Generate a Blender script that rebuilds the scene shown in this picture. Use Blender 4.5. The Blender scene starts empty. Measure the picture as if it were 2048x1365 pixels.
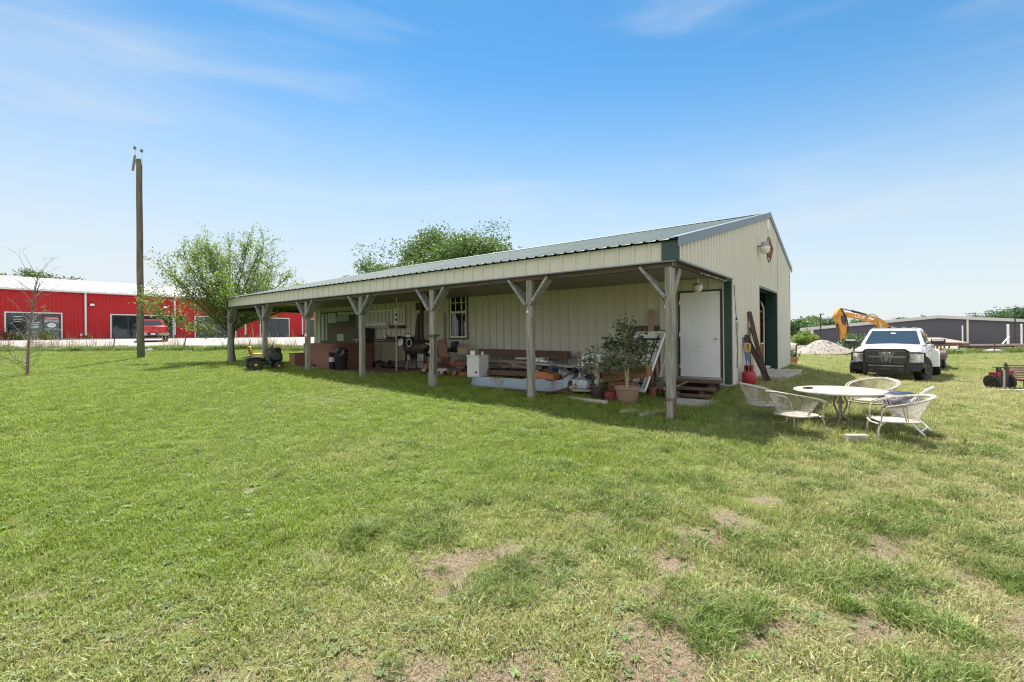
import bpy, bmesh, math, random
import numpy as np
from mathutils import Vector, Matrix

random.seed(7)
RNG = np.random.default_rng(7)
SC = bpy.context.scene
COL = SC.collection
R = math.radians

# ------------------------------------------------------------------ camera, sky, sun, exposure
H = 1.65
cam_d = bpy.data.cameras.new("camera")
cam = bpy.data.objects.new("camera", cam_d); COL.objects.link(cam)
cam_d.sensor_width = 36.0
cam_d.lens = 947.85 / 2048 * 36.0
cam_d.shift_y = -11.5 / 2048
cam_d.clip_start = 0.05; cam_d.clip_end = 6000
cam.matrix_world = Matrix.Translation((0, 0, H)) @ Matrix.Rotation(R(90), 4, 'X') @ Matrix.Rotation(-0.0093, 4, 'Z')
SC.camera = cam

SUN_EL, SUN_AZ = R(60), R(-17)          # azimuth measured from +Y towards +X
sun_dir = Vector((math.sin(SUN_AZ) * math.cos(SUN_EL), math.cos(SUN_AZ) * math.cos(SUN_EL), math.sin(SUN_EL)))
sl = bpy.data.lights.new("sun", 'SUN'); sl.energy = 5.0; sl.angle = R(0.53); sl.color = (1.0, 0.955, 0.88)
sun = bpy.data.objects.new("sun", sl); COL.objects.link(sun)
sun.rotation_euler = sun_dir.to_track_quat('Z', 'Y').to_euler()

W = bpy.data.worlds.new("World"); SC.world = W; W.use_nodes = True
wn, wl = W.node_tree.nodes, W.node_tree.links
wn.clear()
wo = wn.new("ShaderNodeOutputWorld"); wb = wn.new("ShaderNodeBackground")
sky = wn.new("ShaderNodeTexSky"); sky.sky_type = 'NISHITA'; sky.sun_disc = False
sky.sun_elevation = SUN_EL; sky.sun_rotation = SUN_AZ
sky.altitude = 0; sky.air_density = 1.0; sky.dust_density = 0.0; sky.ozone_density = 4.0
SKY_STRENGTH = 0.075
HAZE_COL = (4.75, 5.1, 5.3)
FILL_CLOUD_COL = (8.8, 8.8, 8.9)
wb.inputs['Strength'].default_value = SKY_STRENGTH
def wmath(op, a, b=None, clamp=False):
    q = wn.new("ShaderNodeMath"); q.operation = op; q.use_clamp = clamp
    for i, v in enumerate((a, b)):
        if v is None: continue
        if isinstance(v, (int, float)): q.inputs[i].default_value = v
        else: wl.new(v, q.inputs[i])
    return q.outputs[0]
def wramp(v, lo, hi, t0=0.0, t1=1.0):
    q = wn.new("ShaderNodeMapRange"); q.interpolation_type = 'SMOOTHSTEP'
    for k, x in (('From Min', lo), ('From Max', hi), ('To Min', t0), ('To Max', t1)): q.inputs[k].default_value = x
    wl.new(v, q.inputs['Value']); return q.outputs[0]
def wmix(f, a, b):
    q = wn.new("ShaderNodeMix"); q.data_type = 'RGBA'; wl.new(f, q.inputs['Factor']); wl.new(a, q.inputs['A'])
    if isinstance(b, tuple): q.inputs['B'].default_value = (*b, 1)
    else: wl.new(b, q.inputs['B'])
    return q.outputs['Result']
tc = wn.new("ShaderNodeTexCoord"); sx = wn.new("ShaderNodeSeparateXYZ"); wl.new(tc.outputs['Generated'], sx.inputs[0])
hs = wn.new("ShaderNodeHueSaturation"); hs.inputs['Saturation'].default_value = 1.22; hs.inputs['Hue'].default_value = 0.488; wl.new(sky.outputs[0], hs.inputs['Color'])
# low haze layer, thin cirrus streaks, and an unseen bright cloud bank added behind the camera as fill
zz = wmath('ADD', sx.outputs['Z'], wmath('MULTIPLY', sx.outputs['X'], 0.06))
c0 = wmix(wramp(zz, 0.0, 0.52, 0.95, 0.03), hs.outputs[0], HAZE_COL)
mp = wn.new("ShaderNodeMapping"); mp.inputs['Rotation'].default_value = (R(-6), R(16), R(40)); mp.inputs['Scale'].default_value = (0.7, 1.0, 5.4)
nz = wn.new("ShaderNodeTexNoise"); nz.inputs['Scale'].default_value = 1.9; nz.inputs['Detail'].default_value = 6; nz.inputs['Roughness'].default_value = 0.5; nz.inputs['Distortion'].default_value = 0.4
wl.new(tc.outputs['Generated'], mp.inputs['Vector']); wl.new(mp.outputs[0], nz.inputs['Vector'])
c1 = wmix(wramp(nz.outputs['Fac'], 0.44, 0.80, 0.0, 0.52), c0, HAZE_COL)
n2 = wn.new("ShaderNodeTexNoise"); n2.inputs['Scale'].default_value = 2.2; n2.inputs['Detail'].default_value = 8; wl.new(tc.outputs['Generated'], n2.inputs['Vector'])
bk = wmath('MULTIPLY', wramp(sx.outputs['Y'], 0.25, -0.35), wramp(n2.outputs['Fac'], 0.36, 0.56))
c2 = wmix(bk, c1, FILL_CLOUD_COL)
wl.new(c2, wb.inputs['Color']); wl.new(wb.outputs[0], wo.inputs['Surface'])

SC.view_settings.view_transform = 'Standard'; SC.view_settings.look = 'None'
SC.view_settings.exposure = 1.16; SC.view_settings.gamma = 1.0
SC.cycles.max_bounces = 6; SC.cycles.transparent_max_bounces = 12
SC.cycles.use_denoising = True
SC.cycles.denoiser = 'OPENIMAGEDENOISE'; SC.cycles.denoising_input_passes = 'RGB_ALBEDO_NORMAL'; SC.cycles.denoising_prefilter = 'NONE'
SC.cycles.filter_width = 1.2

# ------------------------------------------------------------------ helpers
def vnoise(x, y, seed=0):
    """smooth value noise, 0..1"""
    x = np.asarray(x, float); y = np.asarray(y, float)
    xi, yi = np.floor(x).astype(np.int64), np.floor(y).astype(np.int64)
    fx, fy = x - xi, y - yi
    fx, fy = fx * fx * (3 - 2 * fx), fy * fy * (3 - 2 * fy)
    def h(a, b):
        n = (a * 374761393 + b * 668265263 + seed * 1442695041) & 0x7fffffff
        n = ((n ^ (n >> 13)) * 1274126177) & 0x7fffffff
        return ((n ^ (n >> 16)) & 0xffff) / 65535.0
    return (h(xi, yi) * (1 - fx) + h(xi + 1, yi) * fx) * (1 - fy) + (h(xi, yi + 1) * (1 - fx) + h(xi + 1, yi + 1) * fx) * fy
def fbm(x, y, seed=0, o=4):
    v, a, t = 0, 0.5, 0
    for k in range(o):
        v = v + a * vnoise(np.asarray(x) * 2 ** k, np.asarray(y) * 2 ** k, seed + k); t += a; a *= 0.5
    return v / t
def sstep(a, b, x):
    t = np.clip((np.asarray(x, float) - a) / (b - a), 0, 1); return t * t * (3 - 2 * t)

# barn frame: s across the gable, t along the length
YAW = 0.909
BU = np.array([-math.sin(YAW), math.cos(YAW)]); BV = np.array([math.cos(YAW), math.sin(YAW)]); BC = np.array([5.079, 10.952])
def B(s, t, z=0.0):
    p = BC + s * BV + t * BU
    return Vector((p[0], p[1], z))
def ST(x, y):
    d0, d1 = np.asarray(x) - BC[0], np.asarray(y) - BC[1]
    return d0 * BV[0] + d1 * BV[1], d0 * BU[0] + d1 * BU[1]
ROT_B = math.atan2(BV[1], BV[0])       # local x = s, local y = t

# ground heights: thin-plate surface through measured spots
CTRL = np.array([(0,0,0),(-4,2,.06),(4,2,0),(-8,6,.28),(8,5,.02),(0,5,.12),(-5,9,.3),(0,7.5,.2),
 (2.72,8.15,.19),(0.4,9.96,.32),(-2.02,11.84,.39),(-4.41,13.7,.46),(-6.74,15.52,.54),(-9,17.28,.60),(-11.4,19.15,.60),
 (5.08,10.95,.40),(4.1,10.4,.20),(4.5,10.9,.24),(3.4,10.9,.27),(1.4,13.8,.42),(-2.3,16.7,.44),(-6,19.6,.46),(-9,22,.5),(7,13.4,.42),(10.4,17.7,.43),(6.2,11.0,.36),(9.6,14.8,.26),
 (12.15,16.6,.10),(13.3,15.5,.05),(16,18.1,-.03),(5.2,7.6,.2),(6.5,6,.12),(3.5,6,.14),(13,12.6,.08),(18.5,20,-.03),(24,35,0),(36,34,.05),(11,21,.4),
 (-15.5,15.1,.5),(-18,23,.7),(-12,20.5,.62),(-26,27,.95),(-14.7,29,1.0),(-43.5,44.6,1.65),(-30.2,61.7,1.65),(-55,29.5,1.65),(-20,75,1.65),
 (-34,29,1.02),(0,40,.9),(15,45,.3),(60,88,-1),(95,88,-1),(40,60,-.45),(0,200,.2),(-150,100,1.5),(150,150,-1.3),(-150,-100,0),(150,-100,-.6),(0,-150,-.6)], float)
def _tps(r2): return np.where(r2 > 1e-9, r2 * np.log(np.maximum(r2, 1e-9)), 0)
_n = len(CTRL); _d2 = ((CTRL[:, None, :2] - CTRL[None, :, :2]) ** 2).sum(-1)
_K = _tps(_d2) + np.eye(_n) * 0.5
_P = np.c_[np.ones(_n), CTRL[:, :2]]
_A = np.block([[_K, _P], [_P.T, np.zeros((3, 3))]])
_w = np.linalg.solve(_A, np.r_[CTRL[:, 2], 0, 0, 0])
def gz(x, y):
    x = np.atleast_1d(np.asarray(x, float)); y = np.atleast_1d(np.asarray(y, float))
    r2 = (x[..., None] - CTRL[:, 0]) ** 2 + (y[..., None] - CTRL[:, 1]) ** 2
    z = _tps(r2) @ _w[:_n] + _w[_n] + x * _w[_n + 1] + y * _w[_n + 2]
    rr = np.hypot(x, y); k = sstep(130, 260, rr)
    return np.clip(z, -2.5, 2.5) * (1 - k) - 1.0 * k
def gzf(x, y): return float(gz(x, y)[0])
def gb(s, t):
    p = BC + s * BV + t * BU; return gzf(p[0], p[1])
def at(px, py, d):
    """photo pixel (2048 wide) at depth d -> world"""
    a, b = px - 1024, py - 671.01; c, s = math.cos(-.0093), math.sin(-.0093)
    return Vector(((a * c + b * s) / 947.85 * d, d, H - (-a * s + b * c) / 947.85 * d))

# ------------------------------------------------------------------ materials
MATS = {}
def mat(name, col, rough=0.6, metal=0.0, var=0.12, scale=6.0, bump=0.0, bscale=40.0, spec=0.5, dirt=None, dirt_amt=0.0, dirt_scale=3.0, coat=0.0, stretch=(1, 1, 1), trans=0.0):
    if name in MATS: return MATS[name]
    m = bpy.data.materials.new(name); m.use_nodes = True; MATS[name] = m
    nt = m.node_tree; n, l = nt.nodes, nt.links
    b = n['Principled BSDF']
    b.inputs['Roughness'].default_value = rough; b.inputs['Metallic'].default_value = metal
    b.inputs['Specular IOR Level'].default_value = spec; b.inputs['Coat Weight'].default_value = coat
    tc = n.new('ShaderNodeTexCoord'); mp = n.new('ShaderNodeMapping'); mp.inputs['Scale'].default_value = stretch
    l.new(tc.outputs['Object'], mp.inputs['Vector'])
    nz = n.new('ShaderNodeTexNoise'); nz.inputs['Scale'].default_value = scale; nz.inputs['Detail'].default_value = 6; nz.inputs['Roughness'].default_value = 0.62
    l.new(mp.outputs[0], nz.inputs['Vector'])
    mr = n.new('ShaderNodeMapRange'); mr.inputs['From Min'].default_value = 0.25; mr.inputs['From Max'].default_value = 0.75
    mr.inputs['To Min'].default_value = 1 - var; mr.inputs['To Max'].default_value = 1 + var
    l.new(nz.outputs['Fac'], mr.inputs['Value'])
    mu = n.new('ShaderNodeVectorMath'); mu.operation = 'SCALE'; mu.inputs[0].default_value = col[:3]
    l.new(mr.outputs[0], mu.inputs['Scale'])
    out = mu.outputs[0]
    if dirt is not None and dirt_amt > 0:
        n2 = n.new('ShaderNodeTexNoise'); n2.inputs['Scale'].default_value = dirt_scale; n2.inputs['Detail'].default_value = 8; n2.inputs['Roughness'].default_value = 0.7
        l.new(mp.outputs[0], n2.inputs['Vector'])
        m2 = n.new('ShaderNodeMapRange'); m2.inputs['From Min'].default_value = 0.62 - 0.3 * dirt_amt; m2.inputs['From Max'].default_value = 0.80 - 0.25 * dirt_amt
        l.new(n2.outputs['Fac'], m2.inputs['Value'])
        mi = n.new('ShaderNodeMix'); mi.data_type = 'RGBA'; mi.inputs['B'].default_value = (*dirt, 1)
        l.new(m2.outputs[0], mi.inputs['Factor']); l.new(out, mi.inputs['A']); out = mi.outputs['Result']
    l.new(out, b.inputs['Base Color'])
    rr = n.new('ShaderNodeMapRange'); rr.inputs['To Min'].default_value = max(0.02, rough - 0.08); rr.inputs['To Max'].default_value = min(1, rough + 0.08)
    l.new(nz.outputs['Fac'], rr.inputs['Value']); l.new(rr.outputs[0], b.inputs['Roughness'])
    if bump > 0:
        n3 = n.new('ShaderNodeTexNoise'); n3.inputs['Scale'].default_value = bscale; n3.inputs['Detail'].default_value = 5
        l.new(mp.outputs[0], n3.inputs['Vector'])
        bp = n.new('ShaderNodeBump'); bp.inputs['Strength'].default_value = bump; bp.inputs['Distance'].default_value = 0.02
        l.new(n3.outputs['Fac'], bp.inputs['Height']); l.new(bp.outputs[0], b.inputs['Normal'])
    if trans > 0:
        t = n.new('ShaderNodeBsdfTranslucent'); ms = n.new('ShaderNodeMixShader'); ms.inputs[0].default_value = trans
        l.new(out, t.inputs['Color']); l.new(b.outputs[0], ms.inputs[1]); l.new(t.outputs[0], ms.inputs[2])
        l.new(ms.outputs[0], n['Material Output'].inputs['Surface'])
    return m

def leaf_mat(name, c1, c2, trans=0.4):
    """foliage: each leaf clump varies between two greens"""
    if name in MATS: return MATS[name]
    m = bpy.data.materials.new(name); m.use_nodes = True; MATS[name] = m
    n, l = m.node_tree.nodes, m.node_tree.links; b = n['Principled BSDF']
    b.inputs['Roughness'].default_value = 0.5
    g = n.new('ShaderNodeNewGeometry'); tc = n.new('ShaderNodeTexCoord')
    nz = n.new('ShaderNodeTexNoise'); nz.inputs['Scale'].default_value = 1.1; nz.inputs['Detail'].default_value = 3
    l.new(tc.outputs['Object'], nz.inputs['Vector'])
    ad = n.new('ShaderNodeMath'); ad.operation = 'MULTIPLY_ADD'; ad.inputs[1].default_value = 0.55
    l.new(g.outputs['Random Per Island'], ad.inputs[0]); 
    sb = n.new('ShaderNodeMapRange'); sb.inputs['From Min'].default_value = 0.3; sb.inputs['From Max'].default_value = 0.7; sb.inputs['To Max'].default_value = 0.45
    l.new(nz.outputs['Fac'], sb.inputs['Value']); l.new(sb.outputs[0], ad.inputs[2])
    mi = n.new('ShaderNodeMix'); mi.data_type = 'RGBA'; mi.inputs['A'].default_value = (*c1, 1); mi.inputs['B'].default_value = (*c2, 1)
    l.new(ad.outputs[0], mi.inputs['Factor'])
    l.new(mi.outputs['Result'], b.inputs['Base Color'])
    t = n.new('ShaderNodeBsdfTranslucent'); ms = n.new('ShaderNodeMixShader'); ms.inputs[0].default_value = trans
    l.new(mi.outputs['Result'], t.inputs['Color']); l.new(b.outputs[0], ms.inputs[1]); l.new(t.outputs[0], ms.inputs[2])
    l.new(ms.outputs[0], n['Material Output'].inputs['Surface'])
    return m

def wood_mat(name, c1, c2, axis=2, rough=0.85, scale=1.0):
    """weathered timber: grain streaks along one local axis, darker checks"""
    if name in MATS: return MATS[name]
    m = bpy.data.materials.new(name); m.use_nodes = True; MATS[name] = m
    n, l = m.node_tree.nodes, m.node_tree.links; b = n['Principled BSDF']; b.inputs['Roughness'].default_value = rough
    b.inputs['Specular IOR Level'].default_value = 0.25
    tc = n.new('ShaderNodeTexCoord'); mp = n.new('ShaderNodeMapping')
    sc = [22.0 * scale] * 3; sc[axis] = 1.3 * scale; mp.inputs['Scale'].default_value = sc
    l.new(tc.outputs['Object'], mp.inputs['Vector'])
    nz = n.new('ShaderNodeTexNoise'); nz.inputs['Scale'].default_value = 1.0; nz.inputs['Detail'].default_value = 8; nz.inputs['Roughness'].default_value = 0.65; nz.inputs['Distortion'].default_value = 0.6
    l.new(mp.outputs[0], nz.inputs['Vector'])
    cr = n.new('ShaderNodeValToRGB'); e = cr.color_ramp.elements
    e[0].position = 0.30; e[0].color = (*[c * 0.45 for c in c2], 1); e[1].position = 0.72; e[1].color = (*c1, 1)
    k = cr.color_ramp.elements.new(0.44); k.color = (*c2, 1)
    l.new(nz.outputs['Fac'], cr.inputs[0]); l.new(cr.outputs[0], b.inputs['Base Color'])
    bp = n.new('ShaderNodeBump'); bp.inputs['Strength'].default_value = 0.5; bp.inputs['Distance'].default_value = 0.01
    l.new(nz.outputs['Fac'], bp.inputs['Height']); l.new(bp.outputs[0], b.inputs['Normal'])
    return m

def glass_mat(name, tint, rough=0.04):
    """window glass that mirrors the yard and shows a dim room"""
    if name in MATS: return MATS[name]
    m = bpy.data.materials.new(name); m.use_nodes = True; MATS[name] = m
    n, l = m.node_tree.nodes, m.node_tree.links; b = n['Principled BSDF']
    b.inputs['Base Color'].default_value = (*tint, 1); b.inputs['Roughness'].default_value = rough
    b.inputs['Specular IOR Level'].default_value = 0.6; b.inputs['IOR'].default_value = 1.5
    tc = n.new('ShaderNodeTexCoord'); nz = n.new('ShaderNodeTexNoise'); nz.inputs['Scale'].default_value = 1.2
    bp = n.new('ShaderNodeBump'); bp.inputs['Strength'].default_value = 0.06; bp.inputs['Distance'].default_value = 0.05
    l.new(tc.outputs['Object'], nz.inputs['Vector']); l.new(nz.outputs['Fac'], bp.inputs['Height']); l.new(bp.outputs[0], b.inputs['Normal'])
    return m

# ------------------------------------------------------------------ mesh builder
def rotz(a): return Matrix.Rotation(a, 3, 'Z')
class MB:
    def __init__(s): s.v, s.f = [], []
    def add(s, vs, fs):
        o = len(s.v); s.v += [tuple(v) for v in vs]; s.f += [tuple(i + o for i in f) for f in fs]; return s
    def box(s, c, d, rot=None, taper=1.0):
        c = Vector(c); x, y, z = d[0] / 2, d[1] / 2, d[2] / 2
        vs = [Vector((-x, -y, -z)), Vector((x, -y, -z)), Vector((x, y, -z)), Vector((-x, y, -z)),
              Vector((-x * taper, -y * taper, z)), Vector((x * taper, -y * taper, z)), Vector((x * taper, y * taper, z)), Vector((-x * taper, y * taper, z))]
        if rot is not None:
            rot = rotz(rot) if isinstance(rot, (int, float)) else rot
            vs = [rot @ v for v in vs]
        return s.add([c + v for v in vs], [(3, 2, 1, 0), (4, 5, 6, 7), (0, 1, 5, 4), (1, 2, 6, 5), (2, 3, 7, 6), (3, 0, 4, 7)])
    def bar(s, a, b, w, h=None, up=(0, 0, 1)):
        a, b = Vector(a), Vector(b); h = h or w; d = (b - a); L = d.length; d.normalize(); u = Vector(up)
        if abs(d.dot(u)) > 0.98: u = Vector((1, 0, 0)) if abs(d.x) < 0.9 else Vector((0, 1, 0))
        x = d.cross(u).normalized(); y = x.cross(d).normalized()
        M = Matrix((x, d, y)).transposed()
        return s.box((a + b) / 2, (w, L, h), M)
    def tube(s, pts, r, n=8, caps=True, closed=False):
        pts = [Vector(p) for p in pts]; m = len(pts); rs = r if hasattr(r, '__len__') else [r] * m
        T = []
        for i in range(m):
            a = pts[(i - 1) % m] if (closed or i > 0) else pts[i]; b = pts[(i + 1) % m] if (closed or i < m - 1) else pts[i]
            t = b - a; T.append(t.normalized() if t.length > 1e-9 else Vector((0, 0, 1)))
        u = Vector((0, 0, 1)) if abs(T[0].z) < 0.9 else Vector((1, 0, 0))
        nx = T[0].cross(u).normalized(); vs = []
        for i in range(m):
            nx = (nx - T[i] * nx.dot(T[i])); nx = nx.normalized() if nx.length > 1e-6 else T[i].orthogonal().normalized(); ny = T[i].cross(nx)
            for k in range(n):
                a = 2 * math.pi * k / n; vs.append(pts[i] + (nx * math.cos(a) + ny * math.sin(a)) * rs[i])
        fs = []
        for i in range(m if closed else m - 1):
            for k in range(n):
                j = (i + 1) % m; fs.append((i * n + k, i * n + (k + 1) % n, j * n + (k + 1) % n, j * n + k))
        if caps and not closed: fs.append(tuple(range(n - 1, -1, -1))); fs.append(tuple((m - 1) * n + k for k in range(n)))
        return s.add(vs, fs)
    def lathe(s, prof, c=(0, 0, 0), n=20, M=None, wob=0.0):
        c = Vector(c); vs, fs = [], []
        for (r, z) in prof:
            for k in range(n):
                a = 2 * math.pi * k / n; v = Vector((r * math.cos(a), r * math.sin(a), z))
                if wob: v.x *= 1 + wob * math.sin(3 * a + z * 9); v.y *= 1 + wob * math.cos(2 * a + z * 7)
                vs.append(c + (M @ v if M is not None else v))
        m = len(prof)
        for i in range(m - 1):
            for k in range(n): fs.append((i * n + k, i * n + (k + 1) % n, (i + 1) * n + (k + 1) % n, (i + 1) * n + k))
        if prof[0][0] > 1e-5: fs.append(tuple(range(n - 1, -1, -1)))
        if prof[-1][0] > 1e-5: fs.append(tuple((m - 1) * n + k for k in range(n)))
        return s.add(vs, fs)
    def prism(s, poly, o, ex, ey, depth):
        """2D polygon in the plane (ex, ey) through o, extruded by depth along ex x ey"""
        o, ex, ey = Vector(o), Vector(ex).normalized(), Vector(ey).normalized(); ez = ex.cross(ey).normalized() * depth
        n = len(poly); a = [o + ex * p[0] + ey * p[1] for p in poly]; b = [v + ez for v in a]
        fs = [tuple(range(n - 1, -1, -1)), tuple(range(n, 2 * n))] + [(i, (i + 1) % n, n + (i + 1) % n, n + i) for i in range(n)]
        return s.add(a + b, fs)
    def sphere(s, c, r, nu=14, nv=9, f=None):
        r = (r, r, r) if isinstance(r, (int, float)) else r; c = Vector(c); vs, fs = [], []
        for j in range(nv + 1):
            p = math.pi * j / nv
            for i in range(nu):
                a = 2 * math.pi * i / nu; d = Vector((math.sin(p) * math.cos(a), math.sin(p) * math.sin(a), math.cos(p)))
                k = f(d) if f else 1.0
                vs.append(c + Vector((d.x * r[0], d.y * r[1], d.z * r[2])) * k)
        for j in range(nv):
            for i in range(nu): fs.append((j * nu + i, (j + 1) * nu + i, (j + 1) * nu + (i + 1) % nu, j * nu + (i + 1) % nu))
        return s.add(vs, fs)
    def grid(s, P, thick=None):
        """P[i][j] points -> sheet; thick = vector for a solid sheet"""
        ni, nj = len(P), len(P[0])
        vs = [Vector(P[i][j]) for i in range(ni) for j in range(nj)]
        fs = [(i * nj + j, (i + 1) * nj + j, (i + 1) * nj + j + 1, i * nj + j + 1) for i in range(ni - 1) for j in range(nj - 1)]
        if thick is None: return s.add(vs, fs)
        t = Vector(thick); n = ni * nj
        fs2 = [tuple(k + n for k in reversed(f)) for f in fs]; rim = []
        for i in range(ni - 1): rim += [(i * nj, i * nj + n, (i + 1) * nj + n, (i + 1) * nj), ((i + 1) * nj - 1 + nj, (i + 1) * nj - 1 + nj + n, (i + 1) * nj - 1 + n, (i + 1) * nj - 1)]
        for j in range(nj - 1): rim += [(j + 1, j + 1 + n, j + n, j), ((ni - 1) * nj + j, (ni - 1) * nj + j + n, (ni - 1) * nj + j + 1 + n, (ni - 1) * nj + j + 1)]
        return s.add(vs + [v + t for v in vs], fs + fs2 + rim)
    def mesh(s, name, m):
        me = bpy.data.meshes.new(name); me.from_pydata(s.v, [], s.f); me.update(); me.materials.append(m); return me
    def build(s, name, m, parent=None, bevel=0.0, smooth=40, clean=True, segs=2):
        me = s.mesh(name, m)
        if clean:
            bm = bmesh.new(); bm.from_mesh(me); bmesh.ops.recalc_face_normals(bm, faces=bm.faces); bm.to_mesh(me); bm.free()
        if smooth:
            me.shade_smooth(); me.set_sharp_from_angle(angle=R(smooth))
        o = bpy.data.objects.new(name, me); COL.objects.link(o)
        if parent is not None: o.parent = parent
        if bevel > 0:
            b = o.modifiers.new("bevel", 'BEVEL'); b.width = bevel; b.segments = segs; b.limit_method = 'ANGLE'; b.angle_limit = R(35)
        return o

def tag(o, label=None, cat=None, group=None, kind=None):
    if label: o['label'] = label
    if cat: o['category'] = cat
    if group: o['group'] = group
    if kind: o['kind'] = kind
    return o
def thing(name, label, cat, loc=(0, 0, 0), rz=0.0, group=None, scale=1.0):
    o = bpy.data.objects.new(name, None); COL.objects.link(o); o.location = loc; o.rotation_euler = (0, 0, rz); o.scale = (scale,) * 3
    o.empty_display_size = 0.2
    return tag(o, label, cat, group)
def copy_tree(o, parent=None):
    c = o.copy(); COL.objects.link(c); c.parent = parent
    for ch in list(o.children): copy_tree(ch, c)
    return c
def text_mesh(name, body, size, m, parent, loc, rot, depth=0.004, align='CENTER', sx=1.0):
    cu = bpy.data.curves.new(name, 'FONT'); cu.body = body; cu.size = size; cu.extrude = depth; cu.align_x = align; cu.align_y = 'CENTER'
    t = bpy.data.objects.new(name, cu); COL.objects.link(t)
    dg = bpy.context.evaluated_depsgraph_get(); me = bpy.data.meshes.new_from_object(t.evaluated_get(dg))
    COL.objects.unlink(t); bpy.data.objects.remove(t)
    me.materials.clear(); me.materials.append(m)
    o = bpy.data.objects.new(name, me); COL.objects.link(o); o.parent = parent; o.location = loc; o.rotation_euler = rot; o.scale = (sx, 1, 1)
    return o
# ------------------------------------------------------------------ ground
def cover(x, y):
    """how much of the soil the lawn covers (0 bare .. 1 thick) and how dry it is"""
    x = np.asarray(x, float); y = np.asarray(y, float)
    thin = sstep(-1.5, 2.5, x + 0.6 * (3.2 - y)) * (1 - sstep(4.0, 6.6, y)) + 0.62 * sstep(5.2, 2.0, y + .25 * np.abs(x + 1.0))
    n1 = fbm(x * 2.7, y * 2.7, 11, 5); n2 = fbm(x * 0.35 + 9, y * 0.35, 5, 3)
    bare = sstep(0.52, 0.73, n1 * 0.62 + n2 * 0.20 + .18 * fbm(x * 11, y * 11, 23, 2) + 0.13 * np.clip(thin, 0, 1.3) - 0.045 - .07 * sstep(-1, -4, x) * sstep(2.2, 4.0, y) - .09 * sstep(4.5, 6.5, y))
    dry = np.clip(0.14 + .14 * sstep(3.6, 2.2, y) + 0.6 * sstep(0.5, 7, x) * (1 - 0.35 * sstep(10, 20, y)) + 0.35 * thin + 0.7 * (fbm(x * 0.5, y * 0.5, 31, 4) - 0.5), 0, 1)
    dry = dry * (1 - 0.6 * sstep(-2, -6, x) * sstep(2.5, 4.5, y))
    s, t = ST(x, y)
    porch = (s > -4.6) & (s < 0.2) & (t > -0.5) & (t < 19)
    dry = np.where(porch, dry * 0.45, dry)
    return 1 - bare, dry

def axis(core0, core1, step, far0, far1):
    a = list(np.arange(core0, core1 + 1e-6, step)); d = step
    while a[-1] < far1: d *= 1.22; a.append(min(a[-1] + d, far1))
    d = step
    while a[0] > far0: d *= 1.22; a.insert(0, max(a[0] - d, far0))
    return np.array(a)
gx, gy = axis(-14, 16, 0.16, -2500, 2500), axis(0.4, 18, 0.16, -1500, 2800)
GX, GY = np.meshgrid(gx, gy, indexing='ij')
GZ = gz(GX.ravel(), GY.ravel()).reshape(GX.shape)
near = 1 - sstep(20, 45, np.hypot(GX, GY))
cov, dry = cover(GX, GY)
GZ = GZ + near * ((fbm(GX * 0.9, GY * 0.9, 3, 4) - 0.5) * 0.05 + (fbm(GX * 4, GY * 4, 8, 2) - 0.5) * 0.022 - 0.012 * (1 - cov))
s_, t_ = ST(GX, GY)
inside = (s_ > 0.05) & (s_ < 8.6) & (t_ > 0.05) & (t_ < 18.1)
GZ = np.where(inside, np.minimum(GZ, 0.40), GZ)
ni, nj = GX.shape
me = bpy.data.meshes.new("ground")
idx = np.arange(ni * nj).reshape(ni, nj)
fc = np.stack([idx[:-1, :-1], idx[1:, :-1], idx[1:, 1:], idx[:-1, 1:]], -1).reshape(-1, 4)
me.from_pydata(np.stack([GX, GY, GZ], -1).reshape(-1, 3).tolist(), [], fc.tolist()); me.update(); me.shade_smooth()
for nm, arr in (("cover", cov), ("dry", dry)):
    a = me.attributes.new(nm, 'FLOAT', 'POINT'); a.data.foreach_set('value', arr.ravel().astype(np.float32))
m = bpy.data.materials.new("lawn_soil"); m.use_nodes = True
n, l = m.node_tree.nodes, m.node_tree.links; b = n['Principled BSDF']; b.inputs['Roughness'].default_value = 0.95; b.inputs['Specular IOR Level'].default_value = 0.1
tc = n.new('ShaderNodeTexCoord')
def nnode(scale, det=6, rough=0.65):
    z = n.new('ShaderNodeTexNoise'); z.inputs['Scale'].default_value = scale; z.inputs['Detail'].default_value = det; z.inputs['Roughness'].default_value = rough
    l.new(tc.outputs['Object'], z.inputs['Vector']); return z
def mixc(fac, a, bb):
    q = n.new('ShaderNodeMix'); q.data_type = 'RGBA'
    for k, v in (('Factor', fac), ('A', a), ('B', bb)):
        if isinstance(v, tuple): q.inputs[k].default_value = (*v, 1)
        else: l.new(v, q.inputs[k])
    return q.outputs['Result']
def ramp(v, lo, hi):
    q = n.new('ShaderNodeMapRange'); q.inputs['From Min'].default_value = lo; q.inputs['From Max'].default_value = hi; l.new(v, q.inputs['Value']); return q.outputs[0]
f1, f2, f3 = nnode(55), nnode(9), nnode(140, 3)
soil = mixc(ramp(f2.outputs[0], .35, .7), (.165, .125, .085), (.25, .20, .145))
soil = mixc(ramp(f1.outputs[0], .50, .66), soil, (.34, .29, .19))
ad = n.new('ShaderNodeAttribute'); ad.attribute_name = 'dry'; ac = n.new('ShaderNodeAttribute'); ac.attribute_name = 'cover'
grn = mixc(ramp(f1.outputs[0], .35, .68), (.075, .125, .018), (.15, .215, .04))
drg = mixc(ramp(f1.outputs[0], .35, .66), (.17, .165, .06), (.31, .28, .14))
turf = mixc(ad.outputs['Fac'], grn, drg)
turf = mixc(ramp(f3.outputs[0], .45, .75), turf, (.20, .22, .08))
mc = n.new('ShaderNodeMath'); mc.operation = 'MULTIPLY_ADD'; mc.inputs[1].default_value = 0.8; l.new(f1.outputs[0], mc.inputs[0]); l.new(ac.outputs['Fac'], mc.inputs[2])
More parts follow.
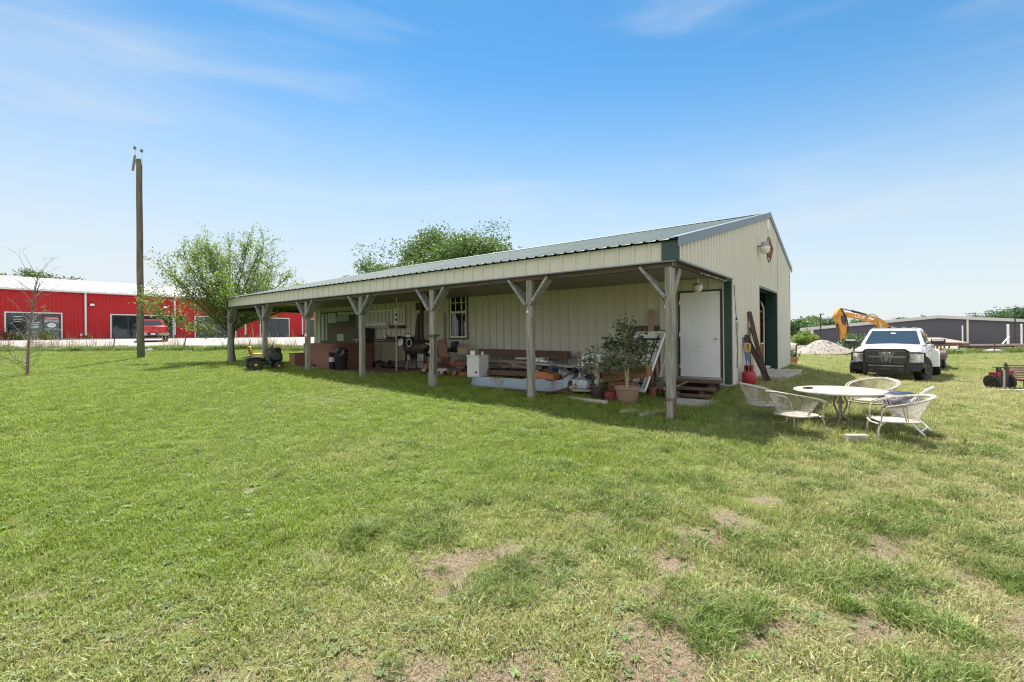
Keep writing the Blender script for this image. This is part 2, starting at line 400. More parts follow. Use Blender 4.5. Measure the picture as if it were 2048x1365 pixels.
colr = mixc(ramp(mc.outputs[0], .55, 1.15), soil, turf)
l.new(colr, b.inputs['Base Color'])
bp = n.new('ShaderNodeBump'); bp.inputs['Strength'].default_value = 0.9; bp.inputs['Distance'].default_value = 0.03
l.new(f1.outputs[0], bp.inputs['Height']); l.new(bp.outputs[0], b.inputs['Normal'])
me.materials.append(m)
ground = bpy.data.objects.new("ground", me); COL.objects.link(ground); tag(ground, kind='structure')

# ------------------------------------------------------------------ grass blades (instanced tufts)
def grass_mat(name, green, dryc):
    m = bpy.data.materials.new(name); m.use_nodes = True
    n, l = m.node_tree.nodes, m.node_tree.links; b = n['Principled BSDF']; b.inputs['Roughness'].default_value = 0.55; b.inputs['Specular IOR Level'].default_value = 0.3
    a = n.new('ShaderNodeAttribute'); a.attribute_type = 'INSTANCER'; a.attribute_name = 'dry'
    g = n.new('ShaderNodeNewGeometry')
    ad = n.new('ShaderNodeMath'); ad.operation = 'MULTIPLY_ADD'; ad.inputs[1].default_value = 0.8; ad.inputs[2].default_value = -0.4
    l.new(g.outputs['Random Per Island'], ad.inputs[0])
    su = n.new('ShaderNodeMath'); su.operation = 'ADD'; su.use_clamp = True; l.new(ad.outputs[0], su.inputs[0]); l.new(a.outputs['Fac'], su.inputs[1])
    mi = n.new('ShaderNodeMix'); mi.data_type = 'RGBA'; mi.inputs['A'].default_value = (*green, 1); mi.inputs['B'].default_value = (*dryc, 1)
    l.new(su.outputs[0], mi.inputs['Factor'])
    oi = n.new('ShaderNodeObjectInfo'); mr = n.new('ShaderNodeMapRange'); mr.inputs['To Min'].default_value = 0.72; mr.inputs['To Max'].default_value = 1.28
    l.new(oi.outputs['Random'], mr.inputs['Value'])
    vm = n.new('ShaderNodeVectorMath'); vm.operation = 'SCALE'; l.new(mi.outputs['Result'], vm.inputs[0]); l.new(mr.outputs[0], vm.inputs['Scale'])
    l.new(vm.outputs[0], b.inputs['Base Color'])
    t = n.new('ShaderNodeBsdfTranslucent'); ms = n.new('ShaderNodeMixShader'); ms.inputs[0].default_value = 0.42
    l.new(vm.outputs[0], t.inputs['Color']); l.new(b.outputs[0], ms.inputs[1]); l.new(t.outputs[0], ms.inputs[2])
    l.new(ms.outputs[0], n['Material Output'].inputs['Surface'])
    return m
GRASS = grass_mat("grass_blades", (.18, .27, .014), (.44, .42, .21))
CLUMP = grass_mat("clump_blades", (.125, .205, .03), (.32, .34, .14))
WEED = grass_mat("weed_leaves", (.12, .19, .045), (.22, .27, .12))
TALL = grass_mat("tall_weed_leaves", (.085, .18, .025), (.28, .30, .11))
STALK = grass_mat("dry_stalks", (.22, .17, .10), (.38, .30, .19))

def blade_tuft(name, m, n, rad, h0, h1, w, lean, rng):
    vs, fs = [], []
    for k in range(n):
        a, q = rng.uniform(0, 6.283), rad * math.sqrt(rng.uniform(0, 1))
        bx, by = q * math.cos(a), q * math.sin(a); d = a + rng.normal(0, 0.9); h = rng.uniform(h0, h1); le = h * lean * rng.uniform(0.2, 1.3)
        wx, wy = -math.sin(d + rng.normal(0, .6)) * w / 2, math.cos(d) * w / 2; o = len(vs)
        mx_, my_ = bx + math.cos(d) * le * .35, by + math.sin(d) * le * .35
        tx, ty = bx + math.cos(d) * le, by + math.sin(d) * le
        vs += [(bx - wx, by - wy, -.01), (bx + wx, by + wy, -.01), (mx_ - wx * .85, my_ - wy * .85, h * .6), (mx_ + wx * .85, my_ + wy * .85, h * .6), (tx, ty, h * (1 - .12 * lean))]
        fs += [(o, o + 1, o + 3, o + 2), (o + 2, o + 3, o + 4)]
    me = bpy.data.meshes.new(name); me.from_pydata(vs, [], fs); me.update(); me.materials.append(m); return me
def rosette(name, m, n, r0, r1, w, rng, up=.22):
    vs, fs = [], []
    for k in range(n):
        d = 6.283 * k / n + rng.normal(0, .25); L = rng.uniform(r0, r1); u = up * rng.uniform(.4, 1.4); o = len(vs)
        c, s = math.cos(d), math.sin(d)
        for f, ww, z in ((0, .25, 0), (.4, 1, .5), (.75, .9, .65), (1, .06, .4)):
            for e in (-1, 1): vs.append((c * L * f - s * e * w * ww / 2, s * L * f + c * e * w * ww / 2, .006 + L * u * z))
        for i in range(3): fs.append((o + 2 * i, o + 2 * i + 1, o + 2 * i + 3, o + 2 * i + 2))
    me = bpy.data.meshes.new(name); me.from_pydata(vs, [], fs); me.update(); me.materials.append(m); return me
def source_collection(name, meshes):
    c = bpy.data.collections.new(name)
    for i, me in enumerate(meshes):
        o = bpy.data.objects.new(f"{name}_{chr(97 + i)}", me); c.objects.link(o)
    return c
def scatter(name, P, rot, scl, idx, dryv, coll, label=None, cat=None):
    me = bpy.data.meshes.new(name); me.from_pydata(P.tolist(), [], []); me.update()
    a = me.attributes.new('rot', 'FLOAT_VECTOR', 'POINT'); a.data.foreach_set('vector', rot.astype(np.float32).ravel())
    a = me.attributes.new('scl', 'FLOAT_VECTOR', 'POINT'); a.data.foreach_set('vector', scl.astype(np.float32).ravel())
    a = me.attributes.new('idx', 'INT', 'POINT'); a.data.foreach_set('value', idx.astype(np.int32))
    a = me.attributes.new('dry', 'FLOAT', 'POINT'); a.data.foreach_set('value', dryv.astype(np.float32))
    o = bpy.data.objects.new(name, me); COL.objects.link(o)
    ng = bpy.data.node_groups.new(name + "_scatter", 'GeometryNodeTree')
    ng.interface.new_socket('Geometry', in_out='INPUT', socket_type='NodeSocketGeometry'); ng.interface.new_socket('Geometry', in_out='OUTPUT', socket_type='NodeSocketGeometry')
    gi, go = ng.nodes.new('NodeGroupInput'), ng.nodes.new('NodeGroupOutput')
    ci = ng.nodes.new('GeometryNodeCollectionInfo'); ci.inputs['Collection'].default_value = coll; ci.inputs['Separate Children'].default_value = True; ci.inputs['Reset Children'].default_value = True
    ip = ng.nodes.new('GeometryNodeInstanceOnPoints'); ip.inputs['Pick Instance'].default_value = True
    def na(nm, ty):
        q = ng.nodes.new('GeometryNodeInputNamedAttribute'); q.data_type = ty; q.inputs['Name'].default_value = nm; return q.outputs['Attribute']
    er = ng.nodes.new('FunctionNodeEulerToRotation')
    ng.links.new(gi.outputs[0], ip.inputs['Points']); ng.links.new(ci.outputs[0], ip.inputs['Instance'])
    ng.links.new(na('idx', 'INT'), ip.inputs['Instance Index']); ng.links.new(na('rot', 'FLOAT_VECTOR'), er.inputs[0]); ng.links.new(er.outputs[0], ip.inputs['Rotation'])
    ng.links.new(na('scl', 'FLOAT_VECTOR'), ip.inputs['Scale']); ng.links.new(ip.outputs[0], go.inputs[0])
    md = o.modifiers.new("scatter", 'NODES'); md.node_group = ng
    return tag(o, label, cat, kind='stuff')
def on_lawn(x, y):
    s, t = ST(x, y)
    ok = ~((s > -0.06) & (s < 8.75) & (t > -0.06) & (t < 18.3))
    ok &= ~((s > -3.2 + .12 * np.sin(t * 5)) & (s <= 0) & (t > 9.2) & (t < 14.6))
    ok &= ~((s > 2.6) & (s < 6.2) & (t > -0.75) & (t < 0))
    ok &= ~((s > -2.3) & (s < 0) & (t > 0.1) & (t < 1.25))
    return ok
def surf(x, y):
    """height of the built ground sheet (bilinear)"""
    i = np.clip(np.searchsorted(gx, x) - 1, 0, len(gx) - 2); j = np.clip(np.searchsorted(gy, y) - 1, 0, len(gy) - 2)
    u = (x - gx[i]) / (gx[i + 1] - gx[i]); v = (y - gy[j]) / (gy[j + 1] - gy[j])
    return (GZ[i, j] * (1 - u) + GZ[i + 1, j] * u) * (1 - v) + (GZ[i, j + 1] * (1 - u) + GZ[i + 1, j + 1] * u) * v
def sf(x, y): return float(surf(np.array([x]), np.array([y]))[0])
def polar(n, r0, r1, p, half=1.0):
    """n points in the wedge ahead, radial density ~ r^(1-p)"""
    u = RNG.random(n); q = 2 - p
    r = (r0 ** q + u * (r1 ** q - r0 ** q)) ** (1 / q)
    th = RNG.uniform(-half, half, n)
    return r * np.sin(th), r * np.cos(th), r
tufts = [blade_tuft(f"tuft_{i}", GRASS, 26, .065, .010, .038, .0048, 1.0, np.random.default_rng(i)) for i in range(5)]
tufts += [blade_tuft(f"tuft_{i}", GRASS, 22, .07, .016, .055, .0052, 1.3, np.random.default_rng(i)) for i in range(5, 8)]
x, y, r = polar(150000, 1.5, 50, 1.05)
cv, dr = cover(x, y)
edge = 27.8 + (fbm(x * .4, x * 0 + 2, 77) - .5) * 1.5
keep = on_lawn(x, y) & (RNG.random(len(x)) < 0.06 + 0.94 * cv ** 2) & ((x > -8) | (y < edge)) & ((x < 14) | (y < 34))
x, y, r, cv, dr = x[keep], y[keep], r[keep], cv[keep], dr[keep]
k = len(x); sc = (0.75 + 0.5 * RNG.random(k)) * (1 + 0.035 * np.clip(r - 4, 0, 30)) * (0.7 + .3 * cv)
s_, t_ = ST(x, y)
shady = ((s_ > -4.8) & (s_ < 0.3) & (t_ > -1) & (t_ < 18.5)) | ((t_ > -3) & (t_ < .3) & (s_ > -4) & (s_ < 9))
hz = 1 + 0.6 * shady + 0.5 * sstep(.5, .75, fbm(x * .8, y * .8, 55))
scatter("grass", np.stack([x, y, surf(x, y)], -1), np.stack([RNG.normal(0, .12, k), RNG.normal(0, .12, k), RNG.uniform(0, 6.283, k)], -1),
        np.stack([sc, sc, sc * hz], -1), RNG.integers(0, 8, k), np.clip(dr + RNG.normal(0, .12, k), 0, 1), source_collection("grass_tufts", tufts))
# coarse dark clumps, mostly right of centre
cl = [blade_tuft(f"clump_{i}", CLUMP, 54, .065, .025, .092, .0048, 1.3, np.random.default_rng(50 + i)) for i in range(5)]
x, y, r = polar(15000, 1.7, 14, 1.1, .95)
w = fbm(x * 3.1 + 3, y * 3.6, 91, 3) + .10 * sstep(-1, 2.5, x) - .12 * sstep(5.5, 9, y) - .10 * sstep(-1, -4, x)
keep = on_lawn(x, y) & (w + .05 * RNG.random(len(x)) > .645) & (RNG.random(len(x)) < .75)
x, y, r, w = x[keep], y[keep], r[keep], w[keep]; k = len(x)
sc = (0.5 + .6 * RNG.random(k)) * (.8 + 3.0 * np.clip(w - .6, 0, .12))
scatter("grass_clumps", np.stack([x, y, surf(x, y)], -1), np.stack([RNG.normal(0, .15, k), RNG.normal(0, .15, k), RNG.uniform(0, 6.283, k)], -1),
        np.stack([sc, sc, sc], -1), RNG.integers(0, 5, k), np.clip(RNG.normal(.2, .2, k), 0, 1), source_collection("clump_tufts", cl))
# flat broad-leaved weeds
ro = [rosette(f"rosette_{i}", WEED, 9 + i, .05, .10, .022, np.random.default_rng(70 + i)) for i in range(5)]
x, y, r = polar(4500, 1.6, 12, 1.0, .95)
w = fbm(x * 1.2, y * 1.2 + 7, 17, 4)
keep = on_lawn(x, y) & (w + .05 * RNG.random(len(x)) > .56)
x, y = x[keep], y[keep]; k = len(x); sc = .25 + .4 * RNG.random(k) ** 2
scatter("lawn_weeds", np.stack([x, y, surf(x, y) + .006], -1), np.stack([RNG.normal(0, .1, k), RNG.normal(0, .1, k), RNG.uniform(0, 6.283, k)], -1),
        np.stack([sc, sc, sc], -1), RNG.integers(0, 5, k), RNG.random(k) * .8, source_collection("weed_rosettes", ro))
# straw litter lying on thin lawn
st_ = [blade_tuft(f"straw_{i}", STALK, 14, .09, .004, .016, .004, 5.0, np.random.default_rng(170 + i)) for i in range(4)]
x, y, r = polar(24000, 1.5, 11, 1.1, .95)
cv, dr = cover(x, y); keep = on_lawn(x, y) & (RNG.random(len(x)) < .15 + .9 * dr * (1.1 - cv * .6))
x, y = x[keep], y[keep]; k = len(x); sc = .6 + .6 * RNG.random(k)
scatter("dry_grass", np.stack([x, y, surf(x, y) + .004], -1), np.stack([RNG.normal(0, .08, k), RNG.normal(0, .08, k), RNG.uniform(0, 6.283, k)], -1),
        np.stack([sc, sc, sc], -1), RNG.integers(0, 4, k), RNG.uniform(.3, 1, k), source_collection("straw_bits", st_))

# pale parking lot in front of the red building and gravel yard on the right
LOT = mat("lot_concrete", (.30, .27, .25), .9, var=.10, scale=1.2, bump=.2, bscale=30, dirt=(.25, .215, .19), dirt_amt=.45, dirt_scale=.35)
xs = np.linspace(-75, -3, 60); ks = np.linspace(0, 1, 30)
wall_y = 44.6 + (xs + 43.5) * (.789 / .614)
P = []
for i, xx in enumerate(xs):
    y0 = 27.6 + (vnoise(xx * .5, 1.0, 4) - .5) * .6; y1 = max(wall_y[i], y0 + .5)
    yy = y0 + (y1 - y0) * ks; P.append([(xx, b_, c_ + .03) for b_, c_ in zip(yy, gz(np.full(30, xx), yy))])
lot = MB().grid(P).build("parking_lot", LOT, clean=False); tag(lot, kind='structure')
YARD = mat("yard_gravel", (.28, .25, .21), .95, var=.18, scale=2.5, bump=.4, bscale=25, dirt=(.25, .21, .15), dirt_amt=.6, dirt_scale=.4)
P = []
for xx in np.linspace(13, 150, 60):
    yy = 34.5 + (vnoise(xx * .4, 3.0, 9) - .5) * 1.2 + np.linspace(0, 1, 30) ** 1.6 * 60; P.append([(xx, b_, c_ + .03) for b_, c_ in zip(yy, gz(np.full(30, xx), yy))])
yard = MB().grid(P).build("gravel_yard", YARD, clean=False); tag(yard, kind='structure')
# ------------------------------------------------------------------ metal barn with a porch along its side
ZS, ZSOF, ZHD = .484, 2.895, 2.994           # slab, porch soffit, garage header
LP, WD, LN = 3.749, 8.62, 18.05              # porch depth, gable width, length
RS, RZ = 4.63, 5.32                          # ridge
EZ, XR, XRZ = 3.245, 9.02, 4.07              # front eave height, far eave
def roof_z(s): return EZ + (RZ - EZ) * (s + 3.82) / (RS + 3.82) if s <= RS else RZ + (XRZ - RZ) * (s - RS) / (XR - RS)
CREAM = mat("cream_siding", (.545, .527, .468), .5, var=.05, scale=1.2, spec=.4, dirt=(.52, .47, .35), dirt_amt=.2, dirt_scale=.6, stretch=(1, 1, .5))
ROOFM = mat("green_grey_roof", (.105, .148, .135), .6, metal=.0, var=.12, scale=1.0, dirt=(.15, .17, .16), dirt_amt=.5, dirt_scale=.7, stretch=(.3, 1, 1))
GREEN = mat("dark_green_trim", (.012, .042, .035), .4, var=.1)
SLATE = mat("slate_blue_trim", (.15, .175, .22), .45, var=.08, scale=2)
WHITE = mat("white_paint", (.78, .78, .77), .45, var=.03, dirt=(.6, .58, .53), dirt_amt=.2, dirt_scale=1.5)
VINYL = mat("cream_vinyl", (.72, .69, .58), .4, var=.03)
POSTW = wood_mat("weathered_post", (.37, .37, .33), (.19, .185, .16))
BRACEW = wood_mat("weathered_brace", (.38, .385, .37), (.18, .175, .16), axis=1)
DARKW = wood_mat("brown_timber", (.20, .14, .10), (.11, .075, .055), axis=0)
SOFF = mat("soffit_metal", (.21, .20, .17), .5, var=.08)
CHROME = mat("brushed_knob", (.7, .68, .64), .22, metal=1.0, var=.05)
barn = thing("metal_barn", "cream metal barn with a green grey roof, open side porch and white door", "barn", (BC[0], BC[1], 0), ROT_B)

def ribs(a0, a1, pitch, top, base, h, flip=False):
    """trapezoid rib profile: list of (coordinate, height)"""
    out = []; a = a0
    while a < a1 - 1e-6:
        e = min(a + pitch, a1); w = pitch; m = a + w * .5
        pts = [(a, 0), (m - base / 2, 0), (m - top / 2, h), (m + top / 2, h), (m + base / 2, 0)]
        out += [(min(q, a1), z) for q, z in pts]; a = e
    out.append((a1, 0)); return out
def strip(mb, prof, f0, f1):
    """join profile points; f0/f1 give both edges of the sheet for (a, h)"""
    P0 = [f0(a, h) for a, h in prof]; P1 = [f1(a, h) for a, h in prof]
    n = len(P0); mb.add(P0 + P1, [(i, i + 1, n + i + 1, n + i) for i in range(n - 1)])
# gable wall (t = 0), real opening
g = MB()
def gseg(a0, a1, zb):
    strip(g, ribs(a0, a1, .215, .06, .115, .048), lambda a, h: (a, -h, zb), lambda a, h: (a, -h, roof_z(a) - .03))
gseg(-3.749, 0.0, ZSOF + .02); gseg(0.0, 2.93, ZS - .02); gseg(2.93, 5.95, ZHD); gseg(5.95, WD, ZS - .02)
for (a, b, c, d) in [(-3.74, 0.06, ZSOF + .02, None), (0.06, 2.93, ZS - .02, None), (5.95, WD - .01, ZS - .02, None), (2.93, 5.95, ZHD, None)]:
    g.add([(a, .04, c), (b, .04, c), (b, .04, roof_z(b) - .04), ((RS if a < RS < b else (a + b) / 2), .04, roof_z(RS if a < RS < b else (a + b) / 2) - .04), (a, .04, roof_z(a) - .04)], [(4, 3, 2, 1, 0)])
g.build("gable_wall", CREAM, barn, clean=False, smooth=0)
# long wall under the porch
w = MB(); strip(w, ribs(0.02, LN, .30, .03, .055, .042), lambda a, h: (-h, a, ZS - .03), lambda a, h: (-h, a, roof_z(0) - .05))
w.build("side_wall", CREAM, barn, clean=False, smooth=0)
w = MB(); w.box((WD, LN / 2, 2.2), (.05, LN - .04, 3.5)); w.box((WD / 2, LN, 2.2), (WD - .02, .05, 3.5))
w.prism([(-3.7, ZSOF), (WD, 3.5), (WD, 3.95), (RS, RZ - .06), (-3.7, EZ - .05)], (0, LN + .03, 0), (1, 0, 0), (0, 0, 1), .03)
w.build("back_wall", CREAM, barn, smooth=0)
w = MB().box((WD / 2, LN / 2, ZS - .06), (WD - .1, LN - .1, .1)); w.build("floor_slab", mat("slab_concrete", (.42, .40, .37), .9, bump=.2), barn)
# eave fascia along the porch
f = MB(); strip(f, ribs(-.0, LN, .30, .03, .055, .028), lambda a, h: (-LP - h, a, ZSOF), lambda a, h: (-LP - h, a, EZ - .02))
f.build("fascia", CREAM, barn, clean=False, smooth=0)
f = MB(); f.box((-LP - .015, LN / 2, ZSOF - .012), (.06, LN, .02)); f.box((-LP / 2, -.016, ZSOF + .006), (LP, .05, .024)); f.build("bottom_trim", SLATE, barn)
# porch ceiling, beams
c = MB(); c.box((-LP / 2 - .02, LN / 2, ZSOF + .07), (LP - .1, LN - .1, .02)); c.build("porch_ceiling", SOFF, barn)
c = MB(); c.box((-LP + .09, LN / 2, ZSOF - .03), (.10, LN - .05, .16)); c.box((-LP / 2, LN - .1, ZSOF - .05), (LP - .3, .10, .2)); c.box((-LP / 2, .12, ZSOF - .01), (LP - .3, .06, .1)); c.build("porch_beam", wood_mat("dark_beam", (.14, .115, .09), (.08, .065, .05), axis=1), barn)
# roof sheets with ribs
r = MB(); T0, T1, TH = -.06, LN + .1, .0
pr = ribs(T0, T1, .229, .03, .065, .02)
strip(r, pr, lambda a, h: (-3.85, a, roof_z(-3.85) + h), lambda a, h: (RS, a, RZ + h))
strip(r, pr, lambda a, h: (RS, a, RZ + h), lambda a, h: (XR, a, XRZ + h))
r.add([(-3.84, T0, roof_z(-3.84) - .012), (-3.84, T1, roof_z(-3.84) - .012), (RS, T1, RZ - .012), (RS, T0, RZ - .012), (XR, T1, XRZ - .012), (XR, T0, XRZ - .012)], [(0, 1, 2, 3), (3, 2, 4, 5)])
r.build("roof", ROOFM, barn, clean=False, smooth=0)
k = MB(); k.prism([(-.22, -.055), (0, .012), (.22, -.065), (.22, -.055), (0, .024), (-.22, -.045)], (RS, T0 - .01, RZ + .03), (1, 0, 0), (0, 0, 1), -(T1 - T0 + .02)); k.build("ridge_cap", ROOFM, barn)
# rake trim on the gable edge
def rake(s0, s1, name):
    d = MB(); h0, h1 = roof_z(s0), roof_z(s1); w = .17
    d.add([(s0, -.075, h0 + .035), (s1, -.075, h1 + .035), (s1, -.075, h1 - w + .035), (s0, -.075, h0 - w + .035), (s0, .05, h0 + .04), (s1, .05, h1 + .04), (s0, -.045, h0 - w + .03), (s1, -.045, h1 - w + .03)],
          [(0, 1, 2, 3), (0, 4, 5, 1), (3, 2, 7, 6)]); 
    d.build(name, SLATE, barn, smooth=0)
rake(-3.85, RS - .002, "rake_trim"); rake(RS + .002, XR, "rake_trim")
# corner trims
d = MB(); d.box((-LP - .012, .085, (ZSOF + EZ) / 2), (.035, .30, EZ - ZSOF)); d.build("corner_trim", GREEN, barn)
d = MB(); d.box((-LP - .012, LN - .05, (ZSOF + EZ) / 2), (.035, .16, EZ - ZSOF)); d.build("corner_trim", GREEN, barn)
d = MB(); d.box((-.02, .075, (ZS + ZSOF) / 2 - .03), (.05, .16, ZSOF - ZS - .02)); d.build("corner_trim", GREEN, barn)
d = MB(); d.box((.03, -.022, (ZS + ZSOF) / 2 - .02), (.05, .03, ZSOF - ZS)); d.build("corner_strip", mat("pale_trim", (.62, .61, .57), .4), barn)
d = MB(); d.box((WD + .01, -.015, (ZS + 4.0) / 2), (.06, .06, 4.0 - ZS)); d.build("corner_trim", SLATE, barn)
d = MB(); d.box((1.46, -.012, ZS - .03), (2.9, .04, .03)); d.box((7.28, -.012, ZS - .03), (2.66, .04, .03)); d.box((-.012, LN / 2, ZS - .035), (.04, LN, .03)); d.build("base_trim", mat("pale_trim", (.62, .61, .57), .4), barn)
# garage opening: green jambs, header, pale edge trim, curved door track
d = MB(); d.box((5.91, .14, (ZS + ZHD) / 2), (.08, .34, ZHD - ZS)); d.box((2.955, .14, (ZS + ZHD) / 2), (.05, .34, ZHD - ZS)); d.box((4.43, .14, ZHD - .03), (2.88, .34, .06)); d.build("garage_jamb", GREEN, barn)
d = MB(); d.box((5.975, -.028, (ZS + ZHD) / 2), (.05, .03, ZHD - ZS)); d.box((2.905, -.028, (ZS + ZHD) / 2), (.05, .03, ZHD - ZS)); d.box((4.44, -.028, ZHD + .012), (3.1, .03, .03)); d.build("opening_trim", mat("pale_trim", (.62, .61, .57), .4), barn)
d = MB(); tr = [(5.80, .36, ZS), (5.80, .36, 2.45), (5.79, .42, 2.66), (5.78, .58, 2.82), (5.78, .9, 2.88), (5.78, 3.0, 2.9)]; d.tube(tr, .03, 6); d.build("door_track", mat("galvanized", (.62, .63, .64), .35, metal=.7), barn)
d = MB(); d.box((4.4, 2.0, 2.93), (2.8, 2.6, .05)); d.build("raised_door", mat("dark_panel", (.10, .09, .08), .6), barn)
# white slab door with frame, hinges and knob
dz = .61
d = MB(); d.box((-.045, .70, dz + 1.017), (.045, .925, 2.03)); door = d.build("door", mat("door_white", (.70, .71, .73), .4, var=.04, dirt=(.5, .48, .45), dirt_amt=.16, dirt_scale=2.2), barn, bevel=.004)
k = MB(); k.sphere((-.115, .305, dz + .93), .032, 12, 8); k.lathe([(.03, 0), (.03, .008), (.012, .012), (.012, .04)], (-.068, .305, dz + .93), 12, Matrix.Rotation(R(-90), 3, 'Y')); k.build("handle", CHROME, door)
for hz_ in (.25, 1.02, 1.8):
    MB().tube([(-.075, 1.172, dz + hz_ - .05), (-.075, 1.172, dz + hz_ + .05)], .009, 8).build("hinge", CHROME, door)
d = MB(); d.box((-.035, .215, dz + 1.01), (.07, .04, 2.13)); d.box((-.035, 1.19, dz + 1.01), (.07, .045, 2.13)); d.box((-.035, .70, dz + 2.055), (.07, .93, .04)); d.build("door_frame", mat("dark_green_black", (.022, .035, .03), .45), barn)
d = MB(); d.box((-.05, .70, dz - .03), (.10, 1.0, .04)); d.build("door_sill", mat("dull_aluminium", (.45, .44, .42), .4, metal=.6), barn)
# sash window
wz0, wz1, wt0, wt1 = 1.585, 3.115, 8.33, 9.12; wm = (wt0 + wt1) / 2; ws = wt1 - wt0
d = MB(); d.box((-.04, wm, wz1 + .03), (.05, ws + .12, .06)); d.box((-.04, wt0 - .03, (wz0 + wz1) / 2), (.05, .06, wz1 - wz0)); d.box((-.04, wt1 + .03, (wz0 + wz1) / 2), (.05, .06, wz1 - wz0)); d.box((-.05, wm, wz0 - .03), (.075, ws + .12, .06))
win = d.build("window", mat("bronze_trim", (.05, .05, .045), .5), barn)
d = MB(); zm = wz0 + (wz1 - wz0) * .57
for z in (wz1 - .025, wz0 + .025): d.box((-.05, wm, z), (.04, ws, .05))
d.box((-.055, wm, zm), (.05, ws - .09, .06))
for t in (wt0 + .022, wt1 - .022): d.box((-.05, t, (wz0 + wz1) / 2), (.04, .045, wz1 - wz0 - .1))
for q in (1 / 3, 2 / 3): d.box((-.045, wt0 + ws * q, (zm + wz1) / 2), (.022, .022, wz1 - zm - .1))
d.box((-.0455, wm, (zm + wz1) / 2), (.02, ws - .1, .022)); d.build("frame", VINYL, win)
d = MB(); d.box((-.035, wm, (wz0 + wz1) / 2), (.006, ws - .05, wz1 - wz0 - .05)); d.build("pane", glass_mat("dark_glass", (.012, .014, .014)), win)
# wide mirror-like picture window further along
d = MB(); d.box((-.045, 16.08, 2.06), (.012, 2.82, 1.40)); pw = d.build("picture_window", glass_mat("mirror_glass", (.03, .035, .035), .3), barn)
pw.data.materials[0].node_tree.nodes['Principled BSDF'].inputs['Metallic'].default_value = 0.0
pw.data.materials[0].node_tree.nodes['Principled BSDF'].inputs['Base Color'].default_value = (.022, .028, .026, 1)
REFLECTION = mat("painted_reflection", (.40, .45, .48), .6)  # pale panels paint bright sky reflections onto the dark pane
for (q, z, w_, h_) in [(17.3, 2.1, .22, 1.2), (17.0, 2.1, .12, 1.2), (16.55, 2.5, .62, .44), (15.45, 2.66, 1.3, .12), (15.9, 1.62, .5, .3)]: MB().box((-.054, q, z), (.004, w_, h_)).build("reflection_panel", REFLECTION, pw)
for q in range(9): MB().box((-.054, 15.3 + q * .12, 2.45), (.004, .07, .26)).build("reflection_panel", REFLECTION, pw)
d = MB()
for q in (14.66, 17.5): d.box((-.045, q, 2.06), (.03, .03, 1.46))
d.box((-.045, 16.08, 2.775), (.03, 2.84, .03)); d.box((-.045, 16.08, 1.345), (.03, 2.84, .03)); d.build("frame", mat("grey_frame", (.33, .35, .35), .5), pw)
# porch posts with knee braces
PT = [.11 + 2.987 * i for i in range(7)]; PT[0] = .14
for i, t in enumerate(PT):
    s0 = -LP + .10; base = gb(s0, t) - .12; d = MB()
    hw = .072; lean = .0
    P = []
    for j in range(15):
        z = base + (ZSOF - .1 - base) * j / 14; ox, oy = random.uniform(-.004, .004), random.uniform(-.004, .004)
        ww = hw * (1 + (.06 if j == 0 else 0)) + random.uniform(-.002, .003); c_ = .018
        ring = [(-ww, -ww + c_), (-ww + c_, -ww), (ww - c_, -ww), (ww, -ww + c_), (ww, ww - c_), (ww - c_, ww), (-ww + c_, ww), (-ww, ww - c_), (-ww, -ww + c_)]
        P.append([(s0 + a + ox, t + b + oy, z) for a, b in ring])
    d.grid(P); d.add([P[-1][q] for q in range(8)], [tuple(range(8))])
    post = d.build("porch_post", POSTW, barn)
    if i == 2: post['label'] = "post with a split grey lower end and a dark bracket"
    if i == 4: post['label'] = "post with a small white notice and flaking brown patch"
    for sg in ((1,) if i == 6 else (-1, 1)):
        if i == 0 and sg < 0: continue
        sg2 = -sg if i == 6 else sg
        k = MB()
        # two boards, one on each face of the post
        for o_ in (-.055, .035): k.bar((s0 + o_, t + sg2 * .05, ZSOF - .62), (s0 + o_, t + sg2 * .50, ZSOF - .06), .045, .15, up=(1, 0, 0))
        k.build("brace", BRACEW, post, smooth=0)
    if i in (0, 6):
        k = MB(); k.bar((s0 + .06, t + .0, ZSOF - .65), (s0 + .50, t, ZSOF - .08), .14, .04, up=(0, 1, 0)); k.build("brace", BRACEW, post, smooth=0)
    if i == 0:
        k = MB(); k.lathe([(.104, base - .1), (.104, base + .25), (.1035, base + .48)], (s0, t, 0), 4, rotz(R(45))); k.build("stained_foot", wood_mat("stained_wood", (.27, .19, .12), (.13, .09, .06)), post, smooth=0)
        MB().box((s0 - .02, t - .085, ZSOF + .02), (.1, .03, .2)).build("post_cap", POSTW, post)
    if i == 1:
        MB().prism([(-.035, 0), (.035, 0), (0, .06)], (s0 - .0785, t + .02, 2.12), (0, -1, 0), (0, 0, 1), .004).build("marker", WHITE, post)
    if i == 2:
        k = MB(); k.box((s0 - .01, t - .02, 1.66), (.20, .22, .05)); k.tube([(s0 - .06, t - .12, 1.62), (s0 - .05, t - .13, .7)], .022, 8); k.build("bracket", mat("dark_rust", (.07, .055, .045), .7), post)
        k = MB(); k.prism([(-.08, 0), (.03, 0), (.05, .25), (.02, .55), (-.04, .6), (-.09, .3)], (s0 - .085, t + .01, base + .1), (0, -1, 0), (0, 0, 1), -.03); k.build("split_wood", POSTW, post)
    if i == 4:
        MB().box((s0 - .0755, t - .01, 1.72), (.006, .11, .09)).build("notice", WHITE, post)
        MB().box((s0 - .0755, t - .005, 1.52), (.005, .10, .30)).build("paint_patch", mat("flaked_brown", (.22, .12, .08), .8), post)
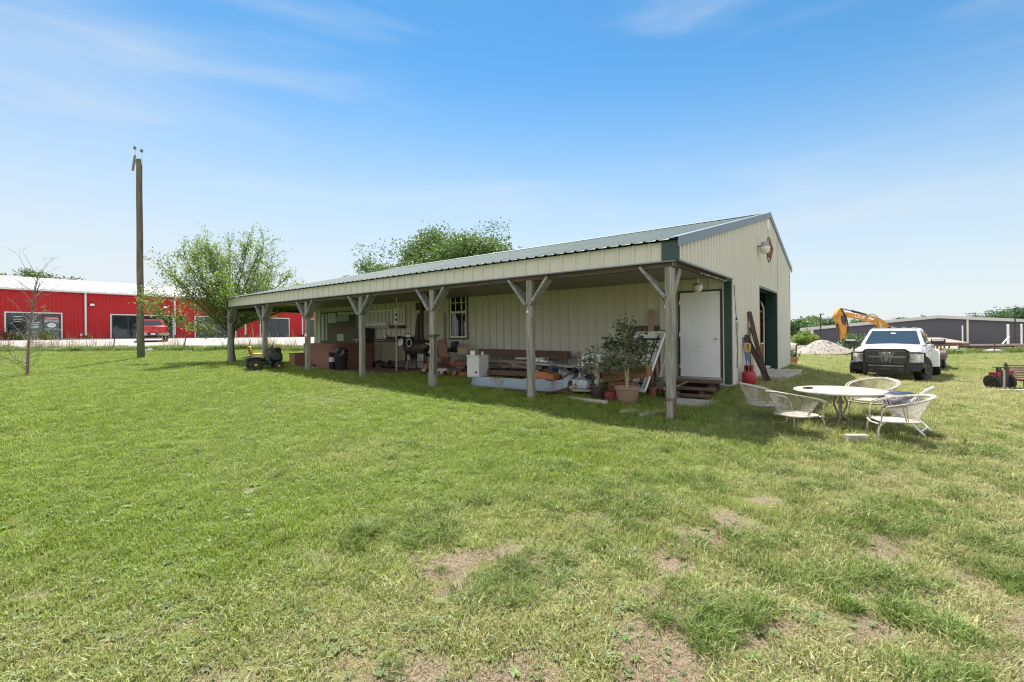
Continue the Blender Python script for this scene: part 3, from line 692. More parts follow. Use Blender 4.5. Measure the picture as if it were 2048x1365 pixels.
# ------------------------------------------------------------------ apron and porch floor
d = MB(); d.box((0, 0, 0), (3.1, .7, .16)); o = d.build("garage_apron", mat("apron_concrete", (.46, .42, .36), .95, bump=.3, dirt=(.3, .25, .19), dirt_amt=.5), bevel=.01)
o.location = B(4.43, -.36, ZS - .1); o.rotation_euler = (0, 0, ROT_B); tag(o, kind='structure')
d = MB(); P = []
for s in np.linspace(-3.15, -.03, 14):
    row = []
    for t in np.linspace(9.25, 14.6, 24):
        p = B(s + .08 * math.sin(t * 5), t); row.append((p.x, p.y, sf(p.x, p.y) + .02))
    P.append(row)
tag(d.grid(P).build("dirt_floor", mat("red_brown_dirt", (.135, .075, .05), .95, var=.25, scale=3, bump=.3, dirt=(.2, .14, .10), dirt_amt=.3), clean=False), kind='structure')
# ------------------------------------------------------------------ trees
BARK = mat("grey_bark", (.13, .105, .085), .95, var=.35, scale=9, bump=.8, bscale=22, stretch=(1, 1, .3))
TWIG = mat("pale_twig", (.19, .15, .13), .9, var=.25, scale=9)
def leaves_mesh(name, C, size, m, rng, up=.25, elong=1.7):
    """one diamond leaf per centre, random tilt"""
    C = np.asarray(C); n = len(C); L = size * rng.uniform(.65, 1.35, n)
    d = rng.normal(0, 1, (n, 3)); d[:, 2] *= .7; d /= np.linalg.norm(d, axis=1)[:, None]
    e = rng.normal(0, 1, (n, 3)); e[:, 2] += up; e -= d * (e * d).sum(1)[:, None]; e /= np.linalg.norm(e, axis=1)[:, None]
    w = np.cross(d, e); w2 = L[:, None] / elong * .5
    V = np.stack([C, C + d * L[:, None] * .45 + w * w2, C + d * L[:, None] - e * L[:, None] * .12, C + d * L[:, None] * .45 - w * w2], 1).reshape(-1, 3)
    F = np.arange(4 * n).reshape(n, 4)
    me = bpy.data.meshes.new(name); me.from_pydata(V.tolist(), [], F.tolist()); me.update(); me.materials.append(m); return me
def obj_of(name, me, parent=None):
    o = bpy.data.objects.new(name, me); COL.objects.link(o); o.parent = parent; return o
def branch_pts(p, d, L, n, bend, rng, wob=.12):
    pts = [Vector(p)]; d = Vector(d).normalized()
    for i in range(n):
        d = (d + Vector((rng.normal(0, wob), rng.normal(0, wob), rng.normal(0, wob) + bend)) ).normalized(); pts.append(pts[-1] + d * L / n)
    return pts

def open_tree(name, label, loc, seed, limbs, trunk_h, r0, leafsize, m, per, group=None, lean=(0, 0), barkm=None, twig_leaf=True):
    """a tree whose limbs show: limbs = (azimuth, elevation, length, bend)"""
    rng = np.random.default_rng(seed); root = thing(name, label, "tree", loc, 0, group)
    tb = MB(); C = []
    top = Vector((lean[0], lean[1], trunk_h)); base = Vector((0, 0, -.15))
    tp = [base.lerp(top, k / 6) + Vector((math.sin(k * 1.3) * .02, math.cos(k) * .02, 0)) for k in range(7)]
    tb.tube(tp, [r0 * (1.45 if k == 0 else 1.12 if k == 1 else 1 - .03 * k) for k in range(7)], 10)
    for (az, el, L, bend) in limbs:
        az, el = R(az), R(el)
        d = Vector((math.sin(az) * math.cos(el), math.cos(az) * math.cos(el), math.sin(el)))
        n = 9; P = branch_pts(top + Vector((0, 0, rng.uniform(-.35, .05))), d, L, n, bend, rng, .09); rr = r0 * rng.uniform(.22, .36)
        tb.tube(P, [max(.008, rr * (1 - .9 * k / n)) for k in range(n + 1)], 6)
        for k in range(2, n + 1):
            for q in range(3 if k < n else 4):
                f = P[k - 1].lerp(P[k], rng.uniform(0, 1)); dd = (P[k] - P[k - 1]).normalized()
                sd = (dd * .8 + Vector((rng.normal(0, .6), rng.normal(0, .6), rng.normal(.15, .35)))).normalized()
                Ls = rng.uniform(.5, 1.25) * (1.25 - .6 * k / n) * L / 3.6
                S = branch_pts(f, sd, Ls, 5, .07, rng, .12); tb.tube(S, [max(.004, rr * .28 * (1 - .85 * i / 5)) for i in range(6)], 4)
                for i in range(1, 6):
                    for _ in range(int(per * rng.uniform(.5, 1.5))):
                        C.append(np.array(S[i - 1].lerp(S[i], rng.uniform(0, 1))) + rng.normal(0, .045 + .018 * L, 3))
                    if twig_leaf and rng.random() < .6:
                        tw = branch_pts(S[i], (S[i] - S[i - 1]).normalized() + Vector(rng.normal(0, .7, 3)), rng.uniform(.15, .4), 2, .08, rng); tb.tube(tw, [.004, .003, .002], 3, caps=False)
                        for _ in range(int(per * 1.1)): C.append(np.array(tw[0].lerp(tw[2], rng.uniform(0, 1.15))) + rng.normal(0, .04, 3))
    tb.build("trunk", barkm or BARK, root, clean=False)
    if C: obj_of("crown", leaves_mesh("crown", C, leafsize, m, rng), root)
    return root

def mass_tree(name, label, loc, seed, h, w, m, leafsize, ncl, per, group=None, crown_from=.25, trunk_r=.2, squash=1.0, ragged=.2):
    """a distant tree: trunk, limbs, and leaf clumps through an uneven crown volume"""
    rng = np.random.default_rng(seed); root = thing(name, label, "tree", loc, 0, group); tb = MB()
    tb.tube([(0, 0, -.3), (.05, 0, h * .25), (0, .05, h * .5), (.05, 0, h * .8)], [trunk_r * 1.3, trunk_r, trunk_r * .7, trunk_r * .2], 8)
    C = []; zc, zr = h * (crown_from + 1) / 2, h * (1 - crown_from) / 2
    lob = [(rng.uniform(0, 6.283), rng.uniform(.55, 1.0), rng.uniform(-.6, .75)) for _ in range(7)]
    for k in range(ncl):
        if rng.random() < .75:
            a, q, zz = lob[rng.integers(0, 7)]; c = np.array([math.cos(a) * q * .62, math.sin(a) * q * .62, zz * .75]) + rng.normal(0, .24, 3)
        else:
            c = rng.normal(0, .42, 3)
        nn = np.linalg.norm(c); lim = rng.uniform(.80, 1.0 + ragged)
        if nn > lim: c *= lim / nn
        p = np.array([c[0] * w / 2, c[1] * w / 2 * squash, zc + c[2] * zr])
        if k % 3 == 0: tb.tube([(0, 0, h * .3 + .12 * p[2]), (p[0] * .5, p[1] * .5, p[2] * .72), tuple(p)], [trunk_r * .3, trunk_r * .16, .01], 4, caps=False)
        sg = rng.uniform(.04, .085) * w
        C.append(p + np.clip(rng.normal(0, 1, (int(per * rng.uniform(.5, 1.5)), 3)), -1.7, 1.7) * np.array([sg, sg, sg * .7]))
    tb.build("trunk", BARK, root, clean=False); C = np.concatenate(C)
    C = C[C[:, 2] > .2]
    obj_of("crown", leaves_mesh("crown", C, leafsize, m, rng, up=.5), root); return root

LEAF_Y = leaf_mat("young_leaves", (.12, .21, .03), (.27, .37, .075), .5)
LEAF_M = leaf_mat("mid_leaves", (.055, .115, .025), (.15, .23, .05), .36)
LEAF_D = leaf_mat("deep_leaves", (.035, .085, .025), (.10, .18, .05), .3)
LEAF_L = leaf_mat("lime_leaves", (.16, .26, .04), (.28, .36, .08), .4)
LEAF_G = leaf_mat("grey_green_leaves", (.09, .13, .06), (.2, .25, .12), .35)
_r = np.random.default_rng(12); LIMBS = [(-90, 10, 3.2, .02), (-80, 18, 3.7, .03), (-102, 24, 3.9, .02), (92, 18, 3.0, .03), (70, 26, 3.2, .04)]
for k in range(26):
    el = 27 + 58 * ((k * .7549 + .2) % 1); az = k * 137.5 + _r.uniform(-14, 14); e = R(el)
    LIMBS.append((az, el, _r.uniform(.86, 1.04) / math.sqrt((math.cos(e) / 3.55) ** 2 + (math.sin(e) / 4.0) ** 2), .025 if el < 60 else .0))
open_tree("leafy_tree", "young open-crowned tree with many rising limbs beside the porch's far post", (-12.05, 20.3, sf(-12.05, 20.3)), 3,
    LIMBS,
    1.5, .15, .085, LEAF_Y, 3.9, lean=(.05, 0))
# slim, mostly bare sapling on the left lawn
def sapling():
    rng = np.random.default_rng(21); x, y = -15.45, 15.1
    root = thing("young_tree", "slim bare young tree with thin grey twigs on the left lawn", "tree", (x, y, sf(x, y)), 0, None, .86); tb = MB(); C = []
    tp = [Vector((.012 * k * k * .35, 0, -.1 + .375 * k)) for k in range(11)]; tb.tube(tp, [.048 * (1 - .085 * k) + .005 for k in range(11)], 8)
    for k in range(1, 11):
        for q in range(4 if 2 <= k <= 8 else 3):
            az = rng.uniform(0, 6.283); el = R(rng.uniform(15, 60) if k < 7 else rng.uniform(45, 75)); L = rng.uniform(.7, 1.35) * (1.05 if k < 8 else .95)
            d = Vector((math.cos(az) * math.cos(el), math.sin(az) * math.cos(el), math.sin(el)))
            P = branch_pts(tp[k] - Vector((0, 0, rng.uniform(0, .3))), d, L, 6, .05, rng, .13); tb.tube(P, [.012 * (1 - .13 * i) for i in range(7)], 5)
            for i in range(2, 7):
                if rng.random() < .55:
                    S = branch_pts(P[i], (P[i] - P[i - 1]).normalized() + Vector(rng.normal(0, .6, 3)), rng.uniform(.15, .5), 3, .05, rng); tb.tube(S, [.005, .004, .003, .002], 4, caps=False)
                    if k < 6:
                        for _ in range(6): C.append(np.array(S[rng.integers(0, 4)]) + rng.normal(0, .04, 3))
    tb.build("trunk", TWIG, root, clean=False); obj_of("crown", leaves_mesh("crown", C, .05, LEAF_G, rng), root)
sapling()
# big trees beyond the barn roof
mass_tree("broad_tree", "broad green tree rising behind the barn roof ridge, the taller one", (-3.2, 35.5, .8), 5, 9.0, 9.8, LEAF_M, .165, 360, 430, "trees beyond the barn", ragged=.12)
mass_tree("broad_tree", "lower ragged green tree behind the barn roof, left of the taller crown", (-8.2, 35.0, .9), 6, 6.9, 7.0, LEAF_M, .15, 190, 260, "trees beyond the barn", ragged=.45)
# trees above the red building
for i, (px, py, d, w, lab) in enumerate([(15, 533, 82, 9.5, "tallest tree over the red building's roof at its left end"), (62, 541, 80, 7.5, "rounded tree over the red building's roof beside the tallest one"), (98, 549, 79, 7, "low tree over the red building's roof, right of the rounded one"), (136, 540, 78, 5, "thin ragged tree over the red building's roof, last of its row")]):
    p = at(px, py, d); mass_tree("roofline_tree", lab, (p.x, d, 1.6), 30 + i, p.z - 1.6, w, LEAF_M, .36, 110 if i < 3 else 34, 110 if i < 3 else 30, "trees behind the red building", ragged=.3 if i < 3 else .6)
# trees at the right edge of the picture and beside the dark building
RT = [(1588, 637, 92, 7.5, LEAF_D, "dark tree behind the white gas tank"), (1612, 640, 98, 7, LEAF_M, "green tree left of the black lamp pole"), (1651, 631, 102, 8.5, LEAF_D, "tree rising over the dark building's left eave"),
      (1684, 641, 104, 7, LEAF_M, "green tree between lamp pole and digger arm"), (1714, 637, 106, 7.5, LEAF_M, "pale tree seen under the digger's boom"), (1606, 672, 78, 4, LEAF_L, "small lime green shrub tree by the gravel heap"),
      (1795, 634, 130, 7, LEAF_D, "treetop peeping over the dark roof left of its peak"), (1842, 634, 132, 7, LEAF_D, "treetop peeping over the dark roof beside its peak"), (1926, 630, 134, 6, LEAF_D, "small dark treetop just right of the roof peak"),
      (1986, 622, 125, 10, LEAF_D, "wide dark tree over the dark roof's right slope"), (2030, 614, 128, 11, LEAF_M, "tallest tree over the dark roof's right slope"), (2068, 612, 126, 11, LEAF_D, "tree cut by the photo's right edge over the dark roof")]
for i, (px, py, d, w, lm, lab) in enumerate(RT):
    p = at(px, py, d); g0 = gzf(p.x, d); mass_tree("distant_tree", lab, (p.x, d, g0), 60 + i, max(2.5, p.z - g0), w, lm, .38 if d > 80 else .22, 90, 110, "trees on the right skyline", crown_from=.08)
# ------------------------------------------------------------------ rough growth along the lawn's far edges
tw = [blade_tuft(f"weed_{i}", TALL, 34, .14, .08, .34, .014, .9, np.random.default_rng(80 + i)) for i in range(5)]
k = 3800
x = RNG.uniform(-36, -8.6, k); y = 27.9 + (fbm(x * .4, x * 0 + 2, 77) - .5) * 1.5 + RNG.normal(.1, .38, k)
zs = gz(x, y); h = .5 + 1.3 * fbm(x * .8, y, 14) ** 1.3 * RNG.uniform(.6, 1.3, k)
scatter("edge_weeds", np.stack([x, y, zs], -1), np.stack([x * 0, x * 0, RNG.uniform(0, 6.28, k)], -1), np.stack([h + .4, h + .4, h], -1), RNG.integers(0, 5, k), np.clip(RNG.normal(.3, .25, k), 0, 1), source_collection("edge_weed_tufts", tw))
sk = [blade_tuft(f"stalk_{i}", STALK, 7, .12, .35, .9, .012, .45, np.random.default_rng(90 + i)) for i in range(4)]
k = 420
x = RNG.uniform(-36, -9, k); y = 28.1 + RNG.normal(0, .35, k); zs = gz(x, y); h = RNG.uniform(.45, 1.3, k) * (.4 + .9 * (fbm(x * .7, x * 0, 8) > .5))
scatter("dry_weed_stalks", np.stack([x, y, zs], -1), np.stack([RNG.normal(0, .15, k), RNG.normal(0, .15, k), RNG.uniform(0, 6.28, k)], -1), np.stack([h, h, h], -1), RNG.integers(0, 4, k), RNG.uniform(0, 1, k), source_collection("dry_stalk_tufts", sk))
k = 1500
x = RNG.uniform(19, 46, k); y = 34.0 + RNG.normal(0, .35, k) + .4 * np.sin(x); zs = gz(x, y); h = (.15 + 1.1 * fbm(x * .9, y, 24) ** 1.5) * (.6 + 1.3 * (x > 30)) * RNG.uniform(.5, 1.4, k)
scatter("yard_weeds", np.stack([x, y, zs], -1), np.stack([x * 0, x * 0, RNG.uniform(0, 6.28, k)], -1), np.stack([h + .4, h + .4, h], -1), RNG.integers(0, 5, k), np.clip(RNG.normal(.4, .25, k), 0, 1), source_collection("yard_weed_tufts", tw))

# ------------------------------------------------------------------ utility pole
x, y = -18.02, 23.0; z0 = sf(x, y)
pole = thing("utility_pole", "tall bare wooden utility pole with two small insulators at its top", "utility pole", (x, y, z0))
top = 9.95
d = MB(); n = 24; d.tube([(0.012 * math.sin(k * .9), .01 * math.cos(k), -.3 + (top - .3 + .3) * k / n) for k in range(n + 1)], [.150 - .030 * k / n for k in range(n + 1)], 14)
d.build("pole", wood_mat("pole_wood", (.22, .18, .13), (.13, .105, .08), scale=.8), pole, clean=False)
d = MB(); d.lathe([(.155, -.2), (.160, .1), (.157, .8), (.1525, .95)], n=14); d.build("green_base", mat("algae_green", (.075, .10, .05), .9, var=.3, scale=8, dirt=(.16, .13, .09), dirt_amt=.4), pole)
INS = mat("grey_porcelain", (.14, .14, .14), .35)
for sx, hh in ((-.2, .30), (.13, .16)):
    d = MB(); d.tube([(sx * .9, 0, top - .55), (sx, 0, top + hh - .1)], .022, 8); bk = d.build("pin", mat("galvanized", (.62, .63, .64), .35, metal=.7), pole)
    d = MB(); d.lathe([(.02, 0), (.07, .02), (.05, .06), (.075, .09), (.045, .14), (.03, .17), (0, .18)], (sx, 0, top + hh - .12), 12); d.build("insulator", INS, bk)
d = MB(); d.tube([(-.18, -.02, top - .1), (-.30, -.02, top - .85)], .05, 8); d.box((-.16, 0, top - .4), (.16, .06, .06)); d.build("cutout", mat("old_grey_metal", (.25, .23, .21), .6, metal=.4), pole)
MB().box((.13, -.1, 5.6), (.07, .05, .14)).build("tag_plate", mat("dark_rust", (.07, .055, .045), .7), pole)

# old T-posts of a wire fence
TP = mat("rusty_steel", (.12, .075, .055), .85, var=.3)
for i, (px, b0, tx, ty, lab) in enumerate([(225, 706, 231, 673, "thin leaning steel fence post left of the utility pole"), (365, 703, 374, 670, "thin leaning steel fence post under the leafy tree"), (496, 695, 501, 674, "thin leaning steel fence post behind the mower seat"), (540, 696, 549, 675, "thin leaning steel fence post behind the black drum")]):
    y = 27.6; a = at(px, b0, y); zb = gzf(a.x, y); dz_ = (b0 - ty) / 948 * y; dx = (tx - px) / 948 * y
    d = MB(); d.bar((0, 0, -.2), (dx, 0, dz_), .035, .035); d.bar((0, -.02, -.2), (dx, -.02, dz_), .008, .03)
    for q in range(8): d.box((dx * q / 8, -.04, dz_ * q / 8), (.03, .015, .02))
    o = d.build("fence_post", TP); o.location = (a.x, y, zb); tag(o, lab, "fence post", "steel posts of the old wire fence")
o = MB().box((0, 0, .06), (.42, .3, .14)).box((0, 0, .15), (.2, .14, .06)).build("stone_block", mat("pale_stone", (.5, .45, .40), .9, bump=.4), bevel=.03); p = at(299, 702, 26.8); o.location = (p.x, 26.8, gzf(p.x, 26.8)); tag(o, "pale stone block in the weeds beside the utility pole", "stone")
# ------------------------------------------------------------------ red metal building across the parking lot
RED = mat("red_siding", (.43, .017, .021), .7, var=.08, scale=.5, stretch=(1, 1, .3), spec=.4)
RWHITE = mat("white_trim", (.66, .66, .66), .5, var=.03)
RROOF = mat("pale_metal_roof", (.27, .275, .285), .6, metal=.0, var=.06, scale=.3)
DGLASS = glass_mat("shop_glass", (.02, .028, .035))
DFRAME = mat("black_frame", (.03, .032, .035), .4)
rz = math.atan2(.789, .614); Z0 = 1.67
red = thing("red_building", "long bright red metal building with a pale roof across the lot", "building", (-43.5, 44.6, Z0), rz)
def rk(px): X = (px - 1024) / 947.85; return (43.5 + 44.6 * X) / (.614 - .789 * X)
K0, K1, EH = -32, 62, 4.62
d = MB(); strip(d, ribs(K0, K1, .305, .04, .10, .03), lambda a, h: (a, -h, .0), lambda a, h: (a, -h, EH)); d.box(((K0 + K1) / 2, 6, EH / 2), (K1 - K0 - .1, 11.9, EH)); d.build("wall", RED, red, clean=False, smooth=0)
d = MB(); strip(d, ribs(K0 - .3, K1 + .3, .61, .04, .12, .04), lambda a, h: (a, -.35, EH + .04 + h), lambda a, h: (a, 10, EH + 2.05 + h)); strip(d, ribs(K0 - .3, K1 + .3, .61, .04, .12, .04), lambda a, h: (a, 10, EH + 2.05 + h), lambda a, h: (a, 20, EH + h)); d.build("roof", RROOF, red, clean=False, smooth=0)
d = MB(); d.box(((K0 + K1) / 2, -.27, EH - .03), (K1 - K0 + .4, .16, .17)); d.build("gutter", RWHITE, red)
d = MB(); d.box(((K0 + K1) / 2, -.8, -.02), (K1 - K0, 1.5, .14)); d.build("walkway", mat("pale_concrete", (.36, .33, .30), .9), red)
for px in (-60, 171, 349, 490, 604):
    k = rk(px); d = MB(); d.box((k, -.13, EH / 2 + .1), (.14, .12, EH - .3)); d.build("downspout", RWHITE, red)
    MB().box((k, -.16, .2), (.2, .2, .3)).build("drain_boot", DFRAME, red)
WL = mat("lamp_lens", (.8, .8, .75), .3)
for px in (184, 330, 470):
    k = rk(px); l_ = MB().box((k, -.12, 3.42), (.42, .16, .3)).build("wall_light", DFRAME, red); MB().box((k, -.215, 3.38), (.34, .03, .2)).build("lens", WL, l_)
for (p0, p1, kind) in [(12, 122, 'sign'), (223, 345, 'door'), (391, 470, 'door'), (521, 577, 'door'), (612, 660, 'door')]:
    a, b = rk(p0), rk(p1); hd = 2.42; wd = b - a
    d = MB(); d.box(((a + b) / 2, -.05, hd + .05), (wd + .2, .10, .1)); d.box((a - .05, -.05, hd / 2), (.1, .10, hd)); d.box((b + .05, -.05, hd / 2), (.1, .10, hd)); sf_ = d.build("storefront", RWHITE, red)
    d = MB(); d.box(((a + b) / 2, -.045, hd / 2 + .02), (wd - .02, .03, hd - .06)); d.build("pane", DGLASS, sf_)
    d = MB(); nm = 3 if kind == 'sign' else max(3, int(wd / 1.3))
    for q in range(nm + 1): d.box((a + .05 + (wd - .1) * q / nm, -.065, hd / 2), (.09, .05, hd - .02))
    d.box(((a + b) / 2, -.062, hd - .05), (wd - .1, .04, .08)); d.box(((a + b) / 2, -.062, .06), (wd - .1, .04, .12))
    if kind == 'door': d.box((a + wd * .5, -.062, hd * .80), (wd / nm, .045, .08)); d.box((a + wd * .5 + .3, -.08, 1.0), (.03, .03, .35))
    d.build("mullion", DFRAME, sf_)
    if kind == 'sign':
        TXT = mat("white_lettering", (.85, .85, .85), .5); RT_ = mat("red_lettering", (.6, .04, .05), .5); PAN = mat("grey_window_film", (.09, .125, .125), .25)
        c0, c1 = a + .05 + (wd - .1) * 2 / 3, b - .08; cm = (c0 + c1) / 2
        MB().box((cm, -.066, 1.02), (c1 - c0 - .1, .01, 1.75)).build("window_film", PAN, sf_)
        MB().box((a + wd * .5, -.066, .95), (wd / 3 - .12, .01, 1.5)).build("window_film", PAN, sf_)
        def tx(s, x, z, size, m): text_mesh("lettering", s, size, m, sf_, (x, -.078, z), (R(90), 0, 0), .003)
        MB().box((cm, -.073, 1.98), (c1 - c0 - .14, .006, .16)).build("red_band", RT_, sf_)
        tx("TRAILERS", cm, 1.98, .19, TXT); tx("REPAIR AND", cm, 1.79, .17, TXT); tx("PERFORMANCE", cm, 1.66, .15, TXT); tx("WE COME TO YOU", cm, .96, .15, TXT)
        d = MB(); d.prism([(.30 * math.cos(q * math.pi / 12), .21 * math.sin(q * math.pi / 12)) for q in range(24)], (cm, -.072, 1.32), (1, 0, 0), (0, 0, 1), .006); d.build("oval_badge", TXT, sf_)
        tx("24/7", cm, 1.33, .22, DFRAME)
        for j, (zz, ww) in enumerate([(1.55, .7), (1.38, .5), (1.22, .62), (1.08, .58)]): MB().box((a + wd * .5, -.073, zz), (ww, .006, .05)).build("letter_line", TXT, sf_)
        for j, (zz, ww) in enumerate([(2.1, .55), (1.85, .6), (1.65, .4)]): MB().box((a + wd / 6 + .15, -.073, zz), (ww, .006, .04)).build("letter_line", TXT, sf_)
for px, py in ((162, 671), (6, 677)):
    k = rk(px); MB().box((k, -.08, .42), (.16, .1, .2)).build("outlet_box", RWHITE, red)
# low bed of shrubs at the storefront
for i, (px, lab) in enumerate([(28, "clipped shrub below the lettered shop window's left part"), (86, "small yellow green shrub below the lettered shop window"), (3, "reddish shrub against the red wall left of the shop window")]):
    k = rk(px); p = Vector((-43.5, 44.6, 0)) + Vector((.614, .789, 0)) * k + Vector((.789, -.614, 0)) * 1.7
    o = thing("shrub", lab, "shrub", (p.x, p.y, gzf(p.x, p.y)), 0, "shrubs before the red building"); rng = np.random.default_rng(200 + i)
    obj_of("foliage", leaves_mesh("foliage", rng.normal(0, 1, (900, 3)) * np.array([.35, .3, .22]) * (1.3 if i == 0 else .8) + np.array([0, 0, .4]), .11, [LEAF_G, LEAF_L, mat("red_leaves", (.2, .06, .04), .6, trans=.3)][i], rng), o)
    d = MB(); [d.tube([(0, 0, -.1), (math.cos(q) * .2, math.sin(q) * .2, .5)], [.02, .008], 5) for q in (0, 1.5, 3, 4.5)]; d.build("stem", BARK, o)

# ------------------------------------------------------------------ dark building and the yard on the right
DARK = mat("charcoal_siding", (.076, .077, .095), .6, var=.06, scale=.6, stretch=(.2, 1, 3))
D = 88.0
def dp(px, py): p = at(px, py, D); return p.x, p.z
xl, zl = dp(1623, 660.5); xp, zp = dp(1876, 637); xr, zr = dp(2190, 651); zb = -1.6
dk = thing("charcoal_building", "wide low charcoal building with a pale roof edge behind the yard", "building", (xl, D, zb))
SH = .80
def L(x, z): return (x - xl, z - zb)
d = MB(); d.prism([L(xl, zb), L(xr, zb), L(xr, zr), L(xp, zp), L(xl, zl)], (0, 0, 0), (1, 0, 0), (0, 0, 1), -26); d.v = [(x + y * SH, y, z) for x, y, z in d.v]
d.build("wall", DARK, dk, smooth=0)
d = MB(); h = (zp - zb)
for q in range(1, 16):
    z = h * q / 16
    xa = 0 if z < zl - zb else (z - (zl - zb)) / (zp - zl) * (xp - xl) + .3; xb = xr - xl if z < zr - zb else xr - xl - (z - (zr - zb)) / (zp - zr) * (xr - xp) - .3
    if xb > xa: d.box(((xa + xb) / 2, -.03, z), (xb - xa, .06, .035))
d.build("siding_lap", DARK, dk, smooth=0)
d = MB(); w_ = .55; ex = 2.0; sl_ = (zp - zl) / (xp - xl)
def slab(a, b):
    (x0, z0), (x1, z1) = a, b; n = 0
    d.add([(x_ + y_ * SH, y_, z_) for x_, y_, z_ in [(x0, -.6, z0), (x1, -.6, z1), (x1, 26.5, z1), (x0, 26.5, z0), (x0, -.6, z0 + w_), (x1, -.6, z1 + w_), (x1, 26.5, z1 + w_), (x0, 26.5, z0 + w_)]], [(3, 2, 1, 0), (4, 5, 6, 7), (0, 1, 5, 4), (1, 2, 6, 5), (2, 3, 7, 6), (3, 0, 4, 7)])
slab((-ex, zl - zb - sl_ * ex), (xp - xl, zp - zb)); slab((xp - xl + .01, zp - zb), (xr - xl, zr - zb)); d.build("roof", mat("pale_roof_edge", (.50, .50, .50), .6), dk, smooth=0)
for px, wd_ in ((1623.5, .35), (1933, .32)):
    x_, z_ = dp(px, 640); d = MB(); zt_ = (zl if px < 1700 else zp - (x_ - xp) / (xr - xp) * (zp - zr)); d.box((x_ - xl, -.12, (zt_ - zb) / 2), (wd_, .2, zt_ - zb)); d.build("downspout", RWHITE, dk)
d = MB()
for q in range(3): d.box((-ex + .5 + q * .6, -.3, zl - zb - .25), (.2, .2, .9))
d.box((-ex / 2, -.3, zl - zb - .75), (ex, .2, .14)); d.build("eave_bracket", RWHITE, dk)
PIPE = mat("white_pipe", (.72, .72, .70), .5)
for px, pt, wpx, dd, lab in [(1925, 653, 2.0, 62, "short thin white pipe before the dark wall's downspout"), (2016, 651, 3.6, 60, "thick white pipe left of the right lamp pole"), (2043, 650, 2.6, 58, "white pipe right of the right lamp pole, outer of two"), (2051, 650, 2.6, 58, "white pipe just past the photo's right edge")]:
    p = at(px, pt, dd); g0 = gzf(p.x, dd); d = MB(); d.tube([(0, 0, -.2), (0, 0, p.z - g0)], wpx / 2 * dd / 948, 8); d.sphere((0, 0, p.z - g0), wpx / 1.7 * dd / 948, 8, 6); o = d.build("pipe_post", PIPE); o.location = (p.x, dd, g0); tag(o, lab, "pipe", "white pipes standing in the yard")
BLK = mat("black_pole", (.02, .02, .022), .4)
for px, pt, lab in [(1641, 629, "thin black lamp pole behind the gravel heap"), (2030, 617, "thin black lamp pole before the dark building's right side")]:
    dd = 70; p = at(px, pt, dd); g0 = gzf(p.x, dd); t = thing("lamp_pole", lab, "lamp pole", (p.x, dd, g0), 0, "black lamp poles"); hh = p.z - g0
    d = MB(); d.tube([(0, 0, -.3), (0, 0, hh)], .085, 8); d.box((0, 0, .0), (.4, .4, .5)); d.build("pole", BLK, t); d = MB(); d.box((0, -.25, hh), (.35, .7, .12)); d.build("lamp_head", BLK, t)
# gravel heap
def heap(name, label, c, rx, ry, hh, m, seed, cat="gravel heap"):
    P = []
    for i in range(33):
        row = []
        for j in range(33):
            u, v = i / 16 - 1, j / 16 - 1; r = math.hypot(u, v); prof = max(0, 1 - r) ** 1.02
            nn = float(fbm(np.array([u * 3 + seed]), np.array([v * 3]), seed, 4)[0]) - .5
            z = hh * (min(prof, .86 - .3 * max(0, .14 - (1 - prof)))) * (1 + .25 * nn) + .06 * nn
            row.append((u * rx, v * ry, z - .08))
        P.append(row)
    d = MB().grid(P); rg = random.Random(seed)
    for k in range(700):
        i, j = rg.randrange(3, 30), rg.randrange(3, 30); v = Vector(P[i][j]) + Vector((rg.uniform(-.07, .07), rg.uniform(-.07, .07), .0)); q = rg.uniform(.02, .055)
        if P[i][j][2] > -.02: d.box(v, (q * 1.4, q, q), Matrix.Rotation(rg.uniform(0, 3), 3, 'Z') @ Matrix.Rotation(rg.uniform(0, 3), 3, 'X'), .7)
    o = d.build(name, m, clean=False, smooth=30); o.location = c; return tag(o, label, cat)
GRAV = mat("pale_gravel", (.30, .265, .23), .95, var=.35, scale=10, bump=1.0, bscale=16, dirt=(.19, .16, .13), dirt_amt=.4, dirt_scale=14)
p = at(1655, 708, 36); g0 = gzf(p.x, 36) + .02; heap("gravel_heap", "broad pale gravel heap beside the yellow digger's bucket", (p.x, 36.6, g0), 2.55, 2.3, 1.3, GRAV, 3)
p = at(1606, 703, 40); heap("rubble_heap", "low rubble heap behind the gravel heap's left side", (p.x, 40, gzf(p.x, 40)), 1.6, 1.2, .75, mat("brown_rubble", (.36, .28, .23), .95, var=.5, scale=5, bump=1, bscale=9), 8, "rubble")
# white gas tank partly behind the barn corner
p = at(1579, 695, 33); t = thing("gas_tank", "white domed gas tank half hidden behind the barn's far corner", "gas tank", (p.x, 33, gzf(p.x, 33)))
d = MB(); M = Matrix.Rotation(R(90), 3, 'Y'); zc = p.z - gzf(p.x, 33); d.lathe([(0, -1.2), (.16, -1.17), (.26, -1.08), (.31, -.9), (.31, .25), (.26, .40), (.16, .47), (0, .49)], (0, 0, zc), 20, M); d.build("tank", mat("tank_white", (.74, .71, .67), .4, dirt=(.5, .42, .35), dirt_amt=.3), t)
for xx in (-.7, .1): MB().box((xx, 0, zc / 2 - .2), (.1, .5, zc)).build("leg", mat("old_grey_metal", (.25, .23, .21), .6), t)
o = MB().bar((0, 0, -.2), (.03, 0, .75), .07, .07).bar((0, -.04, .1), (.02, -.04, .7), .02, .02).build("fence_post", TP); p = at(1592, 707, 31.5); o.location = (p.x, 31.5, gzf(p.x, 31.5)); tag(o, "short dark post at the right end of the white gas tank", "fence post")
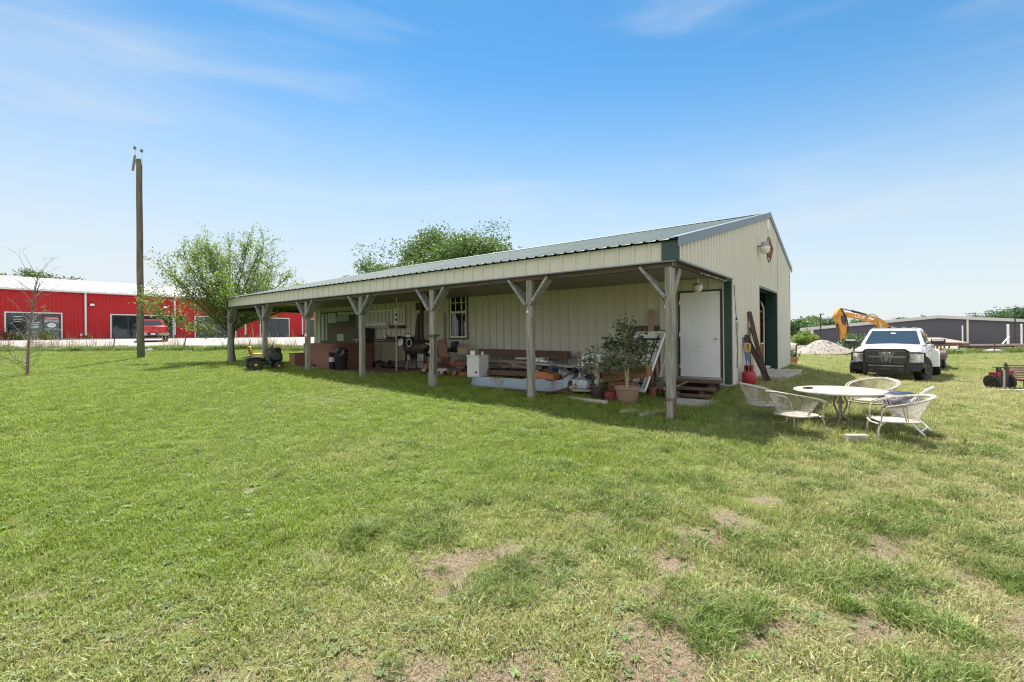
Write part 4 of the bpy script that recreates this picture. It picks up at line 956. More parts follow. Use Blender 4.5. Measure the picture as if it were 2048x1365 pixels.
p = at(1668, 712, 33.0); d = MB(); d.tube([(-1.4, 0, .12), (-.9, 0, .05), (0, .05, .06), (.9, -.05, .10), (1.3, 0, .2)], .045, 6); d.tube([(-.6, .1, .04), (.8, .15, .05)], .035, 6); o = d.build("fallen_branch", BARK); o.location = (p.x, 33, gzf(p.x, 33)); tag(o, "dark fallen branch on the grass before the gravel heap", "branch")

# excavator: boom and arm in a plane facing the camera
YEL = mat("digger_yellow", (.56, .245, .025), .45, var=.12, scale=2, dirt=(.22, .11, .04), dirt_amt=.5, dirt_scale=2.2)
DST = mat("dark_steel", (.05, .045, .04), .5, metal=.4, dirt=(.14, .1, .07), dirt_amt=.4)
XD = 52.0; bx = at(1800, 700, XD); gx0 = gzf(bx.x, XD)
ex_ = thing("excavator", "yellow tracked excavator with its boom raised behind the white pickup", "excavator", (bx.x, XD, gx0))
def q(px, py): p = at(px, py, XD); return (p.x - bx.x, p.z - gx0)
def plate(pts, y0, th, name, m, par): return MB().prism([q(*p) for p in pts], (0, y0, 0), (1, 0, 0), (0, 0, 1), -th).build(name, m, par, bevel=.03)
def q3(px, py, y=0.08): a, b = q(px, py); return (a, y, b)
boom = plate([(1687, 626), (1692, 625), (1704, 627.5), (1745, 632.5), (1757, 637), (1768, 643), (1775, 650), (1781, 660), (1790, 690), (1776, 690), (1766, 664), (1758, 652), (1748, 647), (1732, 642), (1704, 636), (1690, 633.5)], -.2, .55, "boom", YEL, ex_)
arm = plate([(1678.5, 616), (1680.5, 617), (1686, 626), (1689.5, 640), (1690.5, 655), (1691.5, 688), (1685, 688), (1679, 664), (1671.5, 640), (1669, 632), (1673, 622)], -.24, .6, "arm", YEL, ex_)
d = MB(); d.tube([q3(1680, 619, -.3), q3(1689, 636, -.3), q3(1692, 652, -.3), q3(1692.5, 684, -.3)], .07, 6); d.build("arm_hose", DST, arm)
d = MB(); d.prism([q(*p) for p in [(1679, 633), (1687, 628), (1689.5, 640), (1688, 652), (1682, 648), (1679, 640)]], (0, -.26, 0), (1, 0, 0), (0, 0, 1), .03); d.build("grease_patch", DST, arm)
bk = MB(); bk.prism([q(*p) for p in [(1683, 685), (1692, 684), (1696, 691), (1697, 699), (1690, 703), (1678, 700), (1674, 694)]], (0, -.5, 0), (1, 0, 0), (0, 0, 1), -1.1); bk.build("bucket", DST, ex_, bevel=.04)
def q3(px, py, y=0.08): a, b = q(px, py); return (a, y, b)
def cyl(pts, name):
    d = MB(); a, b, c = pts; d.tube([q3(*a), q3(*b)], .055, 8); d.tube([q3(*b), q3(*c)], .11, 10); d.build(name, DST, ex_)
cyl([(1679.5, 616.5), (1704, 622), (1734, 630)], "arm_cylinder")
d = MB(); d.tube([q3(1672, 648, -.1), q3(1676, 668, -.1)], .10, 10); d.tube([q3(1676, 668, -.1), q3(1678, 682, -.1)], .05, 8); d.sphere(q3(1675.5, 669, -.1), .13, 10, 6); d.build("bucket_cylinder", DST, ex_)
d = MB(); d.tube([q3(1753, 643, -.32), q3(1758, 655, -.32), q3(1764, 676, -.32)], [.05, .06, .11], 8); d.build("boom_cylinder", mat("chrome_rod", (.6, .6, .6), .3, metal=.9), ex_)
d = MB(); d.tube([q3(1738, 630), q3(1748, 629), (q3(1754, 632)), q3(1758, 637)], .035, 6); d.tube([q3(1704, 625, -.1), q3(1722, 629, -.1), q3(1740, 632, -.1)], .03, 6); d.build("hose", BLK, ex_)
a, b = q(1717, 633.6); p1, p2 = q(1706, 632.2), q(1728, 635.8); ang = math.atan2(p2[1] - p1[1], p2[0] - p1[0])
text_mesh("lettering", "Cali tar", .62, mat("white_lettering", (.85, .85, .85), .5), boom, (a, -.225, b), (R(90), -ang, 0), .012, sx=.62)
a, b = q(1739.5, 638); d = MB(); d.bar((a - .28, -.21, b + .1), (a + .28, -.21, b - .1), .01, .17, up=(0, 0, 1)); d.build("label_plate", mat("white_lettering", (.85, .85, .85), .5), boom)
d = MB(); xa, za = q(1790, 684); d.box((xa + 1.2, .6, za + .2), (3.6, 2.6, 1.3)); d.box((xa + 2.2, .6, za + .95), (1.5, 1.8, .5)); d.build("engine_house", YEL, ex_, bevel=.12)
d = MB(); d.box((xa - .2, -.4, za + .9), (1.5, 1.0, 1.5)); d.build("cab", mat("dark_cab", (.05, .05, .055), .3), ex_, bevel=.1)
for yy in (-.9, 1.9):
    d = MB(); d.prism([(-2, .1), (2, .1), (2.4, .45), (2, .85), (-2, .85), (-2.4, .45)], (xa + .8, yy, -.1), (1, 0, 0), (0, 0, 1), -.6); d.build("track", DST, ex_, bevel=.06)
# timber, sheets and a long corrugated pipe lying in the yard
p = at(1890, 692, 37); g0 = gzf(p.x, 37); t = thing("timber_platform", "pinkish plywood sheets on a low timber frame behind the trailer", "timber stack", (p.x, 37, g0))
d = MB(); d.add([(-1.6, -.9, .75), (1.05, -.9, .68), (.75, 1.2, 1.05), (-1.6, 1.2, 1.08), (-1.6, -.9, .82), (1.05, -.9, .75), (.75, 1.2, 1.12), (-1.6, 1.2, 1.15)], [(3, 2, 1, 0), (4, 5, 6, 7), (0, 1, 5, 4), (1, 2, 6, 5), (2, 3, 7, 6), (3, 0, 4, 7)]); d.build("sheet", mat("pink_ply", (.34, .24, .20), .85, var=.15, dirt=(.3, .2, .15), dirt_amt=.3), t)
d = MB()
for xx in (-1.4, -.5, .3, .9): d.bar((xx, -.7, -.1), (xx + .2, -.8, .72), .08, .08); d.bar((xx, 1, -.1), (xx, 1.1, 1.0), .08, .08)
d.box((-.3, -.85, .6), (2.7, .1, .16)); d.build("frame", DARKW, t)
p0, p1 = at(1917, 694, 37.5), at(1993, 695.5, 39); d = MB(); n = 60; dirv = p1 - p0
d.tube([p0 + dirv * (k / n) for k in range(n + 1)], [.155 if k % 2 else .10 for k in range(n + 1)], 10); o = d.build("corrugated_pipe", mat("white_plastic_pipe", (.66, .66, .65), .5)); tag(o, "long pale corrugated pipe lying on the timber stack", "pipe")
LUM = mat("grey_lumber", (.27, .215, .18), .9, var=.3, scale=3, stretch=(.3, 3, 3)); LUMD = mat("dark_lumber", (.15, .11, .09), .9, var=.3, scale=3, stretch=(.3, 3, 3))
p = at(2000, 700, 36.5); g0 = gzf(p.x, 36.5); t = thing("lumber_stack", "long stack of weathered boards along the yard's weedy edge", "lumber stack", (p.x, 36.5, g0))
for k, (x0, x1, y, z, mm) in enumerate([(-3.2, 4.5, -.2, .52, LUM), (-2.9, 4.5, .15, .55, LUM), (-3.0, 4.5, 0, .40, LUMD), (-2.6, 4.5, -.25, .30, LUMD), (-1.0, 4.5, -.4, .22, LUM), (-3.2, 2.0, .2, .2, LUMD), (.8, 4.5, -.5, .38, LUMD), (-2.4, 4.5, .1, .08, LUMD)]):
    d = MB(); d.bar((x0, y, z), (x1, y + random.uniform(-.1, .1), z + random.uniform(-.05, .03)), .34, .10); d.build("board", mm, t)
d = MB()
for xx in (-2.6, .2, 3.2): d.box((xx, 0, .0), (.15, 1.0, .2))
d.build("bearer", LUMD, t)
for i, (px, py, w_) in enumerate([(1921, 703, .55), (1985, 706, .8), (1905, 706, .5)]):
    p = at(px, py, 35.2); o = MB().sphere((0, 0, .08), (w_, .3, .16), 10, 6, lambda v: 1 + .25 * math.sin(v.x * 7 + i) * math.cos(v.y * 5)).build("pale_rock", mat("pale_stone", (.5, .45, .40), .9, bump=.4)); o.location = (p.x, 35.2, gzf(p.x, 35.2)); tag(o, ["pale broken slab under the boards' left end", "long pale slab among the weeds below the boards", "small pale rock beside the plywood platform"][i], "rock", "pale rocks in the yard weeds")
o = MB().bar((0, 0, -.3), (.02, 0, .95), .05, .05).bar((0, -.03, .1), (.02, -.03, .9), .015, .02).build("fence_post", TP); p = at(1989, 716, 34); o.location = (p.x, 34, gzf(p.x, 34)); tag(o, "thin dark steel post in front of the lumber stack", "fence post", "steel posts at the yard")
o = MB().bar((0, 0, 0), (.5, 0, .55), .07, .07).bar((.45, 0, .5), (.6, 0, .62), .09, .05).build("loose_pole", PIPE); p = at(2004, 697, 38.5); o.location = (p.x, 38.5, gzf(p.x, 38.5) + .55); tag(o, "short pale stick poking up from the lumber stack", "stick")
mass_tree("yard_bush", "dark bush between the gravel heap and the white pickup", (at(1707, 690, 42).x, 42, gzf(at(1707, 690, 42).x, 42)), 120, 1.45, 3.0, LEAF_D, .16, 40, 30, None, crown_from=0, trunk_r=.05)['category'] = "bush"
# ------------------------------------------------------------------ things standing, leaning and hanging under the porch (local x = s, local y = t)
def PT_(name, label, cat, s, t, z=None, rz=0.0, group=None):
    p = B(s, t); z = sf(p.x, p.y) if z is None else z
    return thing(name, label, cat, (p.x, p.y, z), ROT_B + rz, group)
def one(mb, name, m, label, cat, s, t, z=None, rz=0.0, bevel=0.0, group=None, smooth=40):
    p = B(s, t); z = sf(p.x, p.y) if z is None else z
    o = mb.build(name, m, bevel=bevel, smooth=smooth); o.location = (p.x, p.y, z); o.rotation_euler = (0, 0, ROT_B + rz); return tag(o, label, cat, group)
BLACKP = mat("black_plastic", (.022, .022, .024), .45)
BROWN = mat("brown_panel", (.20, .095, .065), .6, var=.1, scale=2, stretch=(.3, .3, 6))
RUST = mat("rusty_metal", (.17, .085, .05), .8, var=.4, scale=6, bump=.3, dirt=(.08, .05, .04), dirt_amt=.4)
TERRA = mat("clay_pot", (.27, .175, .115), .85, var=.15, dirt=(.34, .27, .2), dirt_amt=.35, stretch=(1, 1, 5))
CARD = mat("tan_board", (.34, .25, .17), .85, var=.15)
STEEL = mat("dull_steel", (.33, .33, .32), .4, metal=.7, var=.2, dirt=(.15, .12, .1), dirt_amt=.4)
PALEB = mat("pale_blue_metal", (.19, .24, .28), .45, var=.15, scale=2, dirt=(.12, .08, .06), dirt_amt=.42, dirt_scale=3)
DKB = mat("dark_brown_board", (.075, .045, .035), .75, var=.2)
WPL = mat("white_plastic", (.70, .70, .69), .45, var=.04, dirt=(.4, .37, .33), dirt_amt=.25)

# wooden steps, slat mat, stones
t = PT_("door_steps", "weathered wooden steps below the white side door", "steps", 0, .7, 0.0)
d = MB(); d.box((-.27, 0, .525), (.40, .98, .05)); d.build("tread", DARKW, t, bevel=.006)
d = MB(); d.box((-.60, .12, .385), (.36, 1.18, .05)); d.build("tread", DARKW, t, bevel=.006)
d = MB(); d.box((-.92, .12, .262), (.30, 1.14, .05)); d.build("tread", DARKW, t, bevel=.006)
for yy in (-.32, .34): 
    d = MB(); d.box((-.25, yy, .38), (.30, .09, .24)); d.box((-.55, yy + .1, .27), (.36, .09, .18)); d.build("stringer", DARKW, t)
d = MB(); d.box((-.12, 0, .42), (.03, .9, .16)); d.box((-.43, .1, .30), (.03, 1.0, .12)); d.build("riser", DKB, t)
d = MB()
for k in range(15): d.box((0, -.42 + .06 * k, .03), (.86, .028, .025))
for x_ in (-.38, 0, .38): d.box((x_, 0, .008), (.04, .9, .02))
one(d, "slat_mat", mat("grey_slats", (.40, .38, .34), .9, var=.2), "grey slatted duckboard lying in the grass before the wooden steps", "mat", -1.68, .40, None, .03)
STONE = mat("stepping_stone", (.36, .33, .29), .95, var=.2, bump=.4, dirt=(.2, .2, .1), dirt_amt=.4)
for i, (s, tt, a, b_, lab) in enumerate([(-3.50, .97, .26, .13, "flat stepping stone left of the near post, farthest from it"), (-3.18, .50, .24, .12, "flat stepping stone just behind the near post"), (-3.52, .60, .30, .13, "flat stepping stone left of the near post, lowest of the three")]):
    d = MB(); d.lathe([(1, -.03), (1.02, .0), (.9, .028), (0, .034)], n=14, wob=.12); d.v = [(x * a * .9, y * b_ * 1.3, z) for x, y, z in d.v]
    one(d, "stepping_stone", STONE, lab, "stone", s, tt, group="stepping stones by the near post")
d = MB(); d.bar((-.0, -.75, .02), (.25, .85, .02), .07, .06); one(d, "edging_board", mat("pale_edging", (.42, .39, .33), .9, bump=.3), "pale edging board in the grass before the plant pots", "board", -3.25, 2.3)

# big brown tub
t = PT_("brown_tub", "large red brown tub with one rounded corner at the porch's far half", "tub", -1.75, 13.45, None)
d = MB(); P = []
ring = [(-.85, .78), (-.85, -.55)] + [(-.85 + .35 - .35 * math.cos(a), -.55 - .5 * math.sin(a)) for a in np.linspace(.15, 1.45, 7)] + [(.3, -1.07), (.85, -1.07), (.85, .78)]
for k, (z, q) in enumerate([(-.1, .99), (.05, 1), (.45, 1.0), (.80, 1.0), (.83, 1.02), (.88, 1.02)]): P.append([(x * q, y * q, z) for x, y in ring + ring[:1]])
d.grid(P); d.build("shell", BROWN, t)
d = MB(); d.prism([(x * 1.03, y * 1.03) for x, y in ring], (0, 0, .87), (1, 0, 0), (0, 1, 0), .05); d.build("cover", mat("brown_cover", (.15, .075, .055), .6), t, bevel=.015)
d = MB(); d.prism([(-.15, 0), (.35, -.02), (.3, .10), (.05, .16), (-.08, .08)], (-.86, .2, .02), (0, -1, 0), (0, 0, 1), .01); d.build("torn_edge", mat("dark_gap", (.02, .015, .012), .9), t)
# bins
t = PT_("rubbish_bin", "large black bin stuffed with a crumpled black bag beside the brown tub", "bin", -2.72, 11.62)
d = MB(); d.lathe([(.17, 0), (.18, .02), (.225, .5), (.24, .52), (.235, .55), (.2, .52)], n=18); d.build("can", BLACKP, t)
d = MB(); d.sphere((0, 0, .62), (.24, .24, .17), 22, 14, lambda v: 1 + .16 * math.sin(9 * v.x + 5 * v.z) * math.cos(8 * v.y) + .1 * math.sin(17 * v.y + 11 * v.x)); d.build("bag", mat("shiny_black_bag", (.018, .018, .022), .18), t, smooth=25)
t = PT_("rubbish_bin", "small black and white striped can in front of the brown tub", "bin", -2.80, 12.02)
d = MB(); d.lathe([(.10, 0), (.11, .02), (.11, .55), (.12, .57), (.12, .60), (.09, .60)], n=16); d.build("can", BLACKP, t)
d = MB(); d.lathe([(.1125, .28), (.1125, .44)], n=16); d.build("band", mat("grey_band", (.42, .42, .42), .5), t)
# little brown crate, drum, board
d = MB(); d.box((0, 0, .25), (.5, .40, .5)); d.box((0, 0, .505), (.53, .43, .025)); one(d, "brown_crate", BROWN, "small brown crate left of the notice post, on the grass", "crate", -2.75, 14.35)
t = PT_("steel_drum", "dark rusty drum just right of the mower under the porch", "drum", -2.86, 16.05)
d = MB(); d.lathe([(.22, 0), (.235, .01), (.235, .2), (.242, .215), (.235, .23), (.235, .43), (.242, .445), (.235, .46), (.235, .66), (.225, .66), (.22, .6), (0, .6)], n=22); d.build("body", mat("dark_drum", (.06, .045, .042), .6, var=.3, dirt=(.16, .08, .05), dirt_amt=.3), t)
d = MB(); d.bar((-.05, -.0, 0), (.08, .28, .64), .05, .15, up=(1, 0, 0)); one(d, "plank_offcut", DKB, "dark plank propped against the rusty drum", "plank", -2.80, 15.62, None)
d = MB()
for i in range(9): d.bar((random.uniform(-.5, .5), random.uniform(-.4, .4), .03), (random.uniform(-.5, .5), random.uniform(-.4, .4), .05), .03, .02)
one(d, "scattered_sticks", mat("pale_sticks", (.46, .42, .34), .9), "pale broken sticks on the grass before the brown tub", "sticks", -3.3, 13.0)['kind'] = 'stuff'

# slatted rail on the wall, ledge, cabinet
def rail(t0, t1, label):
    t = PT_("slatted_screen", label, "screen", -.075, (t0 + t1) / 2, 2.10, 0, "white slatted panels on the wall"); w_ = t1 - t0
    d = MB(); d.box((0, 0, .57), (.03, w_, .05)); d.box((0, 0, .03), (.03, w_, .06))
    for y_ in (-w_ / 2 + .02, w_ / 2 - .02): d.box((0, y_, .3), (.032, .04, .5))
    d.build("frame", WHITE, t); d = MB(); n = int(w_ / .085)
    for k in range(1, n): d.box((-.004, -w_ / 2 + w_ * k / n, .3), (.022, .042, .49))
    d.build("slats", WHITE, t); MB().box((.03, 0, .3), (.012, w_ - .04, .55)).build("backing", mat("slate_backing", (.11, .19, .24), .4), t); return t
rail(12.28, 14.22, "long white slatted panel on the olive wall, left one"); rail(11.52, 12.22, "short white slatted panel on the olive wall, right one")
d = MB(); d.box((0, .0, 0), (.22, 1.95, .06)); d.box((.02, -.1, -.05), (.16, 1.8, .05)); one(d, "wall_ledge", mat("grey_ledge", (.38, .38, .36), .6), "grey ledge right under the long slatted panel", "shelf", -.17, 13.25, 2.05)
d = MB(); d.box((0, 0, .055), (.16, .62, .11)); d.lathe([(.05, 0), (.05, .04)], (-.0, -.33, .055), 10, Matrix.Rotation(R(90), 3, 'X')); one(d, "white_carton", WPL, "white oblong carton on the grey ledge", "box", -.2, 12.72, 2.085)
d = MB(); d.box((0, 0, .02), (.2, .74, .1)); one(d, "wall_ledge", DKB, "short dark shelf under the right slatted panel", "shelf", -.16, 11.87, 1.99)
t = PT_("dark_cabinet", "dark cabinet with pale handles behind the third post from the near corner", "cabinet", -.30, 13.82, .47)
d = MB(); d.box((0, 0, .78), (.45, .74, 1.5)); d.build("carcass", mat("dark_cabinet_paint", (.05, .042, .035), .5), t, bevel=.01)
d = MB(); d.box((-.235, 0, 1.06), (.03, .76, .03)); d.build("rail", STEEL, t); MB().box((-.235, .15, .85), (.02, .05, .42)).build("handle", WPL, t); MB().box((-.235, -.05, .92), (.02, .035, .2)).build("handle", WPL, t)
MB().box((-.234, 0, 1.3), (.02, .66, .3)).build("drawer", BLACKP, t)
# covered workbench
t = PT_("covered_workbench", "workbench under a drab olive tarp with a dark top", "workbench", -.52, 11.45, .60)
d = MB(); P = []
for j in range(25):
    y_ = -.95 + 1.9 * j / 24; q = .03 * math.sin(j * 1.1) + .02 * math.sin(j * 2.7); P.append([(-.40 + q * 1.6, y_, .16 + .04 * math.sin(j * .8)), (-.38 + q, y_, .5), (-.36 + q * .5, y_, .84), (-.2, y_, .88), (.3, y_, .88)])
d.grid(P); d.build("tarp", mat("olive_tarp", (.17, .155, .11), .85, var=.2, scale=3, dirt=(.1, .08, .06), dirt_amt=.4), t, clean=False)
d = MB(); d.box((0, .0, .93), (.7, 1.95, .06)); d.box((.2, 0, 1.0), (.25, 1.8, .08)); d.build("top", DKB, t)
for x_ in (-.28, .3):
    for y_ in (-.88, .88): MB().box((x_, y_, .42), (.07, .07, .88)).build("leg", DKB, t)
for i, (y_, w2, hh) in enumerate([(.55, .16, .16), (-.2, .22, .1), (-.72, .12, .2)]):
    one(MB().lathe([(w2 * .4, 0), (w2 * .5, hh * .7), (w2 * .42, hh), (0, hh)], n=12), "paint_can", [STEEL, BLACKP, RUST][i], ["dull steel tin on the workbench's left end", "squat black tin in the middle of the workbench", "rusty tin on the workbench's right end"][i], "tin", -.6, 11.45 + y_, 1.56, group="tins on the workbench")
for i, (s, tt) in enumerate([(-.95, 12.5), (-.98, 11.9), (-.95, 11.3), (-1.0, 13.2), (-.9, 13.6)]):
    one(MB().sphere((0, 0, .07), (.12, .16, .1), 10, 6, lambda v: 1 + .2 * math.sin(v.x * 6 + v.y * 4 + i)), "bundle", [BLACKP, mat("dark_cloth", (.06, .055, .05), .9), BLACKP, CARD, mat("pale_cloth", (.42, .38, .3), .9)][i], ["black bundle below the workbench's left end", "dark cloth bundle below the workbench", "black bundle below the workbench's right end", "tan scrap bundle on the dirt floor", "pale cloth scrap on the dirt floor by the dark cabinet"][i], "bundle", s, tt, group="scraps along the wall")
# garden pole with banded top, cross on a cord, hanging plate
p_ = PT_("ornament_pole", "slim garden pole with white banded top standing on the dirt floor", "pole", -1.55, 10.18)
d = MB(); d.tube([(0, 0, -.1), (.01, 0, .8), (0, 0, 1.62)], .026, 8); d.build("pole", mat("grey_pole", (.36, .33, .29), .6), p_)
for i, (z, m_, r_) in enumerate([(1.62, WHITE, .04), (1.72, BLACKP, .035), (1.78, WHITE, .055), (1.9, BLACKP, .035), (1.95, WHITE, .035)]): MB().lathe([(0, 0), (r_, .005), (r_ * .9, .085), (0, .09)], (0, 0, z), 10).build("band", m_, p_)
t = PT_("hanging_ornament", "white cross and chimes hanging on a thin cord from the porch ceiling", "ornament", -1.5, 10.2, 2.2)
MB().tube([(0, 0, .05), (0, 0, .72)], .004, 5).build("cord", STEEL, t)
d = MB(); d.box((0, 0, .72), (.02, .025, .24)); d.box((0, 0, .77), (.02, .15, .025)); d.build("cross", WHITE, t)
for y_ in (-.04, .05):
    d = MB(); d.tube([(0, y_, .16), (0, y_, .42)], .016, 8); d.build("chime", WHITE, t)
d = MB(); d.lathe([(0, 0), (.10, .008), (.14, .02), (.13, .026), (0, .012)], (0, 0, 0), 20, Matrix.Rotation(R(-75), 3, 'Y')); one(d, "painted_plate", mat("blue_white_china", (.5, .52, .62), .2, var=.35, scale=14), "blue and white plate propped beside the ornament pole", "plate", -1.0, 10.62, 1.44)
# smoker with tall flue
t = PT_("stove_smoker", "dark steel smoker with a tall boxed flue against the wall", "smoker", -.62, 10.1, .45)
d = MB(); M = Matrix.Rotation(R(90), 3, 'X'); d.lathe([(0, -.55), (.26, -.54), (.28, -.5), (.28, .5), (.26, .54), (0, .55)], (0, 0, .78), 18, M); d.build("drum", mat("sooty_steel", (.05, .045, .042), .55, metal=.5, dirt=(.14, .09, .06), dirt_amt=.4), t)
d = MB(); d.tube([(.1, -.02, .5), (.1, -.02, 1.5), (.12, -.02, 2.2), (.12, 0, 2.56)], .075, 12); d.tube([(.0, .12, 1.0), (.05, .12, 1.6), (.1, .05, 2.0)], .085, 12); d.build("flue", mat("dark_red_steel", (.05, .032, .028), .6, var=.2), t)
MB().box((.12, 0, 2.24), (.28, .30, .24)).build("flue_box", mat("dark_red_steel", (.05, .032, .028), .6), t, bevel=.01)
for x_ in (-.22, .22):
    for y_ in (-.4, .4): MB().bar((x_, y_, 0), (x_ * .8, y_ * .9, .6), .05, .05).build("leg", STEEL, t)
d = MB(); d.tube([(-.30, .18 + .13 * math.cos(a), .97 + .13 * math.sin(a)) for a in np.linspace(0, 2 * math.pi, 21)[:-1]], .016, 6, closed=True); d.build("ring_guard", mat("chrome_rod", (.6, .6, .6), .3, metal=.9), t)
MB().box((-.30, .22, 1.22), (.02, .2, .09)).build("plate", WPL, t); MB().box((-.31, .2, .45), (.02, .15, .18)).build("plate", STEEL, t)
d = MB(); d.box((-.12, -.35, .35), (.3, .3, .5)); d.build("firebox", STEEL, t, bevel=.02)
one(MB().box((0, 0, .75), (.04, .34, 1.5)), "pale_board", mat("cream_board", (.50, .47, .36), .7), "tall pale board leaning on the wall right of the smoker flue", "board", -.12, 9.55, .95)
one(MB().box((0, 0, .75), (.04, .05, 1.5)), "pale_board", mat("cream_board", (.50, .47, .36), .7), "narrow pale batten left of the smoker flue", "board", -.12, 10.55, 1.0)
d = MB(); d.tube([(0, 0, 0), (.0, -.12, .2), (.05, -.2, .42), (.06, -.22, .7)], .016, 6); one(d, "white_hose", WPL, "white hose end hanging behind the bracket post", "hose", -2.3, 7.75, 1.15)
# cardboard, folding chair, speaker
d = MB(); d.box((0, 0, .42), (.05, .42, .85), Matrix.Rotation(R(-14), 3, 'X')); d.box((-.25, -.05, .12), (.4, .6, .3)); one(d, "brown_carton", mat("brown_card", (.21, .125, .075), .85, var=.2), "brown carton with one tall open flap beside the window", "carton", -.95, 8.55, .70, bevel=.01)
t = PT_("folding_chair", "beige steel folding chair standing below the sash window", "chair", -.75, 7.85, .47)
d = MB(); 
for y_ in (-.22, .22): d.tube([(.18, y_, 0), (.05, y_, .5), (-.02, y_, .8), (-.02, y_ * .85, .9)], .014, 6); d.tube([(-.28, y_, 0), (.12, y_, .52)], .014, 6)
d.tube([(-.02, -.19, .9), (-.02, 0, .93), (-.02, .19, .9)], .014, 6); d.build("frame", mat("tan_tube", (.3, .23, .17), .5), t)
d = MB(); d.box((-.08, 0, .47), (.40, .42, .03)); d.build("seat", CARD, t, bevel=.01); d = MB(); d.box((-.03, 0, .70), (.02, .42, .22)); d.build("backrest", CARD, t, bevel=.008)
one(MB().box((0, 0, .16), (.2, .2, .36)), "black_speaker", BLACKP, "black box speaker under the sash window's left edge", "speaker", -.35, 8.6, 1.12, bevel=.01)
# logs and rolls
for i, (s, tt, z, r_, L_, m_, lab) in enumerate([(-1.55, 8.0, .10, .13, .9, RUST, "rusty brown roll at the bottom left of the rolls by the bracket post"), (-1.6, 7.3, .12, .15, .6, DKB, "dark brown roll left of the white cabinet"), (-1.3, 7.6, .33, .12, .8, mat("maroon_roll", (.16, .06, .045), .7), "maroon roll on top of the rusty roll"), (-1.75, 7.75, .12, .11, .35, mat("white_end_roll", (.46, .42, .4), .7, dirt=(.1, .06, .05), dirt_amt=.5), "roll with pale torn ends by the bracket post")]):
    d = MB(); d.lathe([(0, -L_ / 2), (r_, -L_ / 2), (r_, L_ / 2), (0, L_ / 2)], (0, 0, z), 14, Matrix.Rotation(R(90), 3, 'X'), wob=.05); one(d, "carpet_roll", m_, lab, "roll", s, tt, None, .15 * (i - 1), group="rolls beside the white cabinet")
d = MB()
for i in range(26): d.bar((random.uniform(-.35, .35), random.uniform(-.75, .75), random.uniform(.03, .4)), (random.uniform(-.35, .35), random.uniform(-.75, .75), random.uniform(.03, .3)), random.uniform(.04, .11), .03)
one(d, "scrap_wood", mat("mixed_scrap", (.20, .13, .095), .85, var=.6, scale=2.5), "heap of dark scrap wood behind the rolls", "scrap heap", -1.0, 7.7)['kind'] = 'stuff'
t = PT_("white_cabinet", "small white metal cabinet with a paper on top beside the lumber", "cabinet", -1.60, 6.45)
d = MB(); d.box((0, 0, .34), (.42, .46, .62)); d.build("carcass", WPL, t, bevel=.012); d = MB(); d.box((0, 0, .665), (.45, .49, .04)); d.build("top", WPL, t, bevel=.01)
d = MB(); d.box((-.1, .1, .74), (.02, .14, .13), .3); d.build("paper", WHITE, t); MB().lathe([(.035, 0), (.04, .09), (0, .1)], (.05, -.14, .685), 10).build("cup", WPL, t); MB().box((-.218, -.12, .2), (.01, .09, .05)).build("scuff", DKB, t)
# lumber along the wall
for i, (s, t0, t1, z, w_, h_, m_, lab) in enumerate([(-.45, 3.0, 6.3, .62, .2, .22, DARKW, "heavy dark timber on top of the pile at the wall"), (-.75, 3.2, 6.2, .40, .3, .08, LUM, "wide pale plank below the heavy dark timber"), (-1.05, 3.4, 6.1, .30, .3, .10, LUMD, "dark plank in front of the wide pale plank"), (-1.3, 3.7, 6.2, .14, .26, .14, DARKW, "brown beam lowest in the pile at the wall"), (-1.15, 2.2, 3.6, .36, .22, .05, mat("grey_board_flat", (.40, .38, .35), .8), "short grey board across the pile's right end"), (-.6, 3.6, 4.6, .53, .45, .05, mat("pale_panel", (.58, .55, .5), .6, dirt=(.3, .2, .15), dirt_amt=.4), "pale panel lying on the lumber left of the second post")]):
    d = MB(); d.bar((0, t0 - 3.4, z), (random.uniform(-.1, .1), t1 - 3.4, z + random.uniform(-.05, .05)), w_, h_); one(d, "timber", m_, lab, "timber", s, 4.5, .46, bevel=.005, group="lumber lying along the barn wall")
d = MB(); d.box((0, 0, .1), (.5, 2.9, .24)); one(d, "timber", LUMD, "long dark bearer under the lumber pile", "timber", -.9, 5.4, .43, group="lumber lying along the barn wall")
# blue panel
t = PT_("sheet_metal", "long pale blue dented metal sheet lying on edge before the junk", "metal sheet", -3.08, 4.02, None, .03)
d = MB(); P = []
pf = [(-.10, 0), (-.105, .03), (-.06, .17), (-.045, .215), (-.02, .225)]
for k in range(17):
    y_ = 1.42 - 2.84 * k / 16; e = max(0, (abs(y_) - 1.12) / .3); row = []
    for (x_, z_) in pf: row.append((x_ + e * e * (.28 if y_ > 0 else .12), y_, .035 + z_ * (1 - .18 * e) + (.10 * e if y_ < 0 else .02 * e)))
    P.append(row)
d.grid(P, (.02, 0, -.012)); d.build("skin", PALEB, t); d = MB(); d.tube([(p[0][0] - .005, p[0][1], p[0][2] - .005) for p in P], .022, 6); d.build("lower_rim", DKB, t); d = MB(); d.tube([p[-1] for p in P], .014, 6); d.build("upper_rim", mat("rim_blue", (.30, .36, .42), .5, dirt=(.1, .07, .05), dirt_amt=.4), t)
